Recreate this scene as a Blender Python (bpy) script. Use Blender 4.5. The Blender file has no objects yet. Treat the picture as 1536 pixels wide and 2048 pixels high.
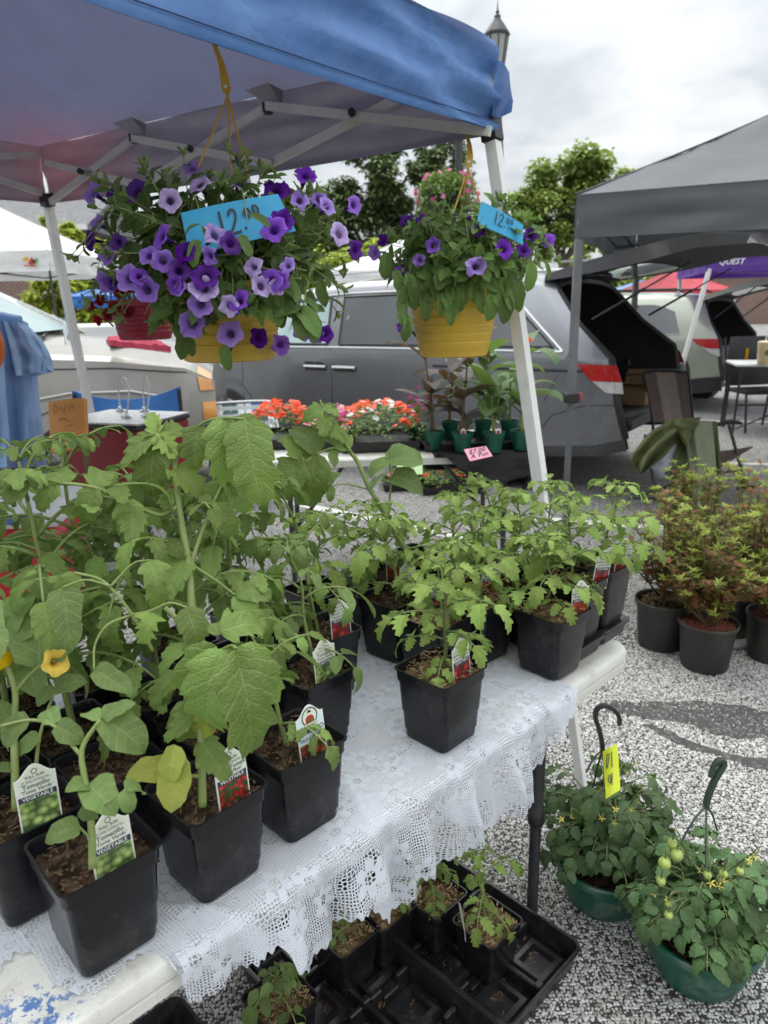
import bpy, math, random
import numpy as np
from mathutils import Vector, Matrix, noise

# ------------------------------------------------------------------ camera, world, sun, exposure
SC = bpy.context.scene
COL = SC.collection
PI = math.pi
FPX, PW, PH = 1450.0, 1536, 2048            # focal length and size of the photograph in its pixels
CAM_H, HORIZON_Y, ROLL = 1.45, 612.0, math.radians(-1.2)
PITCH = math.atan((PH / 2 - HORIZON_Y) / FPX)
FWD = Vector((0, math.cos(PITCH), -math.sin(PITCH)))
_u0 = Vector((0, math.sin(PITCH), math.cos(PITCH)))
_r0 = Vector((1, 0, 0))
RGT = _r0 * math.cos(ROLL) + _u0 * math.sin(ROLL)
UPV = -_r0 * math.sin(ROLL) + _u0 * math.cos(ROLL)
EYE = Vector((0, 0, CAM_H))
cam_data = bpy.data.cameras.new('camera')
cam = bpy.data.objects.new('camera', cam_data)
COL.objects.link(cam)
cam_data.sensor_fit = 'VERTICAL'
cam_data.sensor_height = 36.0
cam_data.lens = FPX / PH * 36.0
cam_data.clip_start = 0.02
cam_data.clip_end = 1000
cam_data.dof.use_dof = True
cam_data.dof.focus_distance = 1.15
cam_data.dof.aperture_fstop = 7.5
m = Matrix((RGT, UPV, -FWD)).transposed().to_4x4()
m.translation = EYE
cam.matrix_world = m
SC.camera = cam
SC.render.engine = 'CYCLES'
SC.cycles.max_bounces = 7
SC.cycles.diffuse_bounces = 3
SC.cycles.glossy_bounces = 3
SC.cycles.transmission_bounces = 4
SC.cycles.transparent_max_bounces = 12
SC.cycles.use_denoising = True
SC.cycles.caustics_reflective = False
SC.cycles.caustics_refractive = False
SC.view_settings.view_transform = 'Standard'
SC.view_settings.look = 'None'
SC.view_settings.gamma = 1.0
SC.view_settings.use_curve_mapping = False
SC.view_settings.exposure = 0.86

SUN_EL, SUN_ROT = math.radians(58), math.radians(-35)


class G:
 """small node graph helper"""
 def __init__(s, nt):
  s.nt = nt
  s.nt.nodes.clear()

 def n(s, kind, **kw):
  nd = s.nt.nodes.new(kind)
  ins = kw.pop('i', {})
  for k, v in kw.items():
   setattr(nd, k, v)
  for k, v in ins.items():
   s.set(nd, k, v)
  return nd

 def set(s, nd, k, v):
  sock = nd.inputs[k]
  if isinstance(v, bpy.types.NodeSocket):
   s.nt.links.new(v, sock)
  elif isinstance(v, bpy.types.Node):
   s.nt.links.new(v.outputs[0], sock)
  else:
   if sock.type == 'RGBA' and not isinstance(v, (int, float)) and len(v) == 3:
    v = (*v, 1)
   sock.default_value = v

 def math(s, op, a, b=0.0, c=0.0):
  return s.n('ShaderNodeMath', operation=op, i={0: a, 1: b, 2: c}).outputs[0]

 def mix(s, f, a, b):
  nd = s.n('ShaderNodeMix', data_type='RGBA')
  s.set(nd, 0, f); s.set(nd, 6, a); s.set(nd, 7, b)
  return nd.outputs[2]

 def ramp(s, f, stops, interp='LINEAR'):
  nd = s.n('ShaderNodeValToRGB', i={0: f})
  nd.color_ramp.interpolation = interp
  el = nd.color_ramp.elements
  while len(el) < len(stops):
   el.new(0.5)
  for e, (p, c) in zip(el, stops):
   e.position = p
   e.color = (*c, 1) if len(c) == 3 else c
  return nd.outputs[0]

 def noise(s, vec, scale, detail=3, rough=.5, w=None):
  nd = s.n('ShaderNodeTexNoise', i={'Scale': scale, 'Detail': detail, 'Roughness': rough})
  if vec is not None:
   s.set(nd, 'Vector', vec)
  return nd.outputs[0]

 def sstep(s, x, a, b):
  nd = s.n('ShaderNodeMapRange', interpolation_type='SMOOTHSTEP', i={0: x, 1: a, 2: b, 3: 0.0, 4: 1.0})
  return nd.outputs[0]


world = bpy.data.worlds.new('World')
SC.world = world
world.use_nodes = True
g = G(world.node_tree)
sky = g.n('ShaderNodeTexSky', sky_type='NISHITA', sun_disc=False, sun_elevation=SUN_EL, sun_rotation=SUN_ROT)
tc = g.n('ShaderNodeTexCoord').outputs['Generated']
sp = g.n('ShaderNodeSeparateXYZ', i={0: tc})
zc = g.math('MAXIMUM', sp.outputs[2], 0.0)
den = g.math('ADD', zc, 0.22)
cv = g.n('ShaderNodeCombineXYZ', i={0: g.math('DIVIDE', sp.outputs[0], den), 1: g.math('DIVIDE', sp.outputs[1], den), 2: 0.35})
warp = g.n('ShaderNodeVectorMath', operation='MULTIPLY_ADD', i={0: g.n('ShaderNodeTexNoise', i={'Vector': cv, 'Scale': 1.6, 'Detail': 3}).outputs[1], 1: (.5, .5, .5), 2: cv.outputs[0]})
big = g.noise(warp.outputs[0], 1.15, 4, .5)
fine = g.noise(warp.outputs[0], 3.1, 6, .55)
cl = g.math('ADD', g.math('MULTIPLY', big, .72), g.math('MULTIPLY', fine, .28))
ccol = g.ramp(cl, [(.38, (.40, .43, .45)), (.47, (.54, .57, .59)), (.57, (.72, .74, .75)), (.70, (.98, .985, .98))])
# overcast sky: zenith raised beyond the natural overcast gradient, adding light from above the view
lum = g.math('MULTIPLY_ADD', g.math('MULTIPLY_ADD', zc, 1.4, .22), zc, 0.40)
cs = g.n('ShaderNodeVectorMath', operation='SCALE', i={0: ccol, 'Scale': g.math('MULTIPLY', lum, 14.6)})
mixc = g.mix(.94, sky.outputs[0], cs.outputs[0])
bg = g.n('ShaderNodeBackground', i={'Color': mixc, 'Strength': 0.1})
g.n('ShaderNodeOutputWorld', i={0: bg.outputs[0]})

sun_d = bpy.data.lights.new('sun', 'SUN')
sun_d.energy = 0.9
sun_d.angle = math.radians(35)
sun_d.color = (1, .97, .92)
sun = bpy.data.objects.new('sun', sun_d)
COL.objects.link(sun)
sd = Vector((math.sin(SUN_ROT) * math.cos(SUN_EL), math.cos(SUN_ROT) * math.cos(SUN_EL), math.sin(SUN_EL)))
sun.rotation_euler = (-sd).to_track_quat('-Z', 'Y').to_euler()
sun.location = (0, 0, 20)


# ------------------------------------------------------------------ measuring points of the place
def ray(x, y):
 return FWD + RGT * ((x - PW / 2) / FPX) - UPV * ((y - PH / 2) / FPX)


def on_z(x, y, z):
 d = ray(x, y)
 return EYE + d * ((z - CAM_H) / d.z)


def at(x, y, dep):
 return EYE + ray(x, y) * dep


# ------------------------------------------------------------------ geometry helpers
class MB:
 def __init__(s):
  s.v, s.f, s.m, s.uv = [], [], [], []

 def add(s, verts, faces, mi=0, uv=None):
  o = len(s.v)
  s.v += [tuple(p) for p in verts]
  s.uv += [tuple(p) for p in uv] if uv is not None else [(0, 0)] * len(verts)
  s.f += [tuple(i + o for i in f) for f in faces]
  s.m += [mi] * len(faces)
  return s

 def box(s, lo, hi, mi=0, M=None, bev=0.0):
  x0, y0, z0 = lo
  x1, y1, z1 = hi
  if bev:
   b = bev
   pts = []
   for z, i in ((z0, b), (z0 + b, 0), (z1 - b, 0), (z1, b)):
    pts += [(x0 + i, y0 + b + i * 0, z), (x0 + b, y0 + i, z), (x1 - b, y0 + i, z), (x1 - i, y0 + b, z),
      (x1 - i, y1 - b, z), (x1 - b, y1 - i, z), (x0 + b, y1 - i, z), (x0 + i, y1 - b, z)]
   fs = [(k * 8 + j, k * 8 + (j + 1) % 8, k * 8 + 8 + (j + 1) % 8, k * 8 + 8 + j) for k in range(3) for j in range(8)]
   fs += [tuple(range(7, -1, -1)), tuple(range(24, 32))]
  else:
   pts = [(x0, y0, z0), (x1, y0, z0), (x1, y1, z0), (x0, y1, z0), (x0, y0, z1), (x1, y0, z1), (x1, y1, z1), (x0, y1, z1)]
   fs = [(3, 2, 1, 0), (4, 5, 6, 7), (0, 1, 5, 4), (1, 2, 6, 5), (2, 3, 7, 6), (3, 0, 4, 7)]
  if M is not None:
   pts = [M @ Vector(p) for p in pts]
  return s.add(pts, fs, mi)

 def bar(s, a, b, w, h, mi=0, up=Vector((0, 0, 1))):
  """rectangular tube from a to b"""
  a, b = Vector(a), Vector(b)
  d = (b - a).normalized()
  x = d.cross(up)
  if x.length < 1e-4:
   x = Vector((1, 0, 0))
  x.normalize()
  y = x.cross(d)
  pts = []
  for p in (a, b):
   for sx, sy in ((-1, -1), (1, -1), (1, 1), (-1, 1)):
    pts.append(p + x * (sx * w / 2) + y * (sy * h / 2))
  return s.add(pts, [(3, 2, 1, 0), (4, 5, 6, 7), (0, 1, 5, 4), (1, 2, 6, 5), (2, 3, 7, 6), (3, 0, 4, 7)], mi)

 def tube(s, pts, r, n=6, mi=0, cap=True, uvlen=False):
  pts = [Vector(p) for p in pts]
  k = len(pts)
  rr = r if isinstance(r, (list, tuple)) else [r] * k
  vs, uv = [], []
  ref = None
  for i, p in enumerate(pts):
   d = (pts[min(i + 1, k - 1)] - pts[max(i - 1, 0)])
   if d.length < 1e-9:
    d = Vector((0, 0, 1))
   d.normalize()
   if ref is None:
    ref = d.orthogonal().normalized()
   else:
    ref = (ref - d * ref.dot(d))
    if ref.length < 1e-5:
     ref = d.orthogonal()
    ref.normalize()
   q = d.cross(ref)
   for j in range(n):
    a = 2 * PI * j / n
    vs.append(p + (ref * math.cos(a) + q * math.sin(a)) * rr[i])
    uv.append((j / n, i / max(1, k - 1)))
  fs = [(i * n + j, i * n + (j + 1) % n, (i + 1) * n + (j + 1) % n, (i + 1) * n + j) for i in range(k - 1) for j in range(n)]
  if cap:
   fs += [tuple(range(n - 1, -1, -1)), tuple(range((k - 1) * n, k * n))]
  return s.add(vs, fs, mi, uv)

 def lathe(s, prof, n=24, mi=0, c=(0, 0, 0), M=None, wob=None, cap0=False, cap1=False):
  vs = []
  for (r, z) in prof:
   for j in range(n):
    a = 2 * PI * j / n
    k = r * (1 if wob is None else wob(a, z))
    vs.append(Vector((c[0] + k * math.cos(a), c[1] + k * math.sin(a), c[2] + z)))
  if M is not None:
   vs = [M @ p for p in vs]
  k = len(prof)
  fs = [(i * n + j, i * n + (j + 1) % n, (i + 1) * n + (j + 1) % n, (i + 1) * n + j) for i in range(k - 1) for j in range(n)]
  if cap0:
   fs.append(tuple(range(n - 1, -1, -1)))
  if cap1:
   fs.append(tuple(range((k - 1) * n, k * n)))
  return s.add(vs, fs, mi)

 def rings(s, rings, mi=0, cap0=False, cap1=False, closed=True):
  n = len(rings[0])
  vs = [p for r in rings for p in r]
  m_ = n if closed else n - 1
  fs = [(i * n + j, i * n + (j + 1) % n, (i + 1) * n + (j + 1) % n, (i + 1) * n + j) for i in range(len(rings) - 1) for j in range(m_)]
  if cap0:
   fs.append(tuple(range(n - 1, -1, -1)))
  if cap1:
   fs.append(tuple(range((len(rings) - 1) * n, len(rings) * n)))
  return s.add(vs, fs, mi)

 def grid(s, P, mi=0, uv=None):
  nu, nv = len(P), len(P[0])
  vs = [p for r in P for p in r]
  u = [(i / (nu - 1), j / (nv - 1)) for i in range(nu) for j in range(nv)] if uv is None else [q for r in uv for q in r]
  fs = [(i * nv + j, (i + 1) * nv + j, (i + 1) * nv + j + 1, i * nv + j + 1) for i in range(nu - 1) for j in range(nv - 1)]
  return s.add(vs, fs, mi, u)

 def plate(s, outline, t, M=None, mi=0):
  """polygon outline (x, z) given thickness t along y, centred"""
  n = len(outline)
  a = [Vector((x, -t / 2, z)) for x, z in outline]
  b = [Vector((x, t / 2, z)) for x, z in outline]
  vs = a + b
  if M is not None:
   vs = [M @ p for p in vs]
  fs = [tuple(range(n)), tuple(range(2 * n - 1, n - 1, -1))]
  fs += [(i, n + i, n + (i + 1) % n, (i + 1) % n)[::1] for i in range(n)]
  return s.add(vs, fs, mi)

 def sphere(s, c, r, nu=8, nv=6, mi=0, sc=(1, 1, 1)):
  prof = [(max(1e-4, math.sin(PI * i / nv)) * r, -math.cos(PI * i / nv) * r) for i in range(nv + 1)]
  M = Matrix.Translation(c) @ Matrix.Diagonal((*sc, 1))
  return s.lathe(prof, nu, mi, M=M)

 def mesh(s, name, mats, sharp=0.7):
  me = bpy.data.meshes.new(name)
  me.from_pydata(s.v, [], s.f)
  for mt in (mats if isinstance(mats, (list, tuple)) else [mats]):
   me.materials.append(mt)
  if any(s.m):
   me.polygons.foreach_set('material_index', s.m)
  ul = me.uv_layers.new(name='uv')
  li = np.empty(len(me.loops), dtype=np.int32)
  me.loops.foreach_get('vertex_index', li)
  ul.data.foreach_set('uv', np.array(s.uv, dtype=np.float32)[li].ravel())
  me.polygons.foreach_set('use_smooth', [True] * len(me.polygons))
  me.update()
  if sharp:
   me.set_sharp_from_angle(angle=sharp)
  return me

 def build(s, name, mats, parent=None, sharp=0.7):
  return put(name, s.mesh(name, mats, sharp), parent)


def put(name, me, parent=None, M=None):
 o = bpy.data.objects.new(name, me)
 COL.objects.link(o)
 if parent is not None:
  o.parent = parent
 if M is not None:
  o.matrix_basis = M
 return o


def tag(o, label=None, cat=None, group=None, kind=None):
 if label: o['label'] = label
 if cat: o['category'] = cat
 if group: o['group'] = group
 if kind: o['kind'] = kind
 return o


def thing(name, label, cat, loc=(0, 0, 0), rz=0.0, group=None):
 o = bpy.data.objects.new(name, None)
 o.empty_display_size = .05
 COL.objects.link(o)
 o.location = loc
 o.rotation_euler = (0, 0, rz)
 return tag(o, label, cat, group)


def copy_tree(o, parent=None):
 c = o.copy()
 COL.objects.link(c)
 if parent is not None:
  c.parent = parent
 for ch in o.children:
  copy_tree(ch, c)
 return c


def lerp(a, b, t):
 return a + (b - a) * t


def spline(pts, n=20):
 """Catmull-Rom through points"""
 pts = [Vector(p) for p in pts]
 P = [2 * pts[0] - pts[1]] + pts + [2 * pts[-1] - pts[-2]]
 out = []
 segs = len(pts) - 1
 for k in range(n + 1):
  t = k / n * segs
  i = min(int(t), segs - 1)
  t -= i
  a, b, c, d = P[i:i + 4]
  out.append(0.5 * (2 * b + (c - a) * t + (2 * a - 5 * b + 4 * c - d) * t * t + (3 * b - a - 3 * c + d) * t ** 3))
 return out


def frame_matrix(origin, ydir, normal, scale=1.0):
 y = Vector(ydir).normalized()
 nn = Vector(normal)
 x = y.cross(nn)
 if x.length < 1e-4:
  x = y.orthogonal()
 x.normalize()
 z = x.cross(y)
 M = Matrix((x, y, z)).transposed().to_4x4()
 M = M @ Matrix.Scale(scale, 4)
 M.translation = origin
 return M


# ------------------------------------------------------------------ materials
MATS = {}


def pm(name, c1, c2=None, scale=8.0, rough=.5, bump=0.0, bscale=None, spec=.5, metal=0.0, coat=0.0, detail=4, contrast=(.35, .65),
 dirt=None, dirt_scale=3.0, dirt_amt=.5, rvar=.1, coord='Object', rand=0.0, transl=None, alpha=None, sheen=0.0):
 mt = bpy.data.materials.new(name)
 mt.use_nodes = True
 g = G(mt.node_tree)
 tcn = g.n('ShaderNodeTexCoord').outputs[coord]
 nz = g.noise(tcn, scale, detail)
 f = g.sstep(nz, *contrast)
 col = g.mix(f, c1, c2 if c2 is not None else tuple(x * .85 for x in c1))
 if dirt is not None:
  dn = g.noise(tcn, dirt_scale, 6, .65)
  df = g.math('MULTIPLY', g.sstep(dn, .5, .68), dirt_amt)
  col = g.mix(df, col, dirt)
 if rand:
  oi = g.n('ShaderNodeObjectInfo').outputs['Random']
  hs = g.n('ShaderNodeHueSaturation', i={'Value': g.math('MULTIPLY_ADD', oi, rand * 2, 1 - rand), 'Color': col})
  col = hs.outputs[0]
 rg = g.math('MULTIPLY_ADD', nz, rvar * 2, rough - rvar)
 b = g.n('ShaderNodeBsdfPrincipled', i={'Base Color': col, 'Roughness': rg, 'Metallic': metal, 'Specular IOR Level': spec, 'Coat Weight': coat})
 if sheen:
  g.set(b, 'Sheen Weight', sheen)
 if bump:
  bn = g.noise(tcn, bscale or scale * 4, 4, .6)
  bp = g.n('ShaderNodeBump', i={'Strength': bump, 'Distance': .01, 'Height': bn})
  g.set(b, 'Normal', bp.outputs[0])
 out = b.outputs[0]
 if transl:
  tr = g.n('ShaderNodeBsdfTranslucent', i={'Color': transl[0]})
  out = g.n('ShaderNodeMixShader', i={0: transl[1], 1: out, 2: tr.outputs[0]}).outputs[0]
 g.n('ShaderNodeOutputMaterial', i={0: out})
 MATS[name] = mt
 return mt


def leaf_mat(name, dark, light, back, vein, nv=9, transl=(.25, .42, .06), tamt=.28, rough=.5, veinamt=.55, slope=.45, rand=.22, blotch=0.0, blotch_col=(.3, .32, .1)):
 """leaf: uv.x runs -1..1 across, uv.y 0..1 from base to tip"""
 mt = bpy.data.materials.new(name)
 mt.use_nodes = True
 g = G(mt.node_tree)
 uvn = g.n('ShaderNodeTexCoord')
 sp = g.n('ShaderNodeSeparateXYZ', i={0: uvn.outputs['UV']})
 a = g.math('ABSOLUTE', sp.outputs[0])
 t = sp.outputs[1]
 oi = g.n('ShaderNodeObjectInfo').outputs['Random']
 wv = g.noise(uvn.outputs['Object'], 14, 3)
 q = g.math('MULTIPLY', g.math('ADD', g.math('SUBTRACT', t, g.math('MULTIPLY', a, slope * .4)), g.math('MULTIPLY', wv, .08)), float(nv))
 fr = g.math('ABSOLUTE', g.math('SUBTRACT', g.math('FRACT', q), .5))
 lat = g.math('SUBTRACT', 1.0, g.sstep(fr, 0.02, .13))
 mid = g.math('SUBTRACT', 1.0, g.sstep(a, .015, .07))
 vn = g.math('MAXIMUM', g.math('MULTIPLY', lat, .6), mid)
 nz = g.noise(uvn.outputs['Object'], 5, 4)
 col = g.mix(g.sstep(g.math('ADD', g.math('MULTIPLY', nz, .6), g.math('MULTIPLY', oi, .4)), .25, .75), dark, light)
 if blotch:
  bz = g.noise(uvn.outputs['Object'], 3.2, 5, .7)
  col = g.mix(g.math('MULTIPLY', g.sstep(bz, .58, .7), blotch), col, blotch_col)
 col = g.mix(g.math('MULTIPLY', vn, veinamt), col, vein)
 hs = g.n('ShaderNodeHueSaturation', i={'Hue': g.math('MULTIPLY_ADD', oi, .03, .485), 'Value': g.math('MULTIPLY_ADD', oi, rand * 2, 1 - rand), 'Color': col}).outputs[0]
 bf = g.n('ShaderNodeNewGeometry').outputs['Backfacing']
 colb = g.mix(g.math('MULTIPLY', vn, veinamt * .8), back, vein)
 col = g.mix(bf, hs, colb)
 fz = g.noise(uvn.outputs['Object'], 40, 3)
 hgt = g.math('ADD', g.math('MULTIPLY', g.math('ADD', g.math('MULTIPLY', lat, .7), mid), -.6), g.math('MULTIPLY', fz, .7))
 bp = g.n('ShaderNodeBump', i={'Strength': .36, 'Distance': .03, 'Height': hgt})
 b = g.n('ShaderNodeBsdfPrincipled', i={'Base Color': col, 'Roughness': rough, 'Specular IOR Level': .4, 'Normal': bp.outputs[0]})
 tr = g.n('ShaderNodeBsdfTranslucent', i={'Color': g.mix(g.math('MULTIPLY', vn, .4), transl, tuple(x * .6 for x in transl))})
 mx = g.n('ShaderNodeMixShader', i={0: tamt, 1: b.outputs[0], 2: tr.outputs[0]})
 g.n('ShaderNodeOutputMaterial', i={0: mx.outputs[0]})
 MATS[name] = mt
 return mt


M_ = MATS
leaf_mat('tomato_leaf', (.125, .195, .04), (.225, .315, .075), (.22, .30, .13), (.30, .40, .15), nv=8, tamt=.28, rough=.42)
leaf_mat('young_leaf', (.185, .275, .05), (.30, .40, .09), (.24, .34, .13), (.34, .45, .17), nv=8, tamt=.3, rough=.5)
leaf_mat('tomatillo_leaf', (.115, .185, .05), (.20, .28, .085), (.24, .30, .13), (.30, .38, .16), nv=7, tamt=.26, rough=.45)
leaf_mat('deep_leaf', (.06, .115, .045), (.105, .175, .065), (.14, .20, .10), (.16, .23, .09), nv=8, tamt=.2, rough=.5, transl=(.16, .28, .05))
leaf_mat('petunia_leaf', (.07, .13, .03), (.135, .215, .05), (.17, .22, .10), (.21, .28, .12), nv=6, tamt=.24, rough=.5, veinamt=.35)
leaf_mat('petunia_tip', (.14, .22, .06), (.22, .32, .10), (.22, .30, .12), (.27, .36, .14), nv=6, tamt=.28, veinamt=.3)
leaf_mat('yellow_leaf', (.36, .40, .06), (.42, .44, .09), (.40, .42, .12), (.50, .52, .2), nv=7, tamt=.3, blotch=.3, blotch_col=(.3, .25, .06))
leaf_mat('bronze_leaf', (.055, .045, .035), (.10, .085, .065), (.10, .08, .06), (.16, .14, .10), nv=22, tamt=.15, transl=(.2, .12, .04), rough=.35, veinamt=.35, slope=.9)
leaf_mat('canna_leaf', (.07, .14, .045), (.13, .22, .075), (.16, .23, .10), (.2, .29, .12), nv=22, tamt=.22, rough=.35, veinamt=.3, slope=.9)
leaf_mat('azalea_leaf', (.14, .165, .045), (.25, .26, .08), (.2, .2, .08), (.2, .22, .08), nv=4, tamt=.25, veinamt=.2, rand=.35)
leaf_mat('azalea_tip', (.28, .36, .05), (.40, .46, .09), (.36, .4, .12), (.4, .44, .12), nv=4, tamt=.32, veinamt=.2, rand=.25)
leaf_mat('azalea_red', (.24, .11, .045), (.34, .19, .07), (.3, .16, .06), (.34, .18, .07), nv=4, tamt=.25, transl=(.42, .2, .06), veinamt=.2, rand=.35)
leaf_mat('flat_leaf', (.11, .17, .045), (.20, .29, .08), (.2, .27, .1), (.24, .31, .12), nv=5, tamt=.25, veinamt=.25)

pm('stem_green', (.20, .27, .075), (.27, .33, .11), 30, .5, bump=.2, bscale=300, transl=((.3, .4, .08), .1))
pm('stem_dark', (.12, .15, .05), (.17, .2, .07), 30, .55)
pm('bud_dark', (.055, .02, .075), (.03, .016, .03), 20, .6)
pm('stem_brown', (.16, .105, .055), (.12, .10, .05), 30, .6)
pm('pot_black', (.010, .010, .012), (.014, .014, .017), 10, .24, bump=.025, bscale=60, spec=.36, dirt=(.09, .07, .055), dirt_scale=30, dirt_amt=.22, rvar=.06, rand=.15)
pm('tray_black', (.010, .010, .012), (.015, .015, .017), 12, .33, bump=.05, bscale=70, dirt=(.10, .07, .05), dirt_scale=34, dirt_amt=.25)
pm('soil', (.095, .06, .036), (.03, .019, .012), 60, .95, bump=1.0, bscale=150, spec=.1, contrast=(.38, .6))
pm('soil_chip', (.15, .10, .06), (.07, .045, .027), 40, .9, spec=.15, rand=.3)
pm('pot_yellow', (.62, .40, .045), (.56, .355, .04), 6, .45, bump=.05, bscale=60, dirt=(.32, .22, .06), dirt_scale=7, dirt_amt=.35)
pm('hanger_yellow', (.62, .37, .03), (.56, .33, .03), 10, .4)
pm('pot_green', (.012, .105, .062), (.009, .082, .05), 7, .36, bump=.05, bscale=50, dirt=(.16, .22, .18), dirt_scale=12, dirt_amt=.5)
pm('hanger_green', (.022, .045, .032), (.018, .036, .027), 10, .4)
pm('pot_small_green', (.006, .10, .06), (.005, .08, .045), 7, .4)
pm('pot_red', (.28, .012, .03), (.22, .010, .025), 6, .4)
pm('pot_nursery', (.022, .021, .020), (.032, .03, .028), 9, .5, bump=.08, bscale=60, dirt=(.17, .12, .08), dirt_scale=4, dirt_amt=.55)
pm('table_white', (.66, .65, .60), (.60, .585, .53), 9, .5, bump=.35, bscale=260, dirt=(.42, .38, .31), dirt_scale=7, dirt_amt=.35)
pm('metal_white', (.72, .72, .70), (.66, .66, .64), 6, .4, dirt=(.4, .38, .34), dirt_scale=8, dirt_amt=.25)
pm('metal_grey', (.17, .175, .185), (.13, .135, .145), 6, .4, metal=.3)
pm('metal_dark', (.030, .030, .033), (.042, .042, .046), 9, .42, dirt=(.16, .14, .12), dirt_scale=18, dirt_amt=.3)
pm('plastic_black', (.014, .014, .015), (.02, .02, .022), 10, .45)
pm('card_white', (.80, .80, .74), (.77, .78, .70), 20, .45, spec=.4)
pm('card_cream', (.70, .74, .60), (.72, .77, .66), 20, .45, spec=.4)
pm('card_sky', (.55, .72, .80), (.72, .80, .82), 15, .45)
pm('ink_navy', (.035, .03, .085), (.045, .04, .10), 20, .5)
pm('ink_black', (.012, .012, .014), (.02, .02, .022), 20, .6)
pm('ink_dark', (.05, .055, .06), (.07, .07, .075), 20, .6)
pm('ink_red', (.45, .03, .03), (.36, .03, .03), 20, .5)
pm('ink_green', (.06, .2, .05), (.1, .28, .08), 20, .5)
pm('card_blue', (.035, .36, .62), (.03, .33, .57), 12, .55, transl=((.04, .42, .7), .12))
pm('card_yellow', (.72, .80, .04), (.66, .75, .03), 12, .55, transl=((.75, .85, .05), .15))
pm('card_pink', (.85, .35, .45), (.80, .32, .42), 12, .6)
pm('card_lime', (.58, .78, .40), (.52, .72, .36), 12, .6)


def print_mat(name, bgc, fruit, scale, stops):
 """flat print of fruit on a tag: round cells over a dark or light ground"""
 mt = bpy.data.materials.new(name)
 mt.use_nodes = True
 g = G(mt.node_tree)
 uv = g.n('ShaderNodeTexCoord').outputs['UV']
 v = g.n('ShaderNodeTexVoronoi', i={'Vector': uv, 'Scale': scale, 'Randomness': .8})
 col = g.ramp(v.outputs['Distance'], stops)
 hs = g.n('ShaderNodeHueSaturation', i={'Value': g.math('MULTIPLY_ADD', g.n('ShaderNodeSeparateXYZ', i={0: v.outputs['Color']}).outputs[0], .7, .6), 'Color': col})
 b = g.n('ShaderNodeBsdfPrincipled', i={'Base Color': hs.outputs[0], 'Roughness': .4})
 g.n('ShaderNodeOutputMaterial', i={0: b.outputs[0]})
 MATS[name] = mt


print_mat('print_tomatillo', None, None, 4.2, [(0, (.66, .70, .34)), (.3, (.46, .56, .20)), (.5, (.26, .38, .11)), (.72, (.08, .14, .05))])
print_mat('print_grape', None, None, 6.0, [(0, (.70, .12, .10)), (.28, (.52, .03, .03)), (.48, (.26, .01, .015)), (.62, (.03, .08, .02))])
print_mat('print_plum', None, None, 3.2, [(0, (.78, .40, .34)), (.25, (.55, .05, .05)), (.5, (.30, .02, .02)), (.72, (.05, .05, .06))])
print_mat('print_slice', None, None, 2.4, [(0, (.80, .28, .16)), (.22, (.58, .05, .03)), (.5, (.45, .03, .02)), (.75, (.05, .12, .03))])
print_mat('print_german', None, None, 3.0, [(0, (.65, .42, .06)), (.25, (.50, .16, .03)), (.5, (.22, .03, .03)), (.75, (.04, .05, .03))])


def flower_mat(name, c_in, c_out, vein, throat, tr):
 """petal: uv.x = angle 0..1, uv.y = radius 0..1"""
 mt = bpy.data.materials.new(name)
 mt.use_nodes = True
 g = G(mt.node_tree)
 tcn = g.n('ShaderNodeTexCoord')
 sp = g.n('ShaderNodeSeparateXYZ', i={0: tcn.outputs['UV']})
 oi = g.n('ShaderNodeObjectInfo').outputs['Random']
 w = g.noise(tcn.outputs['Object'], 4, 3)
 fr = g.math('ABSOLUTE', g.math('SUBTRACT', g.math('FRACT', g.math('ADD', g.math('MULTIPLY', sp.outputs[0], 5.0), g.math('MULTIPLY', w, .12))), .5))
 fr2 = g.math('ABSOLUTE', g.math('SUBTRACT', g.math('FRACT', g.math('ADD', g.math('MULTIPLY', sp.outputs[0], 25.0), g.math('MULTIPLY', w, .8))), .5))
 vn = g.math('MAXIMUM', g.math('SUBTRACT', 1.0, g.sstep(fr, .01, .06)), g.math('MULTIPLY', g.math('SUBTRACT', 1.0, g.sstep(fr2, .05, .3)), .35))
 col = g.mix(g.sstep(sp.outputs[1], .3, 1.0), c_in, c_out)
 col = g.mix(g.math('MULTIPLY', vn, .6), col, vein)
 col = g.mix(g.sstep(sp.outputs[1], .32, .14), col, throat)
 hs = g.n('ShaderNodeHueSaturation', i={'Value': g.math('MULTIPLY_ADD', oi, .35, .82), 'Saturation': g.math('MULTIPLY_ADD', oi, -.25, 1.12), 'Color': col}).outputs[0]
 b = g.n('ShaderNodeBsdfPrincipled', i={'Base Color': hs, 'Roughness': .6, 'Specular IOR Level': .2})
 t = g.n('ShaderNodeBsdfTranslucent', i={'Color': tr})
 mx = g.n('ShaderNodeMixShader', i={0: .3, 1: b.outputs[0], 2: t.outputs[0]})
 g.n('ShaderNodeOutputMaterial', i={0: mx.outputs[0]})
 MATS[name] = mt


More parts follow.
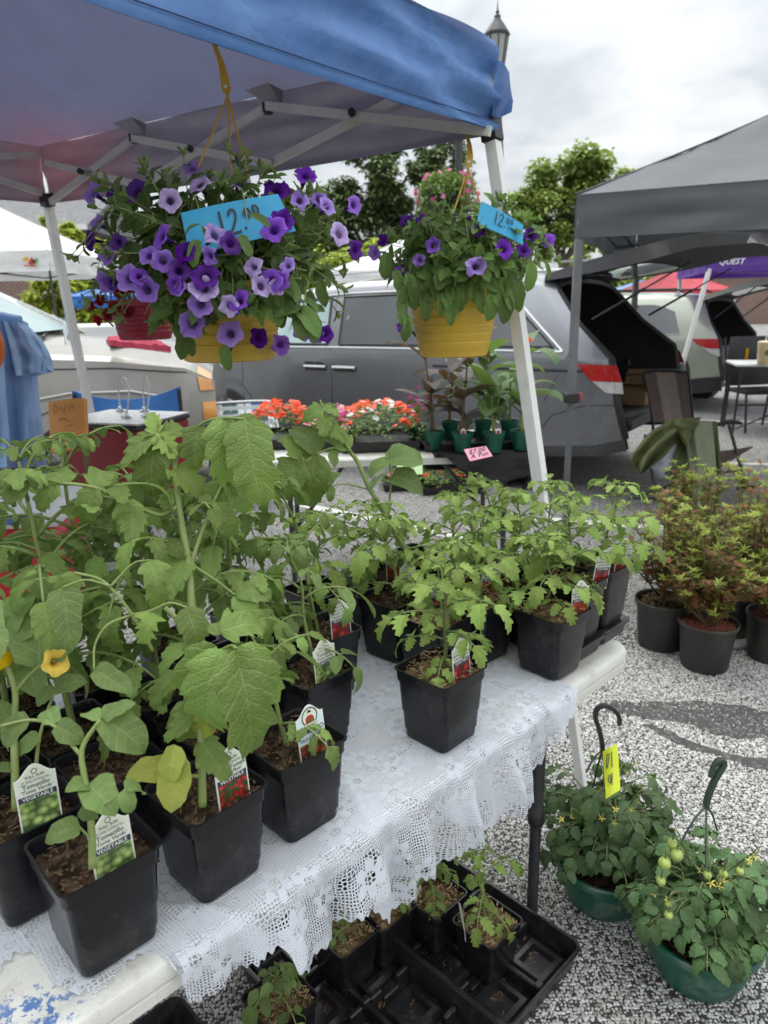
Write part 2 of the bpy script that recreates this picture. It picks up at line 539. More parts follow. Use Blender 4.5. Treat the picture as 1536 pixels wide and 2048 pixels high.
flower_mat('petal_lavender', (.32, .17, .62), (.46, .30, .78), (.14, .05, .34), (.05, .015, .12), (.45, .28, .8))
flower_mat('petal_pale', (.50, .36, .70), (.64, .52, .84), (.22, .10, .42), (.07, .02, .12), (.6, .45, .85))
flower_mat('petal_violet', (.21, .055, .52), (.30, .10, .66), (.08, .015, .24), (.03, .006, .08), (.3, .08, .7))
flower_mat('petal_deep', (.085, .010, .21), (.125, .018, .31), (.04, .005, .11), (.02, .003, .05), (.16, .02, .4))
flower_mat('petal_red', (.12, .006, .012), (.2, .010, .018), (.07, .004, .008), (.03, .002, .004), (.3, .01, .02))
flower_mat('petal_pink', (.75, .16, .36), (.82, .30, .48), (.55, .06, .2), (.4, .05, .15), (.85, .3, .45))
flower_mat('petal_coral', (.86, .085, .030), (.90, .13, .055), (.75, .05, .03), (.5, .02, .02), (.9, .15, .06))
flower_mat('petal_orange', (.88, .10, .015), (.92, .15, .03), (.75, .05, .02), (.5, .03, .01), (.9, .15, .03))
flower_mat('petal_white', (.85, .82, .80), (.86, .86, .84), (.8, .7, .7), (.7, .6, .4), (.85, .85, .8))
flower_mat('petal_magenta', (.62, .03, .26), (.72, .06, .34), (.45, .02, .18), (.3, .01, .1), (.8, .08, .4))
flower_mat('petal_rosewhite', (.80, .30, .36), (.86, .66, .68), (.75, .25, .3), (.6, .1, .15), (.85, .5, .55))
flower_mat('petal_gold', (.80, .52, .02), (.84, .60, .05), (.7, .4, .02), (.6, .3, .02), (.85, .6, .05))

# ------------------------------------------------------------------ leaf and flower meshes (shared by all copies)


def leaf_mesh(name, mat, teeth=5, depth=.2, width=.30, peak=.38, droop=.9, fold=.25, crinkle=.03, seed=1, side=(-1, -.62, -.28, 0, .28, .62, 1), base_lobe=.10, twist=0.0, tip=1.0, cup=0.0):
 r = random.Random(seed)
 ts = [0.0]
 ws = [0.02]
 sh = [0.0]
 a_, b_ = peak * 2.0, (1 - peak) * 2.0 * tip

 def w0(t):
  t = min(max(t, 1e-4), 1 - 1e-4)
  nrm = (peak ** a_) * ((1 - peak) ** b_)
  return width * (t ** a_ * (1 - t) ** b_ / nrm) ** .62
 if teeth:
  for k in range(teeth):
   t0 = .05 + .86 * k / teeth
   dt = .86 / teeth
   jit = r.uniform(-.1, .1)
   ts += [t0 + .12 * dt, t0 + (.62 + jit * .5) * dt, t0 + .90 * dt]
   d = depth * r.uniform(.5, 1.5) * (1.25 - .7 * (k / teeth))
   ws += [w0(t0 + .15 * dt) * (1 - d * .75), w0(t0 + .6 * dt) * (1 + d * .35), w0(t0 + .75 * dt) * (1 + d)]
   sh += [0.0, .015, .045]
  ts += [.96, 1.0]
  ws += [w0(.96), .004]
  sh += [0, 0]
 else:
  n = 9
  for k in range(1, n):
   ts.append(k / n)
   ws.append(w0(k / n))
   sh.append(0)
  ts.append(1.0)
  ws.append(.004)
  sh.append(0)
 P, UV = [], []
 ang = 0.0
 py, pz = 0.0, 0.0
 lt = 0.0
 ph = r.uniform(0, 6)
 for t, w, h in zip(ts, ws, sh):
  dl = t - lt
  lt = t
  ang = -droop * (t ** 1.15)
  py += dl * math.cos(ang)
  pz += dl * math.sin(ang)
  row, uvr = [], []
  tw = twist * t
  for s in side:
   a = abs(s)
   x = s * w * (1 + .30 * noise.noise(Vector((t * 4.5, (7 if s > 0 else 0) + ph, 1.5))))
   adv = h * a + (a * base_lobe * (1 - 2.2 * t) * (-1) if t < .45 else 0) * (w / width)
   z = fold * a * w - fold * .55 * a * a * w * 2 * cup
   z += crinkle * math.sin(2 * PI * (t * max(teeth, 4) - .45 * a) + (0 if s > 0 else .9)) * a * (1.15 - a)
   z += .035 * noise.noise(Vector((s * 1.3 + ph, t * 3.2, ph * 2.1)))
   # frame: along (0,cos,sin), normal (0,-sin,cos)
   xx = x * math.cos(tw) - z * math.sin(tw)
   zz = x * math.sin(tw) + z * math.cos(tw)
   row.append(Vector((xx, py + adv * math.cos(ang) - zz * math.sin(ang), pz + adv * math.sin(ang) + zz * math.cos(ang))))
   uvr.append((s, t))
  P.append(row)
  UV.append(uvr)
 mb = MB()
 mb.grid([list(c) for c in zip(*P)], uv=[list(c) for c in zip(*UV)])
 # grid above runs across first: flip so normals face +z
 return mb.mesh(name, M_[mat] if mat else [], sharp=0)


def variants(name, mat, n, **kw):
 r = random.Random(hash_name(name))
 out = []
 base = dict(droop=.9, fold=.25, crinkle=.03, depth=.2, width=.3, twist=0)
 base.update(kw)
 for i in range(n):
  q = dict(base)
  q['droop'] = base['droop'] * r.uniform(.45, 1.5)
  q['fold'] = base['fold'] * r.uniform(.4, 1.6)
  q['width'] = base['width'] * r.uniform(.88, 1.14)
  q['depth'] = base['depth'] * r.uniform(.8, 1.25)
  q['twist'] = r.uniform(-.35, .35)
  out.append(leaf_mesh(name, mat, seed=i * 7 + 3, **q))
 return out


def hash_name(s):
 h = 7
 for ch in s:
  h = (h * 31 + ord(ch)) % 100003
 return h


LEAF = {
 'tomato': variants('leaf', 'tomato_leaf', 10, teeth=4, depth=.15, width=.27, crinkle=.04, droop=1.15, cup=.6),
 'young': variants('leaf', 'young_leaf', 8, teeth=4, depth=.34, width=.27, crinkle=.03, droop=.9),
 'tomatillo': variants('leaf', 'tomatillo_leaf', 7, teeth=0, width=.31, peak=.36, droop=.9, crinkle=.02, fold=.2),
 'deep': variants('leaf', 'deep_leaf', 8, teeth=4, depth=.13, width=.31, crinkle=.06, droop=.9, cup=.5),
 'petunia': variants('leaf', 'petunia_leaf', 8, teeth=0, width=.235, peak=.48, droop=.6, crinkle=.012, fold=.3, tip=1.0),
 'petunia_tip': variants('leaf', 'petunia_tip', 5, teeth=0, width=.20, peak=.5, droop=.35, crinkle=.01, fold=.5),
 'yellow': variants('leaf', 'yellow_leaf', 4, teeth=0, width=.29, peak=.45, droop=.5, crinkle=.02),
 'bronze': variants('leaf', 'bronze_leaf', 5, teeth=0, width=.20, peak=.45, droop=1.0, crinkle=.01, fold=.25),
 'canna': variants('leaf', 'canna_leaf', 5, teeth=0, width=.21, peak=.45, droop=.9, crinkle=.01, fold=.25),
}


def petal_flower(name, mat, seed=1, lobes=5, ruffle=.10, flare=.75, tube=.75, nth=30, calyx=True):
 """trumpet flower, opening along +z, width about 1, tube going down -z"""
 r = random.Random(seed)
 ph = r.uniform(0, 6)
 prof = [(.05, -tube, 0.0), (.07, -tube * .7, .05), (.10, -tube * .35, .12), (.16, -tube * .12, .22), (.27, 0.0, .4), (.40, .06 * flare, .68), (.50, .07 * flare, 1.0)]
 P, UV = [], []
 for (rad, z, v) in prof:
  row, uvr = [], []
  for j in range(nth + 1):
   a = 2 * PI * j / nth
   lobe = 1 - .17 * v * (abs(math.cos(lobes * a / 2)) ** 3)
   k = rad * lobe * (1 + .05 * v * math.sin(2 * a + ph))
   zz = z + v * v * ruffle * (math.sin(lobes * a + ph) * .5 + .5 * math.sin(3 * a + ph * 2) + .35 * math.sin(11 * a + ph)) - .06 * v * v
   row.append(Vector((k * math.cos(a), k * math.sin(a), zz)))
   uvr.append((j / nth, v))
  P.append(row)
  UV.append(uvr)
 mb = MB()
 mb.grid([list(c) for c in zip(*P)], uv=[list(c) for c in zip(*UV)])
 if calyx:
  for k in range(5):
   a = 2 * PI * k / 5
   d = Vector((math.cos(a), math.sin(a), 0))
   e = Vector((-d.y, d.x, 0))
   b = Vector((0, 0, -tube))
   mb.add([b + e * .02, b - e * .02, b + d * .11 + Vector((0, 0, .16)) - e * .025, b + d * .11 + Vector((0, 0, .16)) + e * .025, b + d * .17 + Vector((0, 0, .3))],
    [(0, 1, 2, 3), (3, 2, 4)], 1)
  mb.tube([(0, 0, -tube), (0.01, .01, -tube - .25)], .022, 5, 1)
 return mb.mesh(name, [M_[mat], M_['stem_green']], sharp=0)


FLOWER = {k: [petal_flower('flower', 'petal_' + k, seed=i + 1, ruffle=.07 + .05 * i) for i in range(3)]
  for k in ('lavender', 'pale', 'violet', 'deep', 'red', 'pink', 'gold')}


def disc_flower(mat, seed, n=5):
 """small open flower of n round petals facing +z, width 1"""
 r = random.Random(seed)
 mb = MB()
 for k in range(n):
  a = 2 * PI * k / n + r.uniform(-.15, .15)
  d = Vector((math.cos(a), math.sin(a), 0))
  e = Vector((-d.y, d.x, 0))
  w = r.uniform(.22, .28)
  z1, z2 = r.uniform(0, .08), r.uniform(-.05, .08)
  mb.add([Vector((0, 0, 0)), d * .22 - e * w * .8 + Vector((0, 0, z1)), d * .42 - e * w * .7 + Vector((0, 0, z2)), d * .52 + Vector((0, 0, z2)), d * .42 + e * w * .7 + Vector((0, 0, z1)), d * .22 + e * w * .8 + Vector((0, 0, z1))],
   [(0, 1, 2, 3), (0, 3, 4, 5)], 0, [(k / n, .1), (k / n, .5), (k / n, .9), (k / n, 1), (k / n, .9), (k / n, .5)])
 return mb


def leaf_quad(mb, p, d, nrm, L, W, mi=0):
 """a small bent leaf of four faces, for dense far foliage"""
 d = Vector(d).normalized()
 x = d.cross(Vector(nrm))
 if x.length < 1e-4:
  x = d.orthogonal()
 x.normalize()
 z = x.cross(d)
 p = Vector(p)
 a, b, c = p, p + d * L * .5 + z * L * .06, p + d * L - z * L * .08
 mb.add([a, b + x * W / 2 + z * W * .12, c, b - x * W / 2 + z * W * .12, b], [(0, 1, 4), (1, 2, 4), (2, 3, 4), (3, 0, 4)], mi, [(0, 0), (1, .5), (0, 1), (-1, .5), (0, .5)])


def soil_patch(mb, half, z, rnd, n=13, amp=.008, rad=None, chips=46, chip=.008, mi=0, mj=1):
 P = []
 ph = rnd.uniform(0, 50)
 for i in range(n):
  row = []
  for j in range(n):
   x, y = (i / (n - 1) * 2 - 1), (j / (n - 1) * 2 - 1)
   if rad:
    q = math.sqrt(x * x + y * y)
    mx = max(abs(x), abs(y))
    f = mx / q if q > 0 else 1
    px, py = x * f * half, y * f * half
   else:
    px, py = x * half, y * half
   h = amp * (noise.noise(Vector((px * 60 + ph, py * 60, 0))) + .8 * noise.noise(Vector((px * 160, py * 160 + ph, 3)))) + amp * .8 * (1 - x * x) * (1 - y * y)
   row.append(Vector((px, py, z + h)))
  P.append(row)
 mb.grid(P, mi)
 for k in range(chips):
  if rad:
   a, q = rnd.uniform(0, 2 * PI), half * math.sqrt(rnd.random()) * .95
   x, y = q * math.cos(a), q * math.sin(a)
  else:
   x, y = rnd.uniform(-half, half) * .95, rnd.uniform(-half, half) * .95
  a = rnd.uniform(0, PI)
  L, W = chip * rnd.uniform(.4, 1.6), chip * rnd.uniform(.08, .3)
  d = Vector((math.cos(a), math.sin(a), rnd.uniform(-.3, .5)))
  e = Vector((-math.sin(a), math.cos(a), rnd.uniform(-.2, .2)))
  p = Vector((x, y, z + amp * .9 + rnd.uniform(0, amp)))
  q_ = d.cross(e) * W * .6
  mb.add([p - d * L / 2 - e * W, p + d * L / 2 - e * W * .6, p + d * L / 2 + e * W * .6, p - d * L / 2 + e * W, p + q_], [(0, 1, 4), (1, 2, 4), (2, 3, 4), (3, 0, 4)], mj)
 return mb

# ------------------------------------------------------------------ ground


def ground_mat():
 mt = bpy.data.materials.new('chip_seal')
 mt.use_nodes = True
 g = G(mt.node_tree)
 co = g.n('ShaderNodeTexCoord').outputs['Object']
 v = g.n('ShaderNodeTexVoronoi', i={'Vector': co, 'Scale': 105.0, 'Randomness': 1.0})
 ve = g.n('ShaderNodeTexVoronoi', feature='DISTANCE_TO_EDGE', i={'Vector': co, 'Scale': 105.0, 'Randomness': 1.0})
 rnd = g.n('ShaderNodeSeparateXYZ', i={0: v.outputs['Color']})
 stone = g.ramp(rnd.outputs[0], [(0, (.20, .195, .18)), (.25, (.37, .36, .34)), (.6, (.52, .51, .485)), (1, (.66, .655, .63))])
 stone = g.mix(g.sstep(g.noise(co, 300, 2), .4, .7), stone, (.40, .39, .36))
 gap = g.sstep(ve.outputs['Distance'], .055, .12)
 missing = g.sstep(g.math('ADD', rnd.outputs[1], g.math('MULTIPLY', g.noise(co, 3.0, 4), .3)), .22, .30)
 mask = g.math('MULTIPLY', gap, missing)
 col = g.mix(mask, (.045, .044, .042), stone)
 worn = g.sstep(g.noise(co, .9, 5, .6), .52, .68)
 col = g.mix(g.math('MULTIPLY', worn, .30), col, (.20, .195, .185))
 bp = g.n('ShaderNodeBump', i={'Strength': .7, 'Distance': .004, 'Height': g.math('MULTIPLY', mask, g.sstep(ve.outputs['Distance'], .05, .3))})
 b = g.n('ShaderNodeBsdfPrincipled', i={'Base Color': col, 'Roughness': .8, 'Specular IOR Level': .25, 'Normal': bp.outputs[0]})
 g.n('ShaderNodeOutputMaterial', i={0: b.outputs[0]})
 return mt


mb = MB()
N_ = 24
mb.grid([[Vector((-160 + 320 * i / N_, -60 + 320 * j / N_, 0)) for j in range(N_ + 1)] for i in range(N_ + 1)])
tag(mb.build('ground', ground_mat()), kind='structure')


def stone_mat():
 mt = bpy.data.materials.new('stones')
 mt.use_nodes = True
 g = G(mt.node_tree)
 co = g.n('ShaderNodeTexCoord').outputs['Object']
 rpi = g.n('ShaderNodeNewGeometry').outputs['Random Per Island']
 c = g.ramp(rpi, [(0, (.16, .155, .14)), (.12, (.30, .29, .27)), (.35, (.46, .45, .42)), (.7, (.56, .55, .525)), (1, (.68, .675, .65))])
 c = g.mix(g.math('MULTIPLY', g.sstep(g.noise(co, 380, 3), .42, .7), .6), c, (.34, .33, .30))
 st = g.sstep(g.noise(co, 2.2, 4, .6), .56, .7)
 c = g.mix(g.math('MULTIPLY', st, .45), c, (.12, .115, .105))
 bp = g.n('ShaderNodeBump', i={'Strength': .4, 'Distance': .002, 'Height': g.noise(co, 700, 3)})
 b = g.n('ShaderNodeBsdfPrincipled', i={'Base Color': c, 'Roughness': .75, 'Specular IOR Level': .3, 'Normal': bp.outputs[0]})
 g.n('ShaderNodeOutputMaterial', i={0: b.outputs[0]})
 return mt


pm('tar', (.050, .049, .047), (.075, .073, .07), 30, .75, bump=.7, bscale=260, dirt=(.25, .24, .22), dirt_scale=60, dirt_amt=.6)
pm('road_paint', (.62, .61, .57), (.52, .51, .48), 12, .7, dirt=(.25, .24, .22), dirt_scale=14, dirt_amt=.8)


def strip(name, pts_a, pts_b, mat, z, kind='structure'):
 mb = MB()
 mb.grid([[Vector((a.x, a.y, z)) for a in pts_a], [Vector((b.x, b.y, z)) for b in pts_b]])
 return tag(mb.build(name, mat), kind=kind)


def rough_line(pix, z=0, n=90, amp=.03, seed=0):
 pts = spline([on_z(x, y, z) for x, y in pix], n)
 return [p + Vector((noise.noise(p * 22 + Vector((seed, 0, 0))), noise.noise(p * 9 + Vector((0, seed, 5))), 0)) * amp for p in pts]


TAR = [([(1215, 1402), (1330, 1405), (1420, 1408), (1600, 1428)], [(1210, 1428), (1330, 1440), (1440, 1470), (1600, 1492)]),
 ([(1290, 1446), (1340, 1462), (1420, 1496), (1600, 1536)], [(1288, 1450), (1335, 1474), (1410, 1508), (1600, 1562)])]
for k, (a, b) in enumerate(TAR):
 strip('tar_patch', rough_line(a, seed=k), rough_line(b, seed=k + 9), M_['tar'], .0040 + .0003 * k)
for a, b, w in [((-2.2, 6.6), (0.55, 4.4), .1), ((3.1, 6.5), (6.5, 5.6), .1), ((2.5, 9.3), (7.5, 8.0), .11), ((.9, 4.9), (2.9, 4.2), .1), ((-.35, 3.1), (.35, 2.65), .09)]:
 a, b = Vector((*a, 0)), Vector((*b, 0))
 nrm = (b - a).cross(Vector((0, 0, 1))).normalized() * w / 2
 strip('painted_line', [a + nrm, b + nrm], [a - nrm, b - nrm], M_['road_paint'], .004)


def build_gravel():
 rs = np.random.RandomState(5)
 cell = .0082
 xs = np.arange(-.75, 2.6, cell)
 ys = np.arange(.3, 3.3, cell)
 X, Y = np.meshgrid(xs, ys)
 X = X.ravel() + rs.uniform(-.3, .3, X.size) * cell
 Y = Y.ravel() + rs.uniform(-.3, .3, Y.size) * cell
 # keep what the camera could see from about here
 f, r, u = np.array(FWD), np.array(RGT), np.array(UPV)
 P = np.stack([X, Y, np.zeros_like(X)], 1) - np.array(EYE)
 w = P @ f
 px = PW / 2 + FPX * (P @ r) / w
 py = PH / 2 - FPX * (P @ u) / w
 k = (px > 330) & (px < 1640) & (py > 1195) & (py < 2120) & (rs.rand(X.size) > .07)
 fade = np.clip((3.25 - Y) / .5, 0, 1)
 k &= rs.rand(X.size) < fade
 X, Y = X[k], Y[k]
 tar = noise
 n = X.size
 a0 = rs.uniform(0, 2 * np.pi, n)
 size = cell * rs.uniform(.38, .80, n)
 el = rs.uniform(.7, 1.25, n)
 ang = np.arange(6) * (2 * np.pi / 6)
 th = ang[None, :] + rs.uniform(-.42, .42, (n, 6))
 rad = size[:, None] * rs.uniform(.66, 1.22, (n, 6))
 lx, ly = rad * np.cos(th) * el[:, None], rad * np.sin(th) / el[:, None]
 ca, sa = np.cos(a0)[:, None], np.sin(a0)[:, None]
 bx, by = X[:, None] + lx * ca - ly * sa, Y[:, None] + lx * sa + ly * ca
 tx, ty = X[:, None] + (lx * ca - ly * sa) * .84, Y[:, None] + (lx * sa + ly * ca) * .84
 hz = rs.uniform(.0024, .0042, n)[:, None]
 tilt = rs.uniform(-.13, .13, (n, 2))
 tz = hz + (tx - X[:, None]) * tilt[:, :1] + (ty - Y[:, None]) * tilt[:, 1:]
 V = np.zeros((n, 12, 3))
 V[:, :6, 0], V[:, :6, 1], V[:, :6, 2] = bx, by, .0012
 V[:, 6:, 0], V[:, 6:, 1], V[:, 6:, 2] = tx, ty, tz
 loops = []
 for j in range(6):
  loops += [j, (j + 1) % 6, 6 + (j + 1) % 6, 6 + j]
 loops += [6, 7, 8, 9, 10, 11]
 L = (np.arange(n)[:, None] * 12 + np.array(loops)[None, :]).ravel()
 starts = np.array([0, 4, 8, 12, 16, 20, 24])
 tot = np.array([4] * 6 + [6])
 nl = len(loops)
 LS = (np.arange(n)[:, None] * nl + starts[None, :]).ravel()
 me = bpy.data.meshes.new('gravel')
 me.vertices.add(n * 12)
 me.vertices.foreach_set('co', V.ravel().astype(np.float32))
 me.loops.add(n * nl)
 me.loops.foreach_set('vertex_index', L.astype(np.int32))
 me.polygons.add(n * 7)
 me.polygons.foreach_set('loop_start', LS.astype(np.int32))
 me.polygons.foreach_set('loop_total', np.tile(tot, n).astype(np.int32))
 me.update(calc_edges=True)
 me.materials.append(stone_mat())
 tag(put('gravel', me), kind='stuff')
 # dark bitumen the stones sit in
 pts = [on_z(x, y, 0) for x, y in ((370, 1190), (1590, 1190), (1590, 2130), (370, 2130))]
 pts = [Vector((p.x, p.y, .002)) for p in pts]
 far = [lerp(pts[0], pts[1], t / 30) + Vector((0, 0, 0)) for t in range(31)]
 far = [Vector((p.x, min(p.y, 3.1) + .12 * noise.noise(Vector((p.x * 4, 0, 0))), .002)) for p in far]
 mb = MB()
 near = [lerp(pts[3], pts[2], t / 30) for t in range(31)]
 mb.grid([near, far])
 pm('bitumen', (.035, .034, .033), (.06, .058, .055), 60, .8, bump=.5, bscale=300)
 tag(mb.build('bitumen_bed', M_['bitumen']), kind='structure')
 return n


build_gravel()

# ------------------------------------------------------------------ the plant table
P0 = on_z(1270, 1290, .74)
P0.z = 0
_e = on_z(200, 2020, .74)
TU = Vector((_e.x - P0.x, _e.y - P0.y, 0)).normalized()      # along the long edge, towards the camera
TV = Vector((TU.y, -TU.x, 0))                                 # across the table, away from the camera
TRZ = math.atan2(-TU.y, -TU.x)
TOP = .740


def T(s, w, z=TOP):
 p = P0 + TU * s + TV * w
 return Vector((p.x, p.y, z))


def rrect(x0, y0, x1, y1, r, z, n=6):
 out = []
 for cx, cy, a0 in ((x1 - r, y0 + r, -PI / 2), (x1 - r, y1 - r, 0), (x0 + r, y1 - r, PI / 2), (x0 + r, y0 + r, PI)):
  for k in range(n + 1):
   a = a0 + PI / 2 * k / n
   out.append(Vector((cx + r * math.cos(a), cy + r * math.sin(a), z)))
 return out


def table_mat():
 mt = bpy.data.materials.new('table_plastic')
 mt.use_nodes = True
 g = G(mt.node_tree)
 co = g.n('ShaderNodeTexCoord').outputs['Object']
 base = g.mix(g.sstep(g.noise(co, 7, 5, .6), .4, .7), (.68, .67, .62), (.60, .585, .53))
 base = g.mix(g.math('MULTIPLY', g.sstep(g.noise(co, 26, 5, .7), .52, .7), .5), base, (.45, .41, .34))
 # flakes of old blue paint near the corner end of the table
 ps = g.n('ShaderNodeVectorMath', operation='DISTANCE', i={0: co, 1: (-1.235, -.01 + .05, .74)})
 near = g.math('SUBTRACT', 1.0, g.sstep(ps.outputs['Value'], .02, .10))
 fl = g.sstep(g.math('ADD', g.noise(co, 75, 6, .75), g.math('MULTIPLY', near, .22)), .715, .735)
 col = g.mix(g.math('MULTIPLY', fl, near), base, (.10, .19, .42))
 cell = g.n('ShaderNodeTexVoronoi', i={'Vector': co, 'Scale': 420.0})
 bp = g.n('ShaderNodeBump', i={'Strength': .3, 'Distance': .0012, 'Height': cell.outputs['Distance']})
 b = g.n('ShaderNodeBsdfPrincipled', i={'Base Color': col, 'Roughness': .48, 'Specular IOR Level': .45, 'Normal': bp.outputs[0]})
 g.n('ShaderNodeOutputMaterial', i={0: b.outputs[0]})
 return mt


tbl = thing('folding_table', 'long off white plastic folding table covered by lace and potted tomatoes', 'table', P0, TRZ)
mb = MB()
L_, W_ = -1.83, .76
R = []
for ins, z in ((.012, .692), (.003, .694), (0, .697), (0, .712), (.004, .7135), (.004, .716), (0, .7175), (0, .733), (.003, .738), (.008, .740), (.030, .740), (.034, .7375), (.06, .7375)):
 R.append(rrect(L_ + ins, ins, -ins, W_ - ins, max(.05 - ins, .012), z))
mb.rings(R, cap0=True, cap1=True)
mb.build('table_top', table_mat(), tbl, .6)
for lx, ly in ((-.134, .141), (-.134, .62), (-1.69, .141), (-1.69, .62)):
 mb = MB()
 mb.tube([(lx, ly, .30), (lx, ly, .69)], .0165, 12)
 mb.tube([(lx, ly, .012), (lx, ly, .31)], .0135, 12)
 mb.lathe([(.0001, 0), (.016, 0), (.017, .02), (.014, .026)], 12, c=(lx, ly, 0))
 leg = mb.build('leg', M_['metal_dark'], tbl)
 MB().lathe([(.017, .286), (.0195, .29), (.0195, .318), (.017, .322)], 14, c=(lx, ly, 0)).build('leg_collar', M_['plastic_black'], leg)
for lx in (-.134, -1.69):
 mb = MB()
 mb.tube([(lx, .155, .42), (lx, .606, .42)], .009, 8)
 mb.tube([(lx, .38, .42), (lx * .5 - .45, .38, .688)], .008, 8)
 mb.build('leg_brace', M_['metal_dark'], tbl)


def lace_mat():
 mt = bpy.data.materials.new('lace')
 mt.use_nodes = True
 g = G(mt.node_tree)
 uv = g.n('ShaderNodeTexCoord').outputs['UV']       # metres on the cloth
 wob = g.n('ShaderNodeVectorMath', operation='MULTIPLY_ADD', i={0: g.n('ShaderNodeTexNoise', i={'Vector': uv, 'Scale': 9.0, 'Detail': 2}).outputs[1], 1: (.03, .03, 0), 2: uv})
 d1 = g.n('ShaderNodeTexVoronoi', feature='DISTANCE_TO_EDGE', voronoi_dimensions='2D', i={'Vector': wob.outputs[0], 'Scale': 235.0, 'Randomness': .35})
 d2 = g.n('ShaderNodeTexVoronoi', feature='DISTANCE_TO_EDGE', voronoi_dimensions='2D', i={'Vector': wob.outputs[0], 'Scale': 170.0, 'Randomness': .6})
 mot = g.n('ShaderNodeTexVoronoi', voronoi_dimensions='2D', i={'Vector': wob.outputs[0], 'Scale': 15.0, 'Randomness': .8})
 md = mot.outputs['Distance']
 # flower motifs: closely woven petals around an open centre
 cen = g.n('ShaderNodeVectorMath', operation='SUBTRACT', i={0: wob.outputs[0], 1: mot.outputs['Position']})
 cs = g.n('ShaderNodeSeparateXYZ', i={0: cen.outputs[0]})
 an = g.math('ARCTAN2', cs.outputs[1], cs.outputs[0])
 pet = g.math('ABSOLUTE', g.math('SINE', g.math('MULTIPLY', an, 3.0)))
 edge = g.math('MULTIPLY_ADD', pet, .22, .17)
 inside = g.math('SUBTRACT', 1.0, g.sstep(g.math('SUBTRACT', md, edge), -.03, .02))
 core = g.math('SUBTRACT', 1.0, g.sstep(md, .10, .13))
 petal = g.math('MULTIPLY', inside, g.math('SUBTRACT', 1.0, core))
 patch = g.sstep(g.noise(uv, 11, 3), .5, .58)         # areas of plain close weave
 hole1 = g.sstep(d1.outputs['Distance'], .20, .26)
 hole2 = g.sstep(d2.outputs['Distance'], .14, .18)
 open_ = g.sstep(g.noise(uv, 16, 2), .54, .6)
 net = g.mix(g.math('MAXIMUM', open_, core), hole1, hole2)
 hole = g.math('MULTIPLY', net, g.math('SUBTRACT', 1.0, g.math('MAXIMUM', petal, g.math('MULTIPLY', patch, .85))))
 sp = g.n('ShaderNodeSeparateXYZ', i={0: uv})
 wv = g.math('SINE', g.math('MULTIPLY', g.math('ADD', sp.outputs[1], g.math('MULTIPLY', g.noise(uv, 60, 2), .004)), 2 * PI / .0026))
 col = g.mix(g.sstep(wv, -.8, .3), (.60, .645, .76), (.83, .85, .89))
 bp = g.n('ShaderNodeBump', i={'Strength': .5, 'Distance': .0012, 'Height': g.math('ADD', wv, g.math('MULTIPLY', petal, 2.0))})
 b = g.n('ShaderNodeBsdfPrincipled', i={'Base Color': col, 'Roughness': .8, 'Specular IOR Level': .2, 'Normal': bp.outputs[0], 'Sheen Weight': .2})
 t = g.n('ShaderNodeBsdfTranslucent', i={'Color': (.8, .82, .86)})
 sh = g.n('ShaderNodeMixShader', i={0: .25, 1: b.outputs[0], 2: t.outputs[0]})
 tr = g.n('ShaderNodeBsdfTransparent')
 mx = g.n('ShaderNodeMixShader', i={0: hole, 1: sh.outputs[0], 2: tr.outputs[0]})
 g.n('ShaderNodeOutputMaterial', i={0: mx.outputs[0]})
 return mt


def sw_top(x, y, z=TOP + .003):
 q = on_z(x, y, z) - P0
 return q.dot(TU), q.dot(TV)


def sw_hang(x, y, w=-.015):
 d = ray(x, y)
 o = EYE - P0
 nv = Vector((TV.x, TV.y, 0))
 t = (w - o.dot(nv)) / d.dot(nv)
 p = EYE + d * t
 return (p - P0).dot(TU), p.z - TOP


HEM_H = [(1158, 1392), (1112, 1480), (1085, 1525), (1040, 1605), (985, 1652), (950, 1664), (915, 1700), (880, 1738), (850, 1740), (828, 1752), (812, 1805), (786, 1846), (760, 1836), (728, 1802), (700, 1818), (668, 1862), (632, 1908), (598, 1919), (572, 1915), (556, 1880)]
HEM_T = [(528, 1896), (470, 1958), (430, 1977), (395, 1966), (350, 1930), (300, 1898), (262, 1915), (200, 1985), (140, 1985), (100, 1958), (66, 1905), (30, 1905), (-20, 1960)]
hem = [sw_hang(x, y) for x, y in HEM_H] + [sw_top(x, y) for x, y in HEM_T]
hem.sort()


def hem_w(s):
 if s <= hem[0][0]: return hem[0][1]
 for (a, wa), (b, wb) in zip(hem, hem[1:]):
  if s <= b:
   f = (s - a) / max(b - a, 1e-6)
   return lerp(wa, wb, f)
 return hem[-1][1]


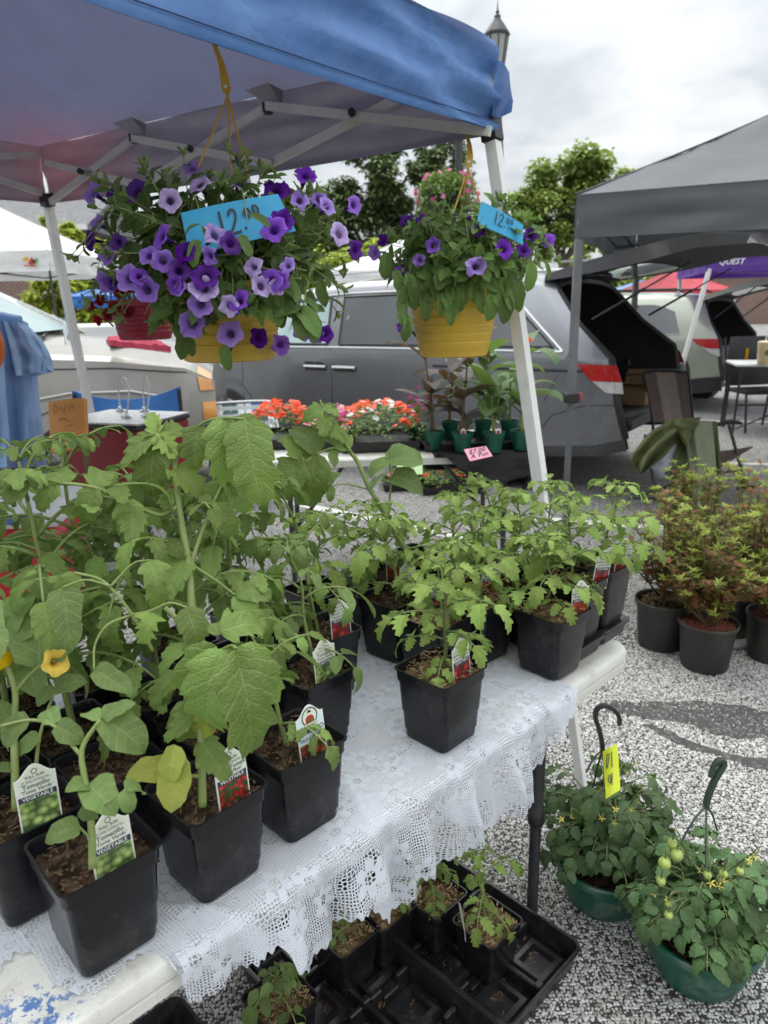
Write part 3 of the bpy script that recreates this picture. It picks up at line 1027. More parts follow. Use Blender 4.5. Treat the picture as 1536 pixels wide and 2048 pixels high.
def cloth():
 S0, S1 = hem[0][0] - .002, min(hem[-1][0], 1.34)
 ns, nr = 430, 210
 r = .014
 P, UV = [], []
 for i in range(ns):
  s = lerp(S0, S1, i / (ns - 1))
  wh = hem_w(s) + .0035 * math.sin(s * 2 * PI / .0125) + .002 * noise.noise(Vector((s * 90, 0, 0)))
  row, uvr = [], []
  for j in range(nr):
   t = j / (nr - 1)
   w = lerp(.70, wh, t ** .62)
   s2 = s + .05 * max(0, w - .25) * 0
   wr = .0022 * noise.noise(Vector((s * 14, w * 14, 0))) + .0035 * noise.noise(Vector((s * 5 - w * 6, w * 5, 7)))
   wr = wr + .0026
   # a few raised creases crossing the top
   for (s_, k_, wd, hh) in ((.36, .5, .012, .006), (.78, -.35, .014, .005), (1.0, .8, .010, .004)):
    e = (s - s_ - k_ * w) / wd
    wr += hh * math.exp(-e * e) * max(0.0, 1 - abs(w - .05) * 4)
   if w > .004:
    p = T(s, w, TOP + max(.0012, wr))
   else:
    arc = -w + .004
    if arc < r * PI / 2:
     a = arc / r
     out, z = r * math.sin(a), TOP + max(.0012, wr) - r * (1 - math.cos(a))
    else:
     out, z = r, TOP + .002 - r - (arc - r * PI / 2)
    h = max(0.0, arc - .01)
    amp = min(1.0, h / .09)
    fold = (.016 * math.sin(s * 2 * PI / .135 + 1.2 * math.sin(s * 9) + h * 4) + .007 * math.sin(s * 2 * PI / .052 + h * 9) + .010 * noise.noise(Vector((s * 9, h * 8, 3))))
    out += amp * (fold + .013) + .05 * h * h
    s2 = s + amp * .008 * math.sin(s * 46 + h * 12)
    p = T(s2, -out, z)
   row.append(p)
   uvr.append((s, w))
  P.append(row)
  UV.append(uvr)
 mb = MB()
 mb.grid(P, uv=UV)
 o = mb.build('lace_tablecloth', lace_mat(), None, 0)
 tag(o, 'white lace tablecloth with ragged hem draped over the folding table', 'tablecloth')


cloth()

# ------------------------------------------------------------------ square pots with tomato plants
PH_, PT_, PB_ = .128, .057, .045        # pot height, half width at the rim, half width at the base


def sq(half, r, z, n=5):
 return rrect(-half, -half, half, half, r, z, n)


def pot_mesh():
 mb = MB()
 R = [sq(PB_ - .004, .010, 0), sq(PB_ - .001, .012, .001), sq(PB_, .0125, .004)]
 for z in (.016,):
  h = lerp(PB_, PT_ - .004, z / PH_)
  R += [sq(h - .0004, .013, z), sq(h + .0012, .013, z + .0015)]
 zr = PH_ - .022
 R += [sq(PT_ - .0052, .015, zr - .004), sq(PT_ - .0045, .015, zr), sq(PT_ - .0012, .015, zr + .0015), sq(PT_ - .0004, .0145, PH_ - .003), sq(PT_ + .0014, .0125, PH_ - .002), sq(PT_ + .0014, .0125, PH_), sq(PT_ - .0018, .0115, PH_), sq(PT_ - .0035, .011, PH_ - .006), sq(PT_ - .008, .010, .05)]
 mb.rings(R, cap0=True, cap1=True)
 return mb.mesh('pot', M_['pot_black'], .5)


POT = pot_mesh()
SOIL = []
for k in range(4):
 rr = random.Random(k + 50)
 SOIL.append(soil_patch(MB(), PT_ - .0045, PH_ - .022 + .003 * (k % 3), rr, 14, .0075, chips=150, chip=.0065).mesh('soil', [M_['soil'], M_['soil_chip']], 0))
SOIL_LIGHT = []
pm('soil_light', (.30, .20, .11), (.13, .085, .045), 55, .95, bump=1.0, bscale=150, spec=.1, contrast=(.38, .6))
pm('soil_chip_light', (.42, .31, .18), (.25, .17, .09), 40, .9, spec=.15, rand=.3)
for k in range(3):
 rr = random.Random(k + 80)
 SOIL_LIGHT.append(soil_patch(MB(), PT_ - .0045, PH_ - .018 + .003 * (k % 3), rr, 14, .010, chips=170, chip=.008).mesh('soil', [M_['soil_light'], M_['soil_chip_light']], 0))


class Plant:
 def __init__(s, root, stem_mat='stem_green'):
  s.root = root
  s.M = Matrix.Translation(root.location) @ Matrix.Rotation(root.rotation_euler.z, 4, 'Z')
  s.inv = s.M.inverted()
  s.stem = MB()
  s.leaves = []
  s.stem_mat = stem_mat

 def L(s, p):
  return s.inv @ Vector(p)

 def leaf(s, kind, o, d, nrm, size, rnd):
  s.leaves.append((rnd.choice(LEAF[kind]), frame_matrix(o, d, nrm, size)))

 def compound(s, base, d, L, size, rnd, kind='tomato', pairs=2, droop=.9, rad=.0022, sweep=0.0, small=True, term=1.0):
  n = 8
  d = Vector(d).normalized()
  p = Vector(base)
  pts, ds = [p.copy()], [d.copy()]
  side0 = d.cross(Vector((0, 0, 1)))
  for i in range(n):
   p = p + d * (L / n)
   d = (d + Vector((0, 0, -droop / n)) + side0 * (sweep / n)).normalized()
   pts.append(p.copy())
   ds.append(d.copy())
  s.stem.tube(pts, [lerp(rad, rad * .5, i / n) for i in range(n + 1)], 5)
  up = Vector((0, 0, 1))

  def nr(dd):
   q = up - dd * up.dot(dd)
   if q.length < .15:
    q = q + Vector((rnd.uniform(-.5, .5), rnd.uniform(-.5, .5), .1))
   q.normalize()
   return q + Vector((rnd.uniform(-.35, .35), rnd.uniform(-.35, .35), rnd.uniform(-.1, .2)))
  s.leaf(kind, pts[-1], ds[-1] + Vector((0, 0, -.1)), nr(ds[-1]), size * term * rnd.uniform(.9, 1.1), rnd)
  for k in range(pairs):
   t = lerp(.38, .86, k / max(1, pairs - 1)) if pairs > 1 else .7
   i = min(n - 1, int(t * n))
   for sg in (-1, 1):
    sd = ds[i].cross(up)
    if sd.length < .1:
     sd = Vector((1, 0, 0))
    sd.normalize()
    ld = (ds[i] * rnd.uniform(.25, .7) + sd * sg + up * rnd.uniform(-.35, .15)).normalized()
    sz = size * lerp(.62, .88, t) * rnd.uniform(.8, 1.12)
    pe = pts[i] + ld * sz * .16
    s.stem.tube([pts[i], pe], rad * .45, 4)
    s.leaf(kind, pe, ld, nr(ld), sz, rnd)
    if small and rnd.random() < .45 and size > .03:
     j = max(1, i - 1)
     q = pts[j] + sd * (-sg) * sz * .08
     s.leaf(kind, q, (sd * -sg + ds[j] * .4), nr(ds[j]), sz * .36, rnd)
  return pts

 def finish(s):
  if s.stem.v:
   s.stem.build('stem', [M_[s.stem_mat], M_['bud_dark']], s.root, 0)
  for me, M in s.leaves:
   put('leaf', me, s.root, M)


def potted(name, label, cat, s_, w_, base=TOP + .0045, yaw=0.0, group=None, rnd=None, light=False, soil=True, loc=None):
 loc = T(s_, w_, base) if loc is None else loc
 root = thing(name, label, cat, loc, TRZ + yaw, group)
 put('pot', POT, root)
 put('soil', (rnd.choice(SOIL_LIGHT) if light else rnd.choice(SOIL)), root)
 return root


def grow(root, h, rnd, kind='young', nleaf=8, L=.11, size=.045, pairs=2, lean=(0, 0), droop=.9, r0=.0035, start=.22, top=True, stem_mat='stem_green', z0=.10, elev=.45, az0=None, top_size=.6):
 pl = Plant(root, stem_mat)
 ctr = [Vector((rnd.uniform(-.006, .006), rnd.uniform(-.006, .006), z0))]
 k = 5
 for i in range(1, k):
  t = i / (k - 1)
  ctr.append(Vector((ctr[0].x + lean[0] * t ** 1.3 + rnd.uniform(-.008, .008), ctr[0].y + lean[1] * t ** 1.3 + rnd.uniform(-.008, .008), z0 + h * t)))
 pts = spline(ctr, 16)
 pl.stem.tube(pts, [lerp(r0, r0 * .42, i / 16) for i in range(17)], 7)
 az = rnd.uniform(0, 6.28) if az0 is None else az0
 for i in range(nleaf):
  t = lerp(start, .95, i / max(1, nleaf - 1))
  q = pts[min(16, int(t * 16))]
  az += 2.4 + rnd.uniform(-.35, .35)
  el = lerp(elev - .15, elev + .5, t) + rnd.uniform(-.15, .15)
  d = Vector((math.cos(az) * math.cos(el), math.sin(az) * math.cos(el), math.sin(el)))
  f = (1 - .45 * abs(t - .55)) * rnd.uniform(.85, 1.15)
  if t > .8:
   f *= .72
  pl.compound(q, d, L * f, size * f, rnd, kind, pairs, droop * rnd.uniform(.8, 1.4), rad=r0 * .55)
 if top:
  for i in range(5):
   a = az + i * 1.3
   d = Vector((math.cos(a) * .6, math.sin(a) * .6, .9))
   pl.compound(pts[-1], d, L * .3, size * top_size * rnd.uniform(.7, 1), rnd, kind, 1, 1.3, rad=r0 * .35, small=False)
 return pl, pts


R0 = random.Random(11)
G_SEED = 'potted tomato seedlings on the lace table'
# --- right hand cluster and the pots in front: key, s, w, base lift, height above soil, leaves, leaf length, leaflet size, yaw, lean, label
SEED = [
 ('J', .545, .075, 0, .225, 10, .085, .040, .02, (.035, .0), 'young tomato in a black square pot standing alone at the front of the lace'),
 ('L', .215, .075, 0, .22, 9, .090, .040, -.02, (-.01, .0), 'young tomato in black pot at the right end of the lace'),
 ('M', .118, .092, .034, .24, 9, .100, .042, .0, (.0, .02), 'young tomato in raised black pot beside the bare white table corner'),
 ('N', .005, .095, .034, .25, 9, .105, .042, .02, (.03, -.02), 'tomato seedling in the raised pot nearest the table corner, drooping outward'),
 ('K', .392, .222, 0, .20, 8, .090, .038, .05, (.0, .0), 'young tomato in the black pot just behind the lone front pot'),
 ('Q', .262, .215, 0, .25, 8, .105, .042, -.04, (-.02, .0), 'tomato seedling behind the right end pot, its tag reaching above the rim'),
 ('R', .135, .215, .0, .28, 9, .110, .044, .0, (.0, .0), 'tall tomato seedling in the second row beside the raised pots'),
 ('S', .018, .215, .0, .27, 9, .110, .044, .03, (.02, .0), 'tomato seedling in second row pot at the right hand table end'),
 ('U', .19, .345, 0, .26, 8, .105, .044, .0, (.0, .0), 'tomato seedling in third row between the leaning plant and the right cluster'),
 ('V', .06, .345, 0, .27, 8, .110, .044, .0, (-.02, .0), 'tomato seedling in third row at the far table end'),
 ('G', .378, .354, 0, .25, 8, .105, .046, .06, (-.02, .0), 'young tomato in black pot with bare lower stem behind the gap in the lace'),
 ('W', .31, .47, 0, .25, 7, .100, .044, .0, (-.03, .0), 'tomato seedling at the back edge of the table beside the leaning plant'),
 ('X', .46, .50, 0, .24, 7, .105, .046, .0, (.0, .0), 'tomato seedling at the back edge behind the plum tomato tag'),
]
ROOTS = {}
for key, s_, w_, lift, h, nl, L, size, yaw, lean, label in SEED:
 rr = random.Random(hash_name(key) + 4)
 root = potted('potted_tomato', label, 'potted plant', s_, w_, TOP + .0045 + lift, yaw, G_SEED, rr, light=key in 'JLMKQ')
 h *= .98 if key == 'J' else .74
 size *= 1.16
 nl += 3
 ROOTS[key] = root
 pl, pts = grow(root, h, rr, 'young', nl, L, size, 2, lean, r0=.0042 if key == 'J' else .0036, stem_mat='stem_dark' if key in 'JLMNQ' else 'stem_green')
 pl.finish()

# nested empty pots that lift the two corner pots
for key, s_, w_, lab in (('M', .118, .092, 'shallow black tray under the raised pot next to the lace end'), ('N', .005, .095, 'shallow black tray under the raised pot at the table corner')):
 root = thing('nursery_tray', lab, 'tray', T(s_, w_, TOP + .0015), TRZ, 'shallow black trays under the corner pots')
 mb = MB()
 h_ = .0345
 mb.rings([sq(.046, .010, 0), sq(.048, .010, .003), sq(.0525, .011, h_ - .008), sq(.0575, .012, h_ - .007), sq(.0575, .012, h_ - .001), sq(.0555, .011, h_), sq(.048, .01, h_ - .001)], cap0=True, cap1=True)
 mb.build('tray_body', M_['tray_black'], root, .5)

# --- big plants of the left half: key, s, w, kind, height, leaves, leaf length, leaflet, lean, label
G_BIG = 'tall potted tomatoes and tomatillos on the lace table'
BIG = [
 ('D', .845, .088, 'tomato', .19, 5, .10, .05, (-.03, .03), 'small tomato in the black front pot with the large name tag and little emblem'),
 ('E', .695, .232, 'tomatillo', .24, 7, .09, .052, (-.03, .0), 'tomatillo in the black pot behind the front pot with emblem tag'),
 ('F', .585, .337, 'tomato', .30, 8, .13, .060, (-.05, .02), 'tomato in black pot with plum tomato tag beside the bare lace'),
 ('H', 1.045, .222, 'tomato', .42, 9, .17, .075, (.0, .03), 'tall tomato behind the grape tomato pot, thick pale stem rising above the rest'),
 ('I', .90, .225, 'tomato', .34, 9, .16, .068, (.02, .03), 'bushy tomato in second row behind the front row on the left half'),
 ('O1', 1.18, .345, 'tomatillo', .36, 9, .15, .080, (.0, .0), 'broad leaved tomatillo in the third row near the left edge'),
 ('O2', 1.05, .345, 'tomato', .42, 10, .18, .072, (-.02, .02), 'tall leafy tomato in third row left of the thick stemmed one'),
 ('O3', .90, .355, 'tomato', .36, 10, .17, .070, (.0, .0), 'leafy tomato in the third row behind the bushy one'),
 ('O4', .75, .365, 'tomato', .38, 10, .17, .068, (.0, .0), 'leafy tomato with drooping top beside the plum tomato pot'),
 ('O5', 1.10, .475, 'tomato', .40, 10, .17, .072, (-.02, .0), 'tall tomato at the back of the left mass, topped with pale young leaves'),
 ('O6', .95, .475, 'tomato', .40, 10, .17, .070, (.0, .0), 'tall tomato at the back behind the third row'),
 ('O7', .80, .49, 'tomato', .36, 9, .16, .066, (.0, .0), 'tomato at the back edge left of the leaning plant'),
 ('O8', .64, .50, 'tomato', .30, 8, .14, .060, (.0, .0), 'tomato at back edge with curled leaves above the plum tomato tag'),
]
for key, s_, w_, kind, h, nl, L, size, lean, label in BIG:
 rr = random.Random(hash_name(key) + 21)
 root = potted('potted_tomatillo' if kind == 'tomatillo' else 'potted_tomato', label, 'potted plant', s_, w_, TOP + .0045, rr.uniform(-.06, .06), G_BIG, rr)
 ROOTS[key] = root
 if key == 'H':
  continue
 nl += 3 if kind == 'tomato' and h > .3 else 0
 pl, pts = grow(root, h, rr, kind, nl, L, size * (.84 if kind == 'tomato' else 1), 3 if kind == 'tomato' else 1, lean, r0=.0055 if h > .3 else .0042, start=.3, droop=1.25, stem_mat='stem_green')
 pl.finish()


def px_path(pl, pix, r, n=24):
 pts = spline([pl.L(at(*q)) for q in pix], n)
 pl.stem.tube(pts, [lerp(r[0], r[1], i / n) for i in range(n + 1)], 8)
 return pts


def px_leaf(pl, kind, b, t, rnd, face=.55, up=.6, wid=1.0):
 """leaflet from base b to tip t (pixel x, y, distance), facing partly to the viewer and partly up"""
 B, Tp = at(*b), at(*t)
 d = Tp - B
 nrm = (EYE - B).normalized() * face + Vector((0, 0, up)) + Vector((rnd.uniform(-.25, .25), rnd.uniform(-.2, .2), 0))
 me = rnd.choice(LEAF[kind])
 R3 = pl.M.to_3x3().inverted()
 M = frame_matrix(pl.L(B), R3 @ d, R3 @ nrm, d.length * 1.12)
 M = M @ Matrix.Diagonal((wid, 1, 1, 1))
 pl.leaves.append((me, M))


# thick stemmed tall tomato (H): the stem, its long side branch and its arching leaves
pl = Plant(ROOTS['H'])
rr = random.Random(77)
pot_c = T(1.045, .222, TOP + .11)
base_px = (388, 1475, .96)
st = px_path(pl, [base_px, (386, 1330, .965), (383, 1210, .97), (374, 1110, .98), (357, 1010, .985), (348, 930, .99), (322, 882, .99), (312, 868, .99)], (.0066, .0034), 30)
px_path(pl, [(357, 1012, .985), (318, 1030, .97), (250, 1000, .95), (190, 975, .93), (115, 966, .92), (60, 972, .91)], (.0034, .0016))
px_path(pl, [(382, 1130, .98), (398, 1080, .985), (425, 1010, .99), (450, 960, 1.0)], (.0034, .002))
px_path(pl, [(350, 940, .99), (358, 900, .99), (400, 850, .98), (445, 836, .96), (490, 838, .95)], (.0030, .0016))
px_path(pl, [(380, 1128, .98), (430, 1160, .99), (470, 1190, 1.0)], (.0028, .0016))
for b, t, k in [((445, 836, .96), (480, 962, .93), 'tomato'), ((490, 838, .95), (515, 995, .93), 'tomato'), ((470, 838, .955), (560, 900, .97), 'tomato'), ((400, 850, .98), (372, 920, .95), 'tomato'),
    ((312, 868, .99), (240, 915, .96), 'tomato'), ((318, 872, .99), (276, 970, .95), 'tomato'), ((322, 880, .99), (370, 835, 1.0), 'young'), ((312, 868, .99), (300, 820, 1.0), 'young'), ((315, 868, .99), (270, 850, 1.0), 'young'), ((318, 868, .99), (345, 905, .97), 'young'),
    ((250, 1000, .95), (292, 1100, .93), 'tomato'), ((190, 975, .93), (215, 905, .95), 'tomato'), ((190, 975, .93), (150, 1060, .91), 'tomato'), ((115, 966, .92), (60, 1010, .90), 'tomato'), ((60, 972, .91), (-20, 985, .9), 'tomato'), ((130, 968, .92), (110, 910, .94), 'tomato'),
    ((450, 960, 1.0), (520, 1010, 1.0), 'tomato'), ((450, 960, 1.0), (420, 1040, .98), 'tomato'), ((425, 1010, .99), (480, 1060, .98), 'tomato'), ((470, 1190, 1.0), (540, 1160, 1.0), 'tomato'), ((470, 1190, 1.0), (520, 1250, .98), 'tomato'),
    ((350, 935, .99), (395, 965, .96), 'young'), ((374, 1110, .98), (330, 1180, .94), 'tomato')]:
 px_leaf(pl, k, b, t, rr)
pl.finish()

# grape tomato in front (C): arching leaf with five large leaflets that hangs over the front row
rC = random.Random(5)
root = potted('potted_tomato', 'grape tomato in black front pot under a huge arching leaf', 'potted plant', .985, .082, TOP + .0045, .05, G_BIG, rC)
ROOTS['C'] = root
pl = Plant(root)
px_path(pl, [(405, 1612, .86), (404, 1560, .86), (402, 1480, .86), (398, 1400, .865), (396, 1330, .87), (372, 1260, .87), (330, 1215, .87)], (.0052, .003))
px_path(pl, [(404, 1552, .86), (372, 1550, .845), (355, 1532, .84), (347, 1490, .83)], (.0026, .0016))
px_path(pl, [(306, 1302, .86), (268, 1235, .85), (210, 1165, .84), (150, 1145, .84)], (.0022, .0016))
px_path(pl, [(262, 1230, .85), (300, 1222, .84), (340, 1206, .83), (375, 1215, .82)], (.0018, .0012))
px_path(pl, [(262, 1230, .85), (215, 1250, .84), (190, 1290, .83), (188, 1340, .82)], (.0018, .0012))
px_path(pl, [(222, 1172, .84), (265, 1128, .85), (300, 1120, .85)], (.0016, .001))
px_path(pl, [(222, 1172, .84), (170, 1160, .83), (125, 1175, .82)], (.0016, .001))
px_path(pl, [(396, 1330, .87), (420, 1310, .85), (445, 1300, .83), (462, 1292, .82), (472, 1296, .80)], (.0028, .002))
for b, t, k, f in [((472, 1300, .79), (535, 1522, .75), 'tomato', .88), ((446, 1300, .80), (350, 1500, .765), 'tomato', .8), ((430, 1292, .81), (288, 1445, .79), 'tomato', .75), ((480, 1292, .81), (578, 1425, .80), 'tomato', .75), ((458, 1298, .82), (436, 1440, .80), 'tomato', .6), ((440, 1262, .83), (545, 1222, .84), 'tomato', .95), ((436, 1270, .83), (420, 1205, .86), 'tomato', 1.0),
    ((375, 1215, .82), (400, 1290, .80), 'tomato', 1.0), ((188, 1340, .82), (255, 1375, .80), 'tomatillo', .8), ((150, 1145, .84), (118, 1215, .82), 'tomato', 1.0), ((300, 1120, .85), (325, 1200, .82), 'tomato', .9), ((125, 1175, .82), (140, 1290, .80), 'tomatillo', .8),
    ((300, 1222, .84), (288, 1285, .82), 'young', 1.0), ((347, 1490, .83), (340, 1560, .81), 'yellow', 1.0), ((355, 1530, .84), (262, 1540, .81), 'yellow', 1.0), ((350, 1510, .84), (348, 1606, .80), 'yellow', 1.05),
    ((400, 1480, .86), (445, 1540, .82), 'tomato', 1.0), ((400, 1470, .86), (428, 1410, .84), 'yellow', 1.0), ((398, 1420, .865), (330, 1470, .84), 'tomato', .9)]:
 px_leaf(pl, k, b, t, rC, wid=f, face=.9, up=.45)
pl.finish()

# front tomatillo (A) and the tomatillo at the left edge (B)
for key, s_, w_, lab, paths, leaves in (
 ('A', 1.13, .083, 'tomatillo in the nearest black pot at the bottom left corner',
 [([(185, 1735, .72), (184, 1680, .72), (180, 1620, .725), (170, 1560, .73), (163, 1510, .735), (172, 1480, .74), (200, 1440, .745)], (.0042, .0024)),
 ([(163, 1512, .735), (135, 1480, .74), (105, 1450, .74), (60, 1440, .74), (0, 1452, .74)], (.0022, .0014)),
 ([(172, 1620, .725), (215, 1605, .71), (250, 1580, .70)], (.0016, .001)),
 ([(184, 1680, .72), (160, 1655, .71)], (.0014, .001))],
 [((200, 1440, .745), (300, 1475, .74), 'tomatillo', 1.0), ((200, 1440, .745), (165, 1395, .76), 'tomatillo', 1.0), ((205, 1435, .745), (260, 1400, .75), 'tomatillo', .9), ((60, 1440, .74), (-30, 1480, .73), 'tomatillo', .9), ((105, 1450, .74), (95, 1400, .75), 'tomatillo', 1.0), ((110, 1452, .74), (160, 1470, .73), 'tomatillo', 1.0),
 ((160, 1655, .71), (92, 1658, .69), 'tomatillo', 1.15), ((176, 1570, .73), (216, 1590, .70), 'tomatillo', 1.1), ((250, 1580, .70), (300, 1560, .72), 'tomatillo', 1.0), ((176, 1570, .73), (152, 1560, .71), 'tomatillo', 1.0), ((182, 1640, .72), (172, 1612, .71), 'tomatillo', 1.2), ((250, 1580, .70), (262, 1630, .69), 'tomatillo', 1.0)]),
 ('B', 1.165, .215, 'tomatillo in black pot at the left edge behind the nearest pot',
 [([(32, 1620, .85), (30, 1540, .85), (28, 1450, .855), (30, 1380, .86), (8, 1310, .86), (-10, 1240, .86)], (.005, .003)),
 ([(30, 1384, .86), (70, 1340, .85), (110, 1320, .84)], (.0026, .0018)),
 ([(70, 1560, .86), (80, 1470, .86), (110, 1380, .865)], (.0026, .0016))],
 [((0, 1270, .86), (30, 1170, .86), 'tomatillo', 1.05), ((5, 1290, .86), (55, 1230, .85), 'tomatillo', 1.0), ((75, 1335, .85), (85, 1180, .86), 'tomatillo', .9), ((110, 1320, .84), (145, 1275, .85), 'tomatillo', 1.0), ((28, 1450, .855), (-10, 1400, .85), 'tomatillo', 1.0), ((110, 1380, .865), (155, 1350, .86), 'tomatillo', 1.0), ((110, 1380, .865), (60, 1400, .85), 'tomatillo', 1.0),
 ((80, 1470, .86), (20, 1500, .84), 'tomatillo', 1.0), ((-10, 1240, .86), (-50, 1290, .84), 'tomatillo', 1.0), ((30, 1540, .85), (-8, 1520, .84), 'tomatillo', 1.0)])):
 rr = random.Random(hash_name(key))
 root = potted('potted_tomatillo', lab, 'potted plant', s_, w_, TOP + .0045, .0, G_BIG, rr)
 ROOTS[key] = root
 pl = Plant(root)
 for pix, r in paths:
  px_path(pl, pix, r)
 for b, t, k, f in leaves:
  px_leaf(pl, k, b, t, rr, wid=f)
 if key == 'B':
  for (x, y, dd, rot) in ((112, 1325, .835, .5), (-2, 1312, .85, 1.0)):
   put('flower', FLOWER['gold'][0], root, frame_matrix(pl.L(at(x, y, dd)), (1, .2, .3), (.5, -.7, .3), .035))
 pl.finish()

# leaning plant at the back (O)
rr = random.Random(9)
root = potted('potted_tomato', 'leggy leaning tomato in the back pot, bare stem reaching over to the left', 'potted plant', .155, .50, TOP + .0045, .05, G_BIG, rr)
ROOTS['O'] = root
pl = Plant(root)
dO = 1.62
px_path(pl, [(826, 1120, dO), (800, 1080, dO), (770, 1028, dO - .01), (738, 975, dO - .02), (716, 925, dO - .03), (697, 900, dO - .04)], (.0065, .0045))
px_path(pl, [(697, 900, dO - .04), (668, 896, dO - .05), (636, 906, dO - .06), (600, 920, dO - .07)], (.0036, .002))
px_path(pl, [(702, 905, dO - .04), (680, 872, dO - .05), (660, 850, dO - .06), (648, 820, dO - .06), (640, 800, dO - .06)], (.004, .0024))
px_path(pl, [(735, 978, dO - .02), (690, 968, dO - .03), (650, 974, dO - .04)], (.0022, .0014))
px_path(pl, [(776, 1035, dO), (782, 960, dO - .02), (778, 920, dO - .03)], (.003, .002))
px_path(pl, [(782, 955, dO - .02), (762, 950, dO - .02), (745, 975, dO - .03)], (.0018, .0012))
for b, t, k, f in [((648, 820, dO - .06), (636, 775, dO), 'tomato', 1.1), ((645, 815, dO - .06), (605, 830, dO - .08), 'tomato', 1.1), ((648, 820, dO - .06), (690, 812, dO - .06), 'tomato', 1.0), ((652, 830, dO - .06), (645, 860, dO - .1), 'tomato', 1.1), ((660, 850, dO - .06), (690, 875, dO - .08), 'tomato', 1.0),
    ((636, 905, dO - .06), (598, 832, dO - .08), 'tomatillo', 1.15), ((600, 920, dO - .07), (545, 985, dO - .1), 'tomato', 1.25), ((634, 908, dO - .06), (612, 1030, dO - .1), 'tomato', 1.0), ((697, 900, dO - .04), (660, 838, dO - .06), 'tomato', 1.2), ((600, 918, dO - .07), (575, 850, dO - .09), 'tomato', .9),
    ((664, 900, dO - .05), (670, 930, dO - .06), 'tomatillo', 1.0), ((655, 972, dO - .04), (668, 1000, dO - .05), 'tomatillo', .9), ((650, 974, dO - .04), (668, 930, dO - .05), 'tomato', .7),
    ((778, 920, dO - .03), (845, 900, dO - .05), 'tomatillo', 1.0), ((778, 922, dO - .03), (733, 935, dO - .05), 'tomatillo', .8), ((783, 952, dO - .02), (852, 965, dO - .05), 'tomatillo', .9), ((778, 920, dO - .03), (795, 885, dO - .02), 'tomatillo', .8), ((745, 975, dO - .03), (750, 945, dO - .02), 'tomatillo', .7), ((610, 925, dO - .07), (622, 880, dO - .05), 'yellow', .8)]:
 px_leaf(pl, k, b, t, rr, wid=f)
rr2 = random.Random(3)
pl.finish()

# ------------------------------------------------------------------ plant tags


def tag_outline(w, h, n=10):
 out = [(-w / 2, 0), (w / 2, 0), (w / 2, h * .82)]
 for k in range(n + 1):
  t = k / n
  x = lerp(w * .44, -w * .44, t)
  out.append((x, h * (.82 + .18 * math.sin(PI * t) ** 1.6)))
 out.append((-w / 2, h * .82))
 return out


def text_mesh(body, size, M, mb, mi, space=1.0, shear=0.0):
 cu = bpy.data.curves.new('lettering', 'FONT')
 cu.body = body
 cu.size = size
 cu.align_x = 'CENTER'
 cu.align_y = 'CENTER'
 cu.resolution_u = 2
 cu.space_character = space
 cu.shear = shear
 cu.offset = size * .012
 ob = bpy.data.objects.new('lettering', cu)
 me = bpy.data.meshes.new_from_object(ob)
 vs = [M @ v.co for v in me.vertices]
 fs = [tuple(p.vertices) for p in me.polygons]
 mb.add(vs, fs, mi)
 bpy.data.objects.remove(ob)
 bpy.data.curves.remove(cu)
 bpy.data.meshes.remove(me)


def facing(x, y, z):
 """text plane standing up in local xz, facing -y"""
 return Matrix.Translation((x, y, z)) @ Matrix.Rotation(PI / 2, 4, 'X')


def ring_outline(mb, cx, cz, ro, ri, y, mi, n=18, sx=1.0):
 vs = []
 for k in range(n):
  a = 2 * PI * k / n
  vs += [Vector((cx + ro * math.cos(a) * sx, y, cz + ro * math.sin(a))), Vector((cx + ri * math.cos(a) * sx, y, cz + ri * math.sin(a)))]
 mb.add(vs, [(2 * k, 2 * ((k + 1) % n), 2 * ((k + 1) % n) + 1, 2 * k + 1) for k in range(n)], mi)


TAGMESH = {}


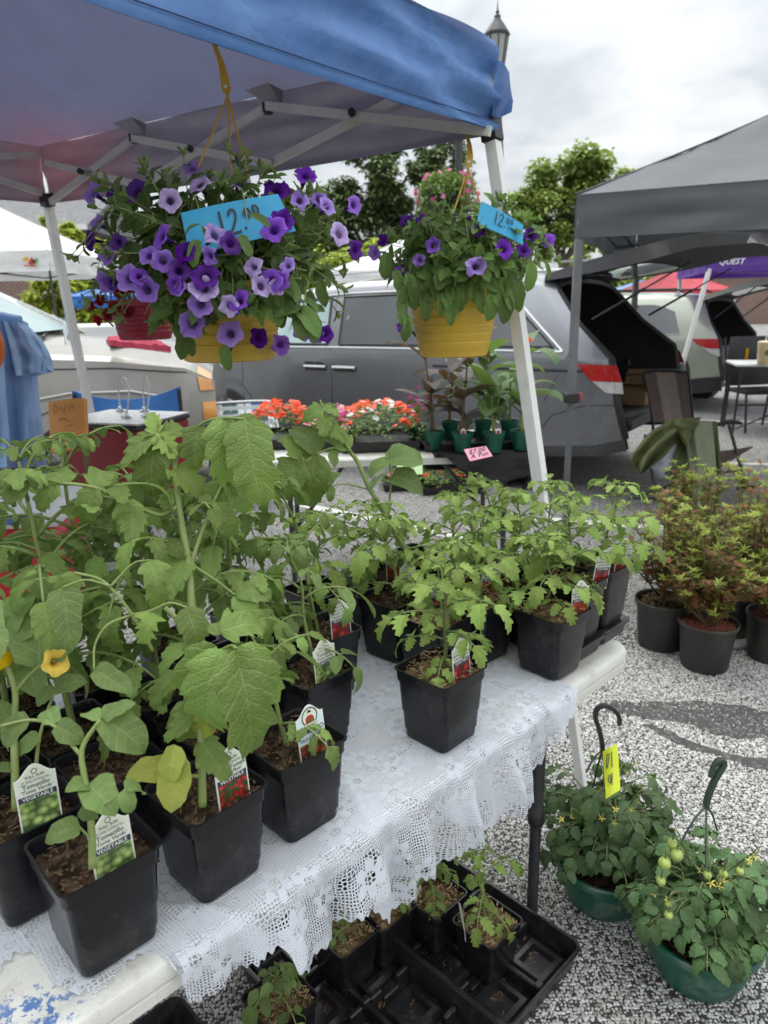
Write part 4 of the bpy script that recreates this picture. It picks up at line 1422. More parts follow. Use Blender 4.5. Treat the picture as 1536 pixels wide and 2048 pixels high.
def make_tag(kind):
 w, h = .043, .078
 mb = MB()
 y = -.0006
 if kind == 'german':
  mats = [M_['card_white'], M_['card_sky'], M_['ink_black'], M_['print_german'], M_['ink_red'], M_['card_cream'], M_['ink_green']]
  mb.plate(tag_outline(w, h), .001)
  o = [(x * .93, .002 + z * .955) for x, z in tag_outline(w, h)]
  mb.add([(x, y, z) for x, z in o], [tuple(range(len(o)))], 1)
  mb.add([(-w * .465, y - .0001, .002), (w * .465, y - .0001, .002), (w * .465, y - .0001, h * .36), (-w * .465, y - .0001, h * .36)], [(0, 1, 2, 3)], 3, [(0, 0), (1, 0), (1, .7), (0, .7)])
  # round emblem with a figure in a red shirt and dark hat over a banner
  cz, rd = h * .795, .0125
  n = 20
  mb.add([(rd * math.cos(2 * PI * k / n), y - .0001, cz + rd * math.sin(2 * PI * k / n)) for k in range(n)], [tuple(range(n))], 5)
  ring_outline(mb, 0, cz, rd, rd * .88, y - .0003, 2, 20)
  for pts, mi in (([(-.007, -.009), (.007, -.009), (.0065, -.001), (.003, .002), (-.003, .002), (-.0065, -.001)], 4), ([(-.0025, .0015), (.0025, .0015), (.0025, .0055), (-.0025, .0055)], 5),
      ([(-.0045, .0055), (.0045, .0055), (.0025, .0065), (.002, .0088), (-.002, .0088), (-.0025, .0065)], 2), ([(-.003, -.008), (.005, -.008), (.004, -.0035), (-.002, -.0035)], 6)):
   mb.add([(x, y - .0002, cz + z) for x, z in pts], [tuple(range(len(pts)))], mi)
  mb.add([(-.0125, y - .0004, cz - .0135), (.0125, y - .0004, cz - .0135), (.0125, y - .0004, cz - .0085), (-.0125, y - .0004, cz - .0085)], [(0, 1, 2, 3)], 5)
  text_mesh('FARMERS MARKET', .0026, facing(0, y - .0006, cz - .011), mb, 2)
  text_mesh('TOMATO', .0092, facing(0, y - .0004, h * .555), mb, 2, 1.05)
  text_mesh("'OLD GERMAN'", .0058, facing(0, y - .0004, h * .435), mb, 2, 1.0)
 else:
  names = {'tomatillo': ('Tomatillo', "'Toma Verde'"), 'grape': ('Grape Tomato', "'Sugar Plum'"), 'plum': ('Heirloom Tomato', "'Cherokee Purple'"), 'slice': ('Heirloom Tomato', "'Mortgage Lifter'")}[kind]
  mats = [M_['card_white'], M_['card_cream'], M_['ink_navy'], M_['print_' + kind], M_['ink_dark'], M_['card_white']]
  mb.plate(tag_outline(w, h), .001)
  o = [(x * .92, .002 + z * .95) for x, z in tag_outline(w, h)]
  mb.add([(x, y, z) for x, z in o], [tuple(range(len(o)))], 1)
  a = w * .46
  for z0, z1, mi in ((.002, h * .47, 3), (h * .47, h * .555, 2)):
   mb.add([(-a, y - .0002, z0), (a, y - .0002, z0), (a, y - .0002, z1), (-a, y - .0002, z1)], [(0, 1, 2, 3)], mi, [(0, 0), (1, 0), (1, 1), (0, 1)])
  text_mesh('VEGETABLE', .0062, facing(0, y - .0005, h * .513), mb, 5)
  text_mesh(names[0], .0074 if len(names[0]) < 13 else .0056, facing(0, y - .0003, h * .685), mb, 4)
  text_mesh(names[1], .0060 if len(names[1]) < 14 else .0050, facing(0, y - .0003, h * .61), mb, 4, shear=.2)
  text_mesh('6+ hours of direct sun', .0031, facing(0, y - .0003, h * .765), mb, 4)
  text_mesh('FULL SUN', .0046, facing(0, y - .0003, h * .82), mb, 4)
  mb.add([(-a * .85, y - .0002, h * .737), (a * .85, y - .0002, h * .737), (a * .85, y - .0002, h * .741), (-a * .85, y - .0002, h * .741)], [(0, 1, 2, 3)], 4)
  ring_outline(mb, 0, h * .895, .0032, .0024, y - .0003, 4)
 me = mb.mesh('plant_tag', mats, .5)
 me['print'] = kind
 return me


def stick_tag(kind, loc, rz, label, tilt=(0, 0), scale=1.0):
 if kind not in TAGMESH:
  TAGMESH[kind] = make_tag(kind)
 o = put('plant_tag', TAGMESH[kind])
 o.rotation_mode = 'XYZ'
 o.location = loc
 o.rotation_euler = (tilt[0], tilt[1], rz)
 o.scale = (scale,) * 3
 tag(o, label, 'plant tag', 'printed tags in the pots')


def tag_in(key, kind, lx, ly, label, yaw=0.0, tilt=(-.08, 0), up=0.0, scale=1.07):
 r = ROOTS[key]
 M = Matrix.Translation(r.location) @ Matrix.Rotation(r.rotation_euler.z, 4, 'Z')
 p = M @ Vector((lx, ly, PH_ - .024 + up))
 stick_tag(kind, p, r.rotation_euler.z + yaw, label, tilt, scale)


tag_in('A', 'tomatillo', .006, -.044, 'tomatillo tag in the nearest pot at the bottom left', .0)
tag_in('B', 'tomatillo', .010, -.046, 'tomatillo tag in the pot at the left edge', -.1, (-.08, .02), .012)
tag_in('C', 'grape', .012, -.044, 'grape tomato tag with a picture of red cherry fruits', .0, (-.08, 0), .006)
tag_in('D', 'german', .008, -.040, 'pale blue tag reading TOMATO OLD GERMAN with round emblem', .0, (-.12, 0), .002)
tag_in('E', 'tomatillo', .004, -.036, 'tomatillo tag in the pot behind the one with emblem tag', .0)
tag_in('F', 'plum', .022, -.034, 'plum tomato tag overlapped by a long leaf beside the bare lace', .0)
tag_in('J', 'plum', .008, -.040, 'plum tomato tag in the pot standing alone at the front', .05)
tag_in('L', 'slice', .030, -.044, 'sliced tomato tag in the right end pot', -.2, (-.05, .05))
tag_in('M', 'plum', .030, -.046, 'plum tomato tag tilted in the inner raised pot', -.2, (.0, .18))
tag_in('N', 'plum', .018, -.044, 'plum tomato tag in the outermost raised pot at the table corner', -.25, (.0, .10))
tag_in('K', 'plum', .030, .035, 'plum tomato tag behind the lone front pot, half hidden by leaves', -.2, (-.05, .1), -.004)
tag_in('G', 'slice', .042, .0, 'tomato tag tilted in the pot with bare lower stem', -.1, (-.1, .2))
tag_in('Q', 'slice', .040, .01, 'tomato tag standing above the rim behind the right end pot', -.3, (-.05, .12))
tag_in('R', 'plum', .0, .03, 'tomato tag in the second row pot beside the raised pots', -.3, (-.05, .1))
tag_in('U', 'plum', .01, -.03, 'tomato tag in the third row of the right cluster', -.3, (-.05, .1))
tag_in('W', 'slice', .02, -.03, 'tomato tag by the leaning plant at the back of the table', .1, (-.05, .05))
tag_in('I', 'grape', .02, -.03, 'cream tag half buried among leaves in the second row', .1, (-.05, -.1))

# ------------------------------------------------------------------ blue pop-up tent over the left half
ZE, ZT, ZP = 1.92, 2.145, 2.76          # lower edge of the skirt, top of the skirt, peak
TR = Vector((.332, 2.285, 0))          # right corner
TL = Vector((-1.46, 3.47, 0))          # far left corner
TN = Vector((-.62, -.785, 0)).normalized() * 2.30
TC = TR + TN
TK = TL + TN
CEN = (TR + TL + TC + TK) / 4


def on_vplane(x, y, a, b):
 """point of the vertical plane through ground points a, b seen at pixel x, y"""
 n = (b - a).cross(Vector((0, 0, 1)))
 d = ray(x, y)
 t = (a - EYE).dot(n) / d.dot(n)
 return EYE + d * t


def zed(p, z):
 return Vector((p.x, p.y, z))


def canopy_mat():
 mt = bpy.data.materials.new('blue_canopy')
 mt.use_nodes = True
 g = G(mt.node_tree)
 co = g.n('ShaderNodeTexCoord').outputs['Object']
 nz = g.noise(co, 5, 5, .6)
 out_c = g.mix(g.sstep(nz, .35, .65), (.060, .165, .41), (.09, .215, .48))
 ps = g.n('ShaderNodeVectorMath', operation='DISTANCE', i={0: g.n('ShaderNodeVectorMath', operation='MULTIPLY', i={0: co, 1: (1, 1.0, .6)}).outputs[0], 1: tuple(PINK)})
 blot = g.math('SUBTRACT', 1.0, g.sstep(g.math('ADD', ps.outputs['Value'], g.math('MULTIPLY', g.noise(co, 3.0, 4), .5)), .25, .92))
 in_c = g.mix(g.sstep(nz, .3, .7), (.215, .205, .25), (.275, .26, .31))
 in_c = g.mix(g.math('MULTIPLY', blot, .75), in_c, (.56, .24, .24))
 bf = g.n('ShaderNodeNewGeometry').outputs['Backfacing']
 col = g.mix(bf, out_c, in_c)
 w1 = g.n('ShaderNodeTexNoise', i={'Vector': co, 'Scale': 3.0, 'Detail': 5, 'Roughness': .5, 'Distortion': .6}).outputs[0]
 bp = g.n('ShaderNodeBump', i={'Strength': .6, 'Distance': .06, 'Height': w1})
 b = g.n('ShaderNodeBsdfPrincipled', i={'Base Color': col, 'Roughness': .48, 'Specular IOR Level': .4, 'Normal': bp.outputs[0]})
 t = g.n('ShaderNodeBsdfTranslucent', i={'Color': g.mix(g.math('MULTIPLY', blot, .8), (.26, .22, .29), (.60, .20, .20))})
 mx = g.n('ShaderNodeMixShader', i={0: .16, 1: b.outputs[0], 2: t.outputs[0]})
 g.n('ShaderNodeOutputMaterial', i={0: mx.outputs[0]})
 return mt


def roof_z(p):
 """height of the roof above ground point p (pyramid with a little sag)"""
 best = 1e9
 for a, b in ((TR, TL), (TL, TK), (TK, TC), (TC, TR)):
  n = (b - a).cross(Vector((0, 0, 1))).normalized()
  h = abs((CEN - a).dot(n))
  best = min(best, abs((p - a).dot(n)) / h)
 return ZT + (ZP - ZT) * (best - .10 * math.sin(best * PI))


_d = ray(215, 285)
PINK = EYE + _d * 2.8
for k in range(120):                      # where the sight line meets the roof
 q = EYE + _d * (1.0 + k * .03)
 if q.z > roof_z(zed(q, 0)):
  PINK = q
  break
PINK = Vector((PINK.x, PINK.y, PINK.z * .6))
tent = thing('canopy_tent', 'blue pop-up canopy tent with white metal frame over the left side', 'canopy tent', zed(CEN, 0))
TO = Matrix.Translation(-tent.location)


def tl(p):
 return Vector(p) - tent.location


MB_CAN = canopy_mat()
mb = MB()
NU = 26
SEAM = []
for a, b in ((TR, TL), (TL, TK), (TK, TC), (TC, TR)):
 # roof panel
 P = []
 for i in range(NU + 1):
  row = []
  for j in range(NU + 1):
   t = j / NU
   p = lerp(lerp(a, b, i / NU), CEN, t)
   sag = .045 * math.sin(PI * t) * (.5 + .5 * math.sin(PI * i / NU)) + .02 * noise.noise(p * 2.6) * math.sin(PI * t)
   row.append(Vector((p.x, p.y, lerp(ZT, ZP, t) - sag)))
  P.append(row)
 mb.grid(P[::-1])
 # skirt with folds
 n = (b - a).cross(Vector((0, 0, 1))).normalized()
 if (CEN - a).dot(n) > 0:
  n = -n
 P = []
 M_u = 70
 front = (a - TC).length < 1e-6
 for i in range(M_u + 1):
  u = i / M_u
  row = []
  for j in range(13):
   t = j / 12
   p = lerp(a, b, u)
   fold = (.016 * noise.noise(Vector((u * 5 + t * 1.5, t * 5.2, a.x * 3))) + .010 * noise.noise(Vector((u * 13 - t * 3, t * 9, a.y)))) * (.25 + .75 * math.sin(PI * min(1, t + .12)))
   # drawn tight diagonally from the corner
   tight = math.exp(-((u - 1) / .22) ** 2) if front else 0
   fold += .016 * tight * math.sin((t * 1.4 + (1 - u) * 2.6) * 9) + (.007 * math.sin(t * 8 + u * 11 + 2 * noise.noise(Vector((u * 4, t * 2, 3)))) * math.sin(PI * t) if front else 0)
   z = lerp(ZT, ZE, t) - .012 * math.sin(PI * u) * t
   q = p + n * (.012 * t + fold)
   row.append(Vector((q.x, q.y, z)))
  P.append(row)
 mb.grid(P[::-1])
 # hem band along the lower edge
 P = []
 for i in range(M_u + 1):
  u = i / M_u
  p = lerp(a, b, u) + n * .018
  z = ZE - .012 * math.sin(PI * u)
  P.append([Vector((p.x, p.y, z + .022)), Vector((p.x + n.x * .003, p.y + n.y * .003, z + .008)), Vector((p.x, p.y, z - .002))])
 mb.grid(P[::-1])
 SEAM.append([r[0] + n * .004 for r in P])
 q = zed(a, 0) + n * .022 + (b - a).normalized() * .035
 SEAM.append([zed(q, z_) for z_ in (ZT - .02, (ZT + ZE) / 2, ZE + .01)])
mb.v = [tuple(tl(p)) for p in mb.v]
# normals must point outward for the two sided cloth
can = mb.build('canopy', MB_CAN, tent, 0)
# material uses world-like coordinates: shift by the thing's place
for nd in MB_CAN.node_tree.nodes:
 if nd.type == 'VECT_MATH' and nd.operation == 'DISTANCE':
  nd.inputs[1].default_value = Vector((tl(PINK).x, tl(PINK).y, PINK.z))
mb = MB()
for s_ in SEAM:
 mb.tube([tl(p) for p in s_], .0016, 4)
mb.build('seam', pm('thread', (.02, .05, .14), (.03, .06, .16), 9, .8), tent, 0)
# turned back corner flap
mb = MB()
base = zed(TR, 2.10)
ox = RGT
P = []
for i in range(8):
 row = []
 for j in range(8):
  u, t = i / 7, j / 7
  p = base + ox * (-.004 + .062 * u * (1 - .35 * abs(t - .55))) + Vector((0, 0, -.005 - .135 * t - .02 * u + .05 * u * (t > .5) * (t - .5))) + Vector((0, -1, 0)) * (.03 * math.sin(u * 4 + t * 3) + .012)
  row.append(tl(p))
 P.append(row)
mb.grid(P[::-1])
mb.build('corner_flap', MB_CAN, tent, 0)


def bar(a, b, w=.030, h=.018, name='truss_bar', mat='metal_white'):
 mb = MB()
 mb.bar(tl(a), tl(b), w, h)
 return mb.build(name, M_[mat], tent, .5)


pm('frame_white', (.60, .58, .55), (.52, .50, .47), 6, .42, dirt=(.35, .32, .28), dirt_scale=8, dirt_amt=.3)
IN = (CEN - TR).normalized() * .07
a_, b_ = TR + IN, TL + (CEN - TL).normalized() * .07
V_ = lambda x, y: on_vplane(x, y, a_, b_)
for p, q in (((985, 264), (535, 213)), ((925, 130), (540, 325)), ((545, 329), (265, 277)), ((530, 214), (292, 362)), ((268, 274), (98, 404)), ((88, 325), (285, 372))):
 A, B = V_(*p), V_(*q)
 off = TN.normalized() * (.012 if p[1] > q[1] else -.008)
 bar(A + off, B + off, .016, .026, mat='frame_white')
# trusses along the two neighbouring sides
E1, E2 = b_, TK + IN
V2 = lambda x, y: on_vplane(x, y, E1, E2)
LT, LB = zed(b_, ZT - .04), zed(b_, ZE + .02)
side = (E2 - E1)
for t0, z0, t1, z1 in ((.0, 2.10, .36, 1.96), (.0, 1.95, .36, 2.12), (.36, 1.96, .7, 2.12), (.36, 2.12, .7, 1.97), (.7, 2.12, 1, 1.95), (.7, 1.97, 1, 2.1)):
 bar(zed(E1 + side * t0, z0), zed(E1 + side * t1, z1), .016, .026, mat='frame_white')
N1, N2 = TR + IN, TC + (CEN - TC).normalized() * .07
ns = N2 - N1
for t0, z0, t1, z1 in ((.0, 2.08, .34, 2.0), (.0, 1.98, .34, 2.08), (.34, 2.0, .67, 2.08), (.34, 2.08, .67, 2.0), (.67, 2.08, 1, 1.98), (.67, 2.0, 1, 2.08)):
 bar(zed(N1 + ns * t0, z0), zed(N1 + ns * t1, z1), .016, .026, mat='frame_white')
# inner struts up to the peak
for p in ((268, 274), (535, 213)):
 q = V_(*p)
 mb = MB()
 mb.box((-.016, -.02, -.022), (.016, .02, .022), M=Matrix.Translation(tl(q)), bev=.005)
 mb.build('joint', M_['plastic_black'], tent)
 mb = MB()
 r = q + Vector((.01, -.03, .03))
 mb.add([tl(r + Vector((-.075, 0, .012))), tl(r + Vector((.0, -.01, .030))), tl(r + Vector((.05, 0, .008))), tl(r + Vector((.04, .01, -.03))), tl(r + Vector((-.01, .01, -.028)))], [(0, 1, 2, 3, 4), (4, 3, 2, 1, 0)])
 mb.build('fabric_patch', pm('canopy_patch', (.30, .28, .31), (.34, .32, .35), 8, .7), tent)
for p in ((172, 345), (390, 300), (712, 229)):
 q = V_(*p) + TN.normalized() * .02
 mb = MB()
 mb.lathe([(.0001, 0), (.012, 0), (.012, .02), (.0001, .02)], 10, M=Matrix.Translation(tl(q)) @ Matrix.Rotation(PI / 2, 4, 'X'))
 mb.build('pivot', M_['plastic_black'], tent)
peak = bar(zed(CEN, ZP - .30), zed(CEN, ZP - .02), .03, .03, 'centre_pole', 'frame_white')


def slant_leg(top, foot, w=.035):
 mb = MB()
 mid = lerp(top, foot, .52)
 mb.bar(tl(top), tl(mid), w, w, up=TN.normalized())
 leg = mb.build('leg', M_['metal_white'], tent, .5)
 mb = MB()
 mb.bar(tl(mid), tl(foot), w * .72, w * .72, up=TN.normalized())
 mb.build('inner_leg', M_['metal_white'], leg, .5)
 mb = MB()
 mb.bar(tl(top + (top - foot).normalized() * .06), tl(top - (top - foot).normalized() * -.004), w * 1.35, w * 1.35, up=TN.normalized())
 mb.build('corner_bracket', M_['plastic_black'], leg, .4)


slant_leg(at(986, 285, 2.075), Vector((.598, 1.93, 0)))
slant_leg(zed(TL, 1.92) + Vector((.0, .0, -.02)), Vector((-1.52, 3.95, 0)), .034)
slant_leg(zed(TC, 1.9), zed(TC, 0) + (TC - CEN).normalized() * .35)
slant_leg(zed(TK, 1.9), zed(TK, 0) + (TK - CEN).normalized() * .35)

# ------------------------------------------------------------------ hanging baskets


def join_far(pl, limit=285):
 """keep the leaves that show largest as parts, join the rest into one part"""
 if len(pl.leaves) <= limit:
  return
 pl.leaves.sort(key=lambda q: ((pl.M @ q[1].translation) - EYE).length / max(q[1].to_scale()[1], 1e-4))
 rest = pl.leaves[limit:]
 pl.leaves = pl.leaves[:limit]
 groups = {}
 for me, M in rest:
  groups.setdefault(me.materials[0].name, []).append((me, M))
 names = list(groups)
 mb = MB()
 for k, nm in enumerate(names):
  for me, M in groups[nm]:
   uvl = {}
   for lp, u in zip(me.loops, me.uv_layers[0].data):
    uvl[lp.vertex_index] = tuple(u.uv)
   mb.add([M @ v.co for v in me.vertices], [tuple(p.vertices) for p in me.polygons], k, [uvl.get(i, (0, 0)) for i in range(len(me.vertices))])
 o = mb.build('leaves', [bpy.data.materials[n] for n in names], pl.root, 0)
 o['kind'] = 'stuff'


def basket_pot(name_mat, r1, r0, h, n=40, bands=5):
 mb = MB()
 prof = [(.001, 0), (r0 * .92, 0), (r0, .004), (r0 + .001, .012)]
 for k in range(bands):
  t0 = .12 + .62 * k / bands
  t1 = .12 + .62 * (k + .8) / bands
  prof += [(lerp(r0, r1 - .004, t0), h * t0), (lerp(r0, r1 - .004, t0) + .0016, h * t0 + .003), (lerp(r0, r1 - .004, t1) + .0016, h * t1), (lerp(r0, r1 - .004, t1), h * t1 + .003)]
 prof += [(r1 - .006, h - .026), (r1 + .001, h - .023), (r1 + .003, h - .002), (r1 + .001, h), (r1 - .004, h - .001), (r1 - .008, h - .03), (r0 * .96, .02)]
 mb.lathe(prof, n, cap1=True)
 return mb.mesh('pot', M_[name_mat], .6)


def hand_strokes(mb, strokes, Q, w, mi, lift=.0012):
 """pen strokes (u, v in 0..1 on the quad Q = four corners a b c d) as flat ribbons"""
 a, b, c, d = [Vector(q) for q in Q]
 nrm = (b - a).cross(d - a).normalized()
 if nrm.dot(EYE - a) < 0 and mi is not None and lift > 0:
  pass

 def P(u, v):
  return lerp(lerp(d, c, u), lerp(a, b, u), 1 - v)
 for st in strokes:
  pts = spline([P(u, v) for u, v in st], max(4, 3 * len(st))) if len(st) > 2 else [P(u, v) for u, v in st]
  vs = []
  for i, p in enumerate(pts):
   t = (pts[min(i + 1, len(pts) - 1)] - pts[max(i - 1, 0)]).normalized()
   s = t.cross(nrm).normalized() * w / 2
   vs += [p + s + nrm * lift, p - s + nrm * lift]
  mb.add(vs, [(2 * i, 2 * i + 1, 2 * i + 3, 2 * i + 2) for i in range(len(pts) - 1)], mi)


def zero(cx, cy, rx, ry):
 return [(cx + rx * math.cos(a), cy + ry * math.sin(a)) for a in [PI * .5 + 2 * PI * k / 8 for k in range(9)]]


TWELVE = [[(.0, .98), (-.02, .0)], [(.17, .75), (.24, .95), (.33, .9), (.33, .65), (.22, .3), (.13, .04), (.25, .05), (.36, .06)], [(.46, .20), (.47, .10)], zero(.60, .72, .055, .17), zero(.80, .78, .055, .17)]


def price_card(name, label, corners, mat, strokes, pen, t=.0012, ink='ink_black'):
 """corners a (lower left) b (lower right) c (upper right) d (upper left) in the world"""
 a, b, c, d = [Vector(q) for q in corners]
 root = thing(name, label, 'price card', lerp(a, b, .5), 0)
 L = lambda p: p - root.location
 nrm = (b - a).cross(d - a).normalized()
 bend = lambda u, v: nrm * (.006 * math.sin(PI * u) - .004 * v)
 n = 8
 front = [[L(lerp(lerp(a, b, i / n), lerp(d, c, i / n), j / n) + bend(i / n, j / n)) for j in range(n + 1)] for i in range(n + 1)]
 mb = MB()
 mb.grid(front)
 mb.grid([[p - nrm * t for p in r] for r in front][::-1])
 rim = [r[0] for r in front] + front[-1][1:] + [r[-1] for r in front[::-1]][1:] + front[0][::-1][1:-1]
 mb.rings([rim, [p - nrm * t for p in rim]])
 mb.build('card', M_[mat], root, .5)
 mb = MB()
 hand_strokes(mb, strokes, (L(a), L(b), L(c), L(d)), pen, 0, .0075)
 mb.build('lettering', M_[ink], root, 0)
 return root


def petunia(name, label, center, Rx, Rz, pot_c, r1, r0, h, nst, seed, leafL, flowers, pot='pot_yellow', hook=None, kind='petunia', tip='petunia_tip', group='petunia hanging baskets', strands=None, avoid=None, droop_low=-.6, fl_size=.06):
 rr = random.Random(seed)
 root = thing(name, label, 'hanging basket', pot_c, rr.uniform(0, 6), group)
 pl = Plant(root)
 put('pot', basket_pot(pot, r1, r0, h), root)
 soil_patch(MB(), r1 - .006, h - .03, rr, 12, .006, rad=True, chips=30).build('soil', [M_['soil'], M_['soil_chip']], root, 0)
 C = pl.L(center)
 R3 = pl.M.to_3x3().inverted()
 for i in range(nst):
  az = i * 2.39996 + rr.uniform(-.3, .3)
  el = math.asin(rr.uniform(droop_low, .98))
  k = rr.uniform(.68, 1.03) if i % 4 else rr.uniform(.35, .7)
  e = C + Vector((math.cos(az) * math.cos(el) * Rx * k, math.sin(az) * math.cos(el) * Rx * k, math.sin(el) * Rz * k))
  s = Vector((rr.uniform(-.5, .5) * r1 + .45 * r1 * math.cos(az), .45 * r1 * math.sin(az) + rr.uniform(-.5, .5) * r1, h - .02))
  q = s * .55 + e * .45 + Vector((0, 0, .05 + .09 * (el < .2)))
  if el < 0:
   o = Vector((math.cos(az), math.sin(az), 0)) * (r1 * 1.15)
   q = Vector((o.x, o.y, h + .05))
  pts = spline([s, q, e], 10)
  pl.stem.tube(pts, [lerp(.0024, .0011, t / 10) for t in range(11)], 4)
  nl = rr.choice((4, 5, 5, 6))
  for j in range(nl):
   t = lerp(.35, .95, j / (nl - 1))
   b = pts[int(t * 10)]
   d = (pts[min(10, int(t * 10) + 1)] - pts[max(0, int(t * 10) - 1)]).normalized()
   out = (b - C)
   out = out.normalized() if out.length > .02 else Vector((0, 0, 1))
   sd = d.orthogonal()
   sd.rotate(Matrix.Rotation(rr.uniform(0, 6.28) + j * 2.4, 3, d))
   ld = (sd * .9 + d * .5 + out * .45 + Vector((0, 0, -.25 if el < .3 else .05))).normalized()
   nn = out + Vector((0, 0, .7)) + Vector((rr.uniform(-.4, .4), rr.uniform(-.4, .4), rr.uniform(-.3, .3)))
   pl.leaf(kind, b, ld, nn, leafL * rr.uniform(.75, 1.35) * (1.0 if t < .8 else .75), rr)
  # a tuft of young leaves at the tip
  d = (pts[-1] - pts[-3]).normalized()
  for j in range(5 if i % 2 else 3):
   sd = d.orthogonal()
   sd.rotate(Matrix.Rotation(j * 1.57 + rr.uniform(0, 1), 3, d))
   pl.leaf(tip, pts[-1], (d + sd * .55 + Vector((0, 0, .15))), sd * -1 + d * .4, leafL * rr.uniform(.4, .62), rr)
 # flowers measured from the photograph, set on the outer shell of the foliage
 for (x, y, knd, sz, fx, fy) in flowers:
  d = ray(x, y)
  dep = (center - EYE).dot(FWD)
  q = EYE + d * dep - center
  k = (q.dot(RGT) / Rx) ** 2 + (q.dot(UPV) / Rz) ** 2
  dd = dep - Rx * .9 * math.sqrt(max(0.02, 1 - min(1, k)))
  p = EYE + d * dd
  nrm = -FWD + RGT * fx + UPV * fy
  me = FLOWER[knd][rr.randrange(3)]
  z = (R3 @ nrm).normalized()
  M = frame_matrix(pl.L(p), z.orthogonal(), z, sz)
  M = M @ Matrix.Rotation(rr.uniform(0, 6), 4, 'Z')
  put('flower', me, root, M)
  base = pl.L(p) - z * sz * 1.0
  tgt = C + (base - C) * .45
  pl.stem.tube(spline([base, base - z * .02, tgt], 6), .0012, 4)
  if rr.random() < .35:
   e = base + Vector((rr.uniform(-.03, .03), rr.uniform(-.03, .03), -.03))
   pl.stem.tube([base, lerp(base, e, .5), e], [.001, .003, .0045], 5, 1)
 if avoid:
  def clear(M):
   p = pl.M @ (M @ Vector((0, .5, 0))) - EYE
   w = p.dot(FWD)
   x, y = PW / 2 + FPX * p.dot(RGT) / w, PH / 2 - FPX * p.dot(UPV) / w
   return not (avoid[0] < x < avoid[1] and avoid[2] < y < avoid[3] and w < avoid[4])
  pl.leaves = [q for q in pl.leaves if clear(q[1])]
 for _ in range(nst // 8):
  me, M = rr.choice(pl.leaves)
  pl.stem.tube([M @ Vector((0, 0, 0)), M @ Vector((.1, .2, .25)), M @ Vector((.12, .3, .5))], [.001, .0022, .004], 5, 1)
 join_far(pl)
 if hook is not None:
  mb = MB()
  knot = pl.L(hook[0])
  for px in strands:
   rim = pl.L(px)
   mb.tube(spline([knot, lerp(knot, rim, .5), rim], 8), .0024, 6)
  # flat strap from the knot up to the frame, with a round hole
  hp = [pl.L(q) for q in hook]
  wv = R3 @ RGT
  fw = (R3 @ FWD)
  P = spline(hp, 14)
  wid = [.004, .010, .016, .0175, .017, .016, .015, .014, .013, .0125, .012, .012, .012, .012, .012]
  rows = []
  for i, q in enumerate(P):
   tw = 1.1 * i / 14
   w = wv * math.cos(tw) + fw * math.sin(tw)
   f = fw * math.cos(tw) - wv * math.sin(tw)
   rows.append([q - w * wid[i] * .6 - f * .0015, q + w * wid[i] * .6 - f * .0015, q + w * wid[i] * .6 + f * .0015, q - w * wid[i] * .6 + f * .0015])
  mb.rings(rows, cap0=True, cap1=True)
  ob = mb.build('hanger', M_[hook_mat], root, .5)
  mb = MB()
  c = P[3] - fw * .0023
  mb.lathe([(.0001, 0), (.0048, 0), (.0048, .0004), (.0001, .0005)], 12, M=Matrix.Translation(c) @ (R3 @ Matrix((RGT, UPV, -FWD)).transposed()).to_4x4())
  mb.build('hanger_hole', M_['card_white'], ob, .5)
 return root, pl


hook_mat = 'hanger_yellow'
FL1 = [(185, 385, 'lavender', .056, -.5, .2), (275, 383, 'deep', .064, -.1, .1), (340, 400, 'pale', .052, .2, .0), (398, 368, 'pale', .05, -.3, .5), (480, 366, 'pale', .052, .3, .8), (553, 380, 'deep', .058, .2, .4), (612, 350, 'violet', .056, .4, .5), (322, 472, 'violet', .052, -.8, .2), (192, 447, 'lavender', .05, -.9, .2),
 (432, 470, 'pale', .052, .9, .3), (462, 487, 'deep', .046, .5, -.2), (548, 458, 'violet', .058, .0, .2), (566, 440, 'deep', .05, .3, .1), (680, 468, 'pale', .052, .7, .1), (709, 410, 'violet', .046, 1.0, .0), (640, 398, 'lavender', .05, .6, .2), (655, 412, 'lavender', .045, .8, .3), (326, 522, 'lavender', .048, .3, -.3),
 (257, 556, 'lavender', .060, -.1, .1), (293, 579, 'lavender', .056, .1, .0), (210, 565, 'lavender', .05, -.4, -.7), (408, 574, 'pale', .062, .1, .1), (410, 552, 'deep', .062, .0, .3), (400, 608, 'lavender', .056, -.2, -.1), (383, 648, 'lavender', .062, -.1, -.2), (460, 667, 'lavender', .060, .0, .0),
 (524, 572, 'pale', .05, .9, .1), (518, 676, 'deep', .046, .5, -.4), (562, 690, 'violet', .05, .6, -.4), (606, 662, 'lavender', .05, .3, -.6), (632, 668, 'lavender', .046, .5, -.5), (652, 668, 'deep', .044, .8, -.2), (712, 500, 'deep', .044, .8, -.3), (180, 480, 'deep', .046, -.8, -.2), (235, 485, 'deep', .04, -.4, -.3), (228, 384, 'deep', .045, -.3, .3), (385, 335, 'lavender', .05, .1, .6), (600, 400, 'lavender', .045, .3, .2)]
_r = random.Random(71)
FLX = [(_r.uniform(200, 690), _r.uniform(500, 620), _r.choice(('lavender', 'deep', 'violet', 'pale')), _r.uniform(.036, .05), _r.uniform(-.9, .9), _r.uniform(-.7, .5)) for _ in range(16)]
dB = 1.69
c1 = at(440, 512, dB)
pc = at(460, 720, dB + .03)
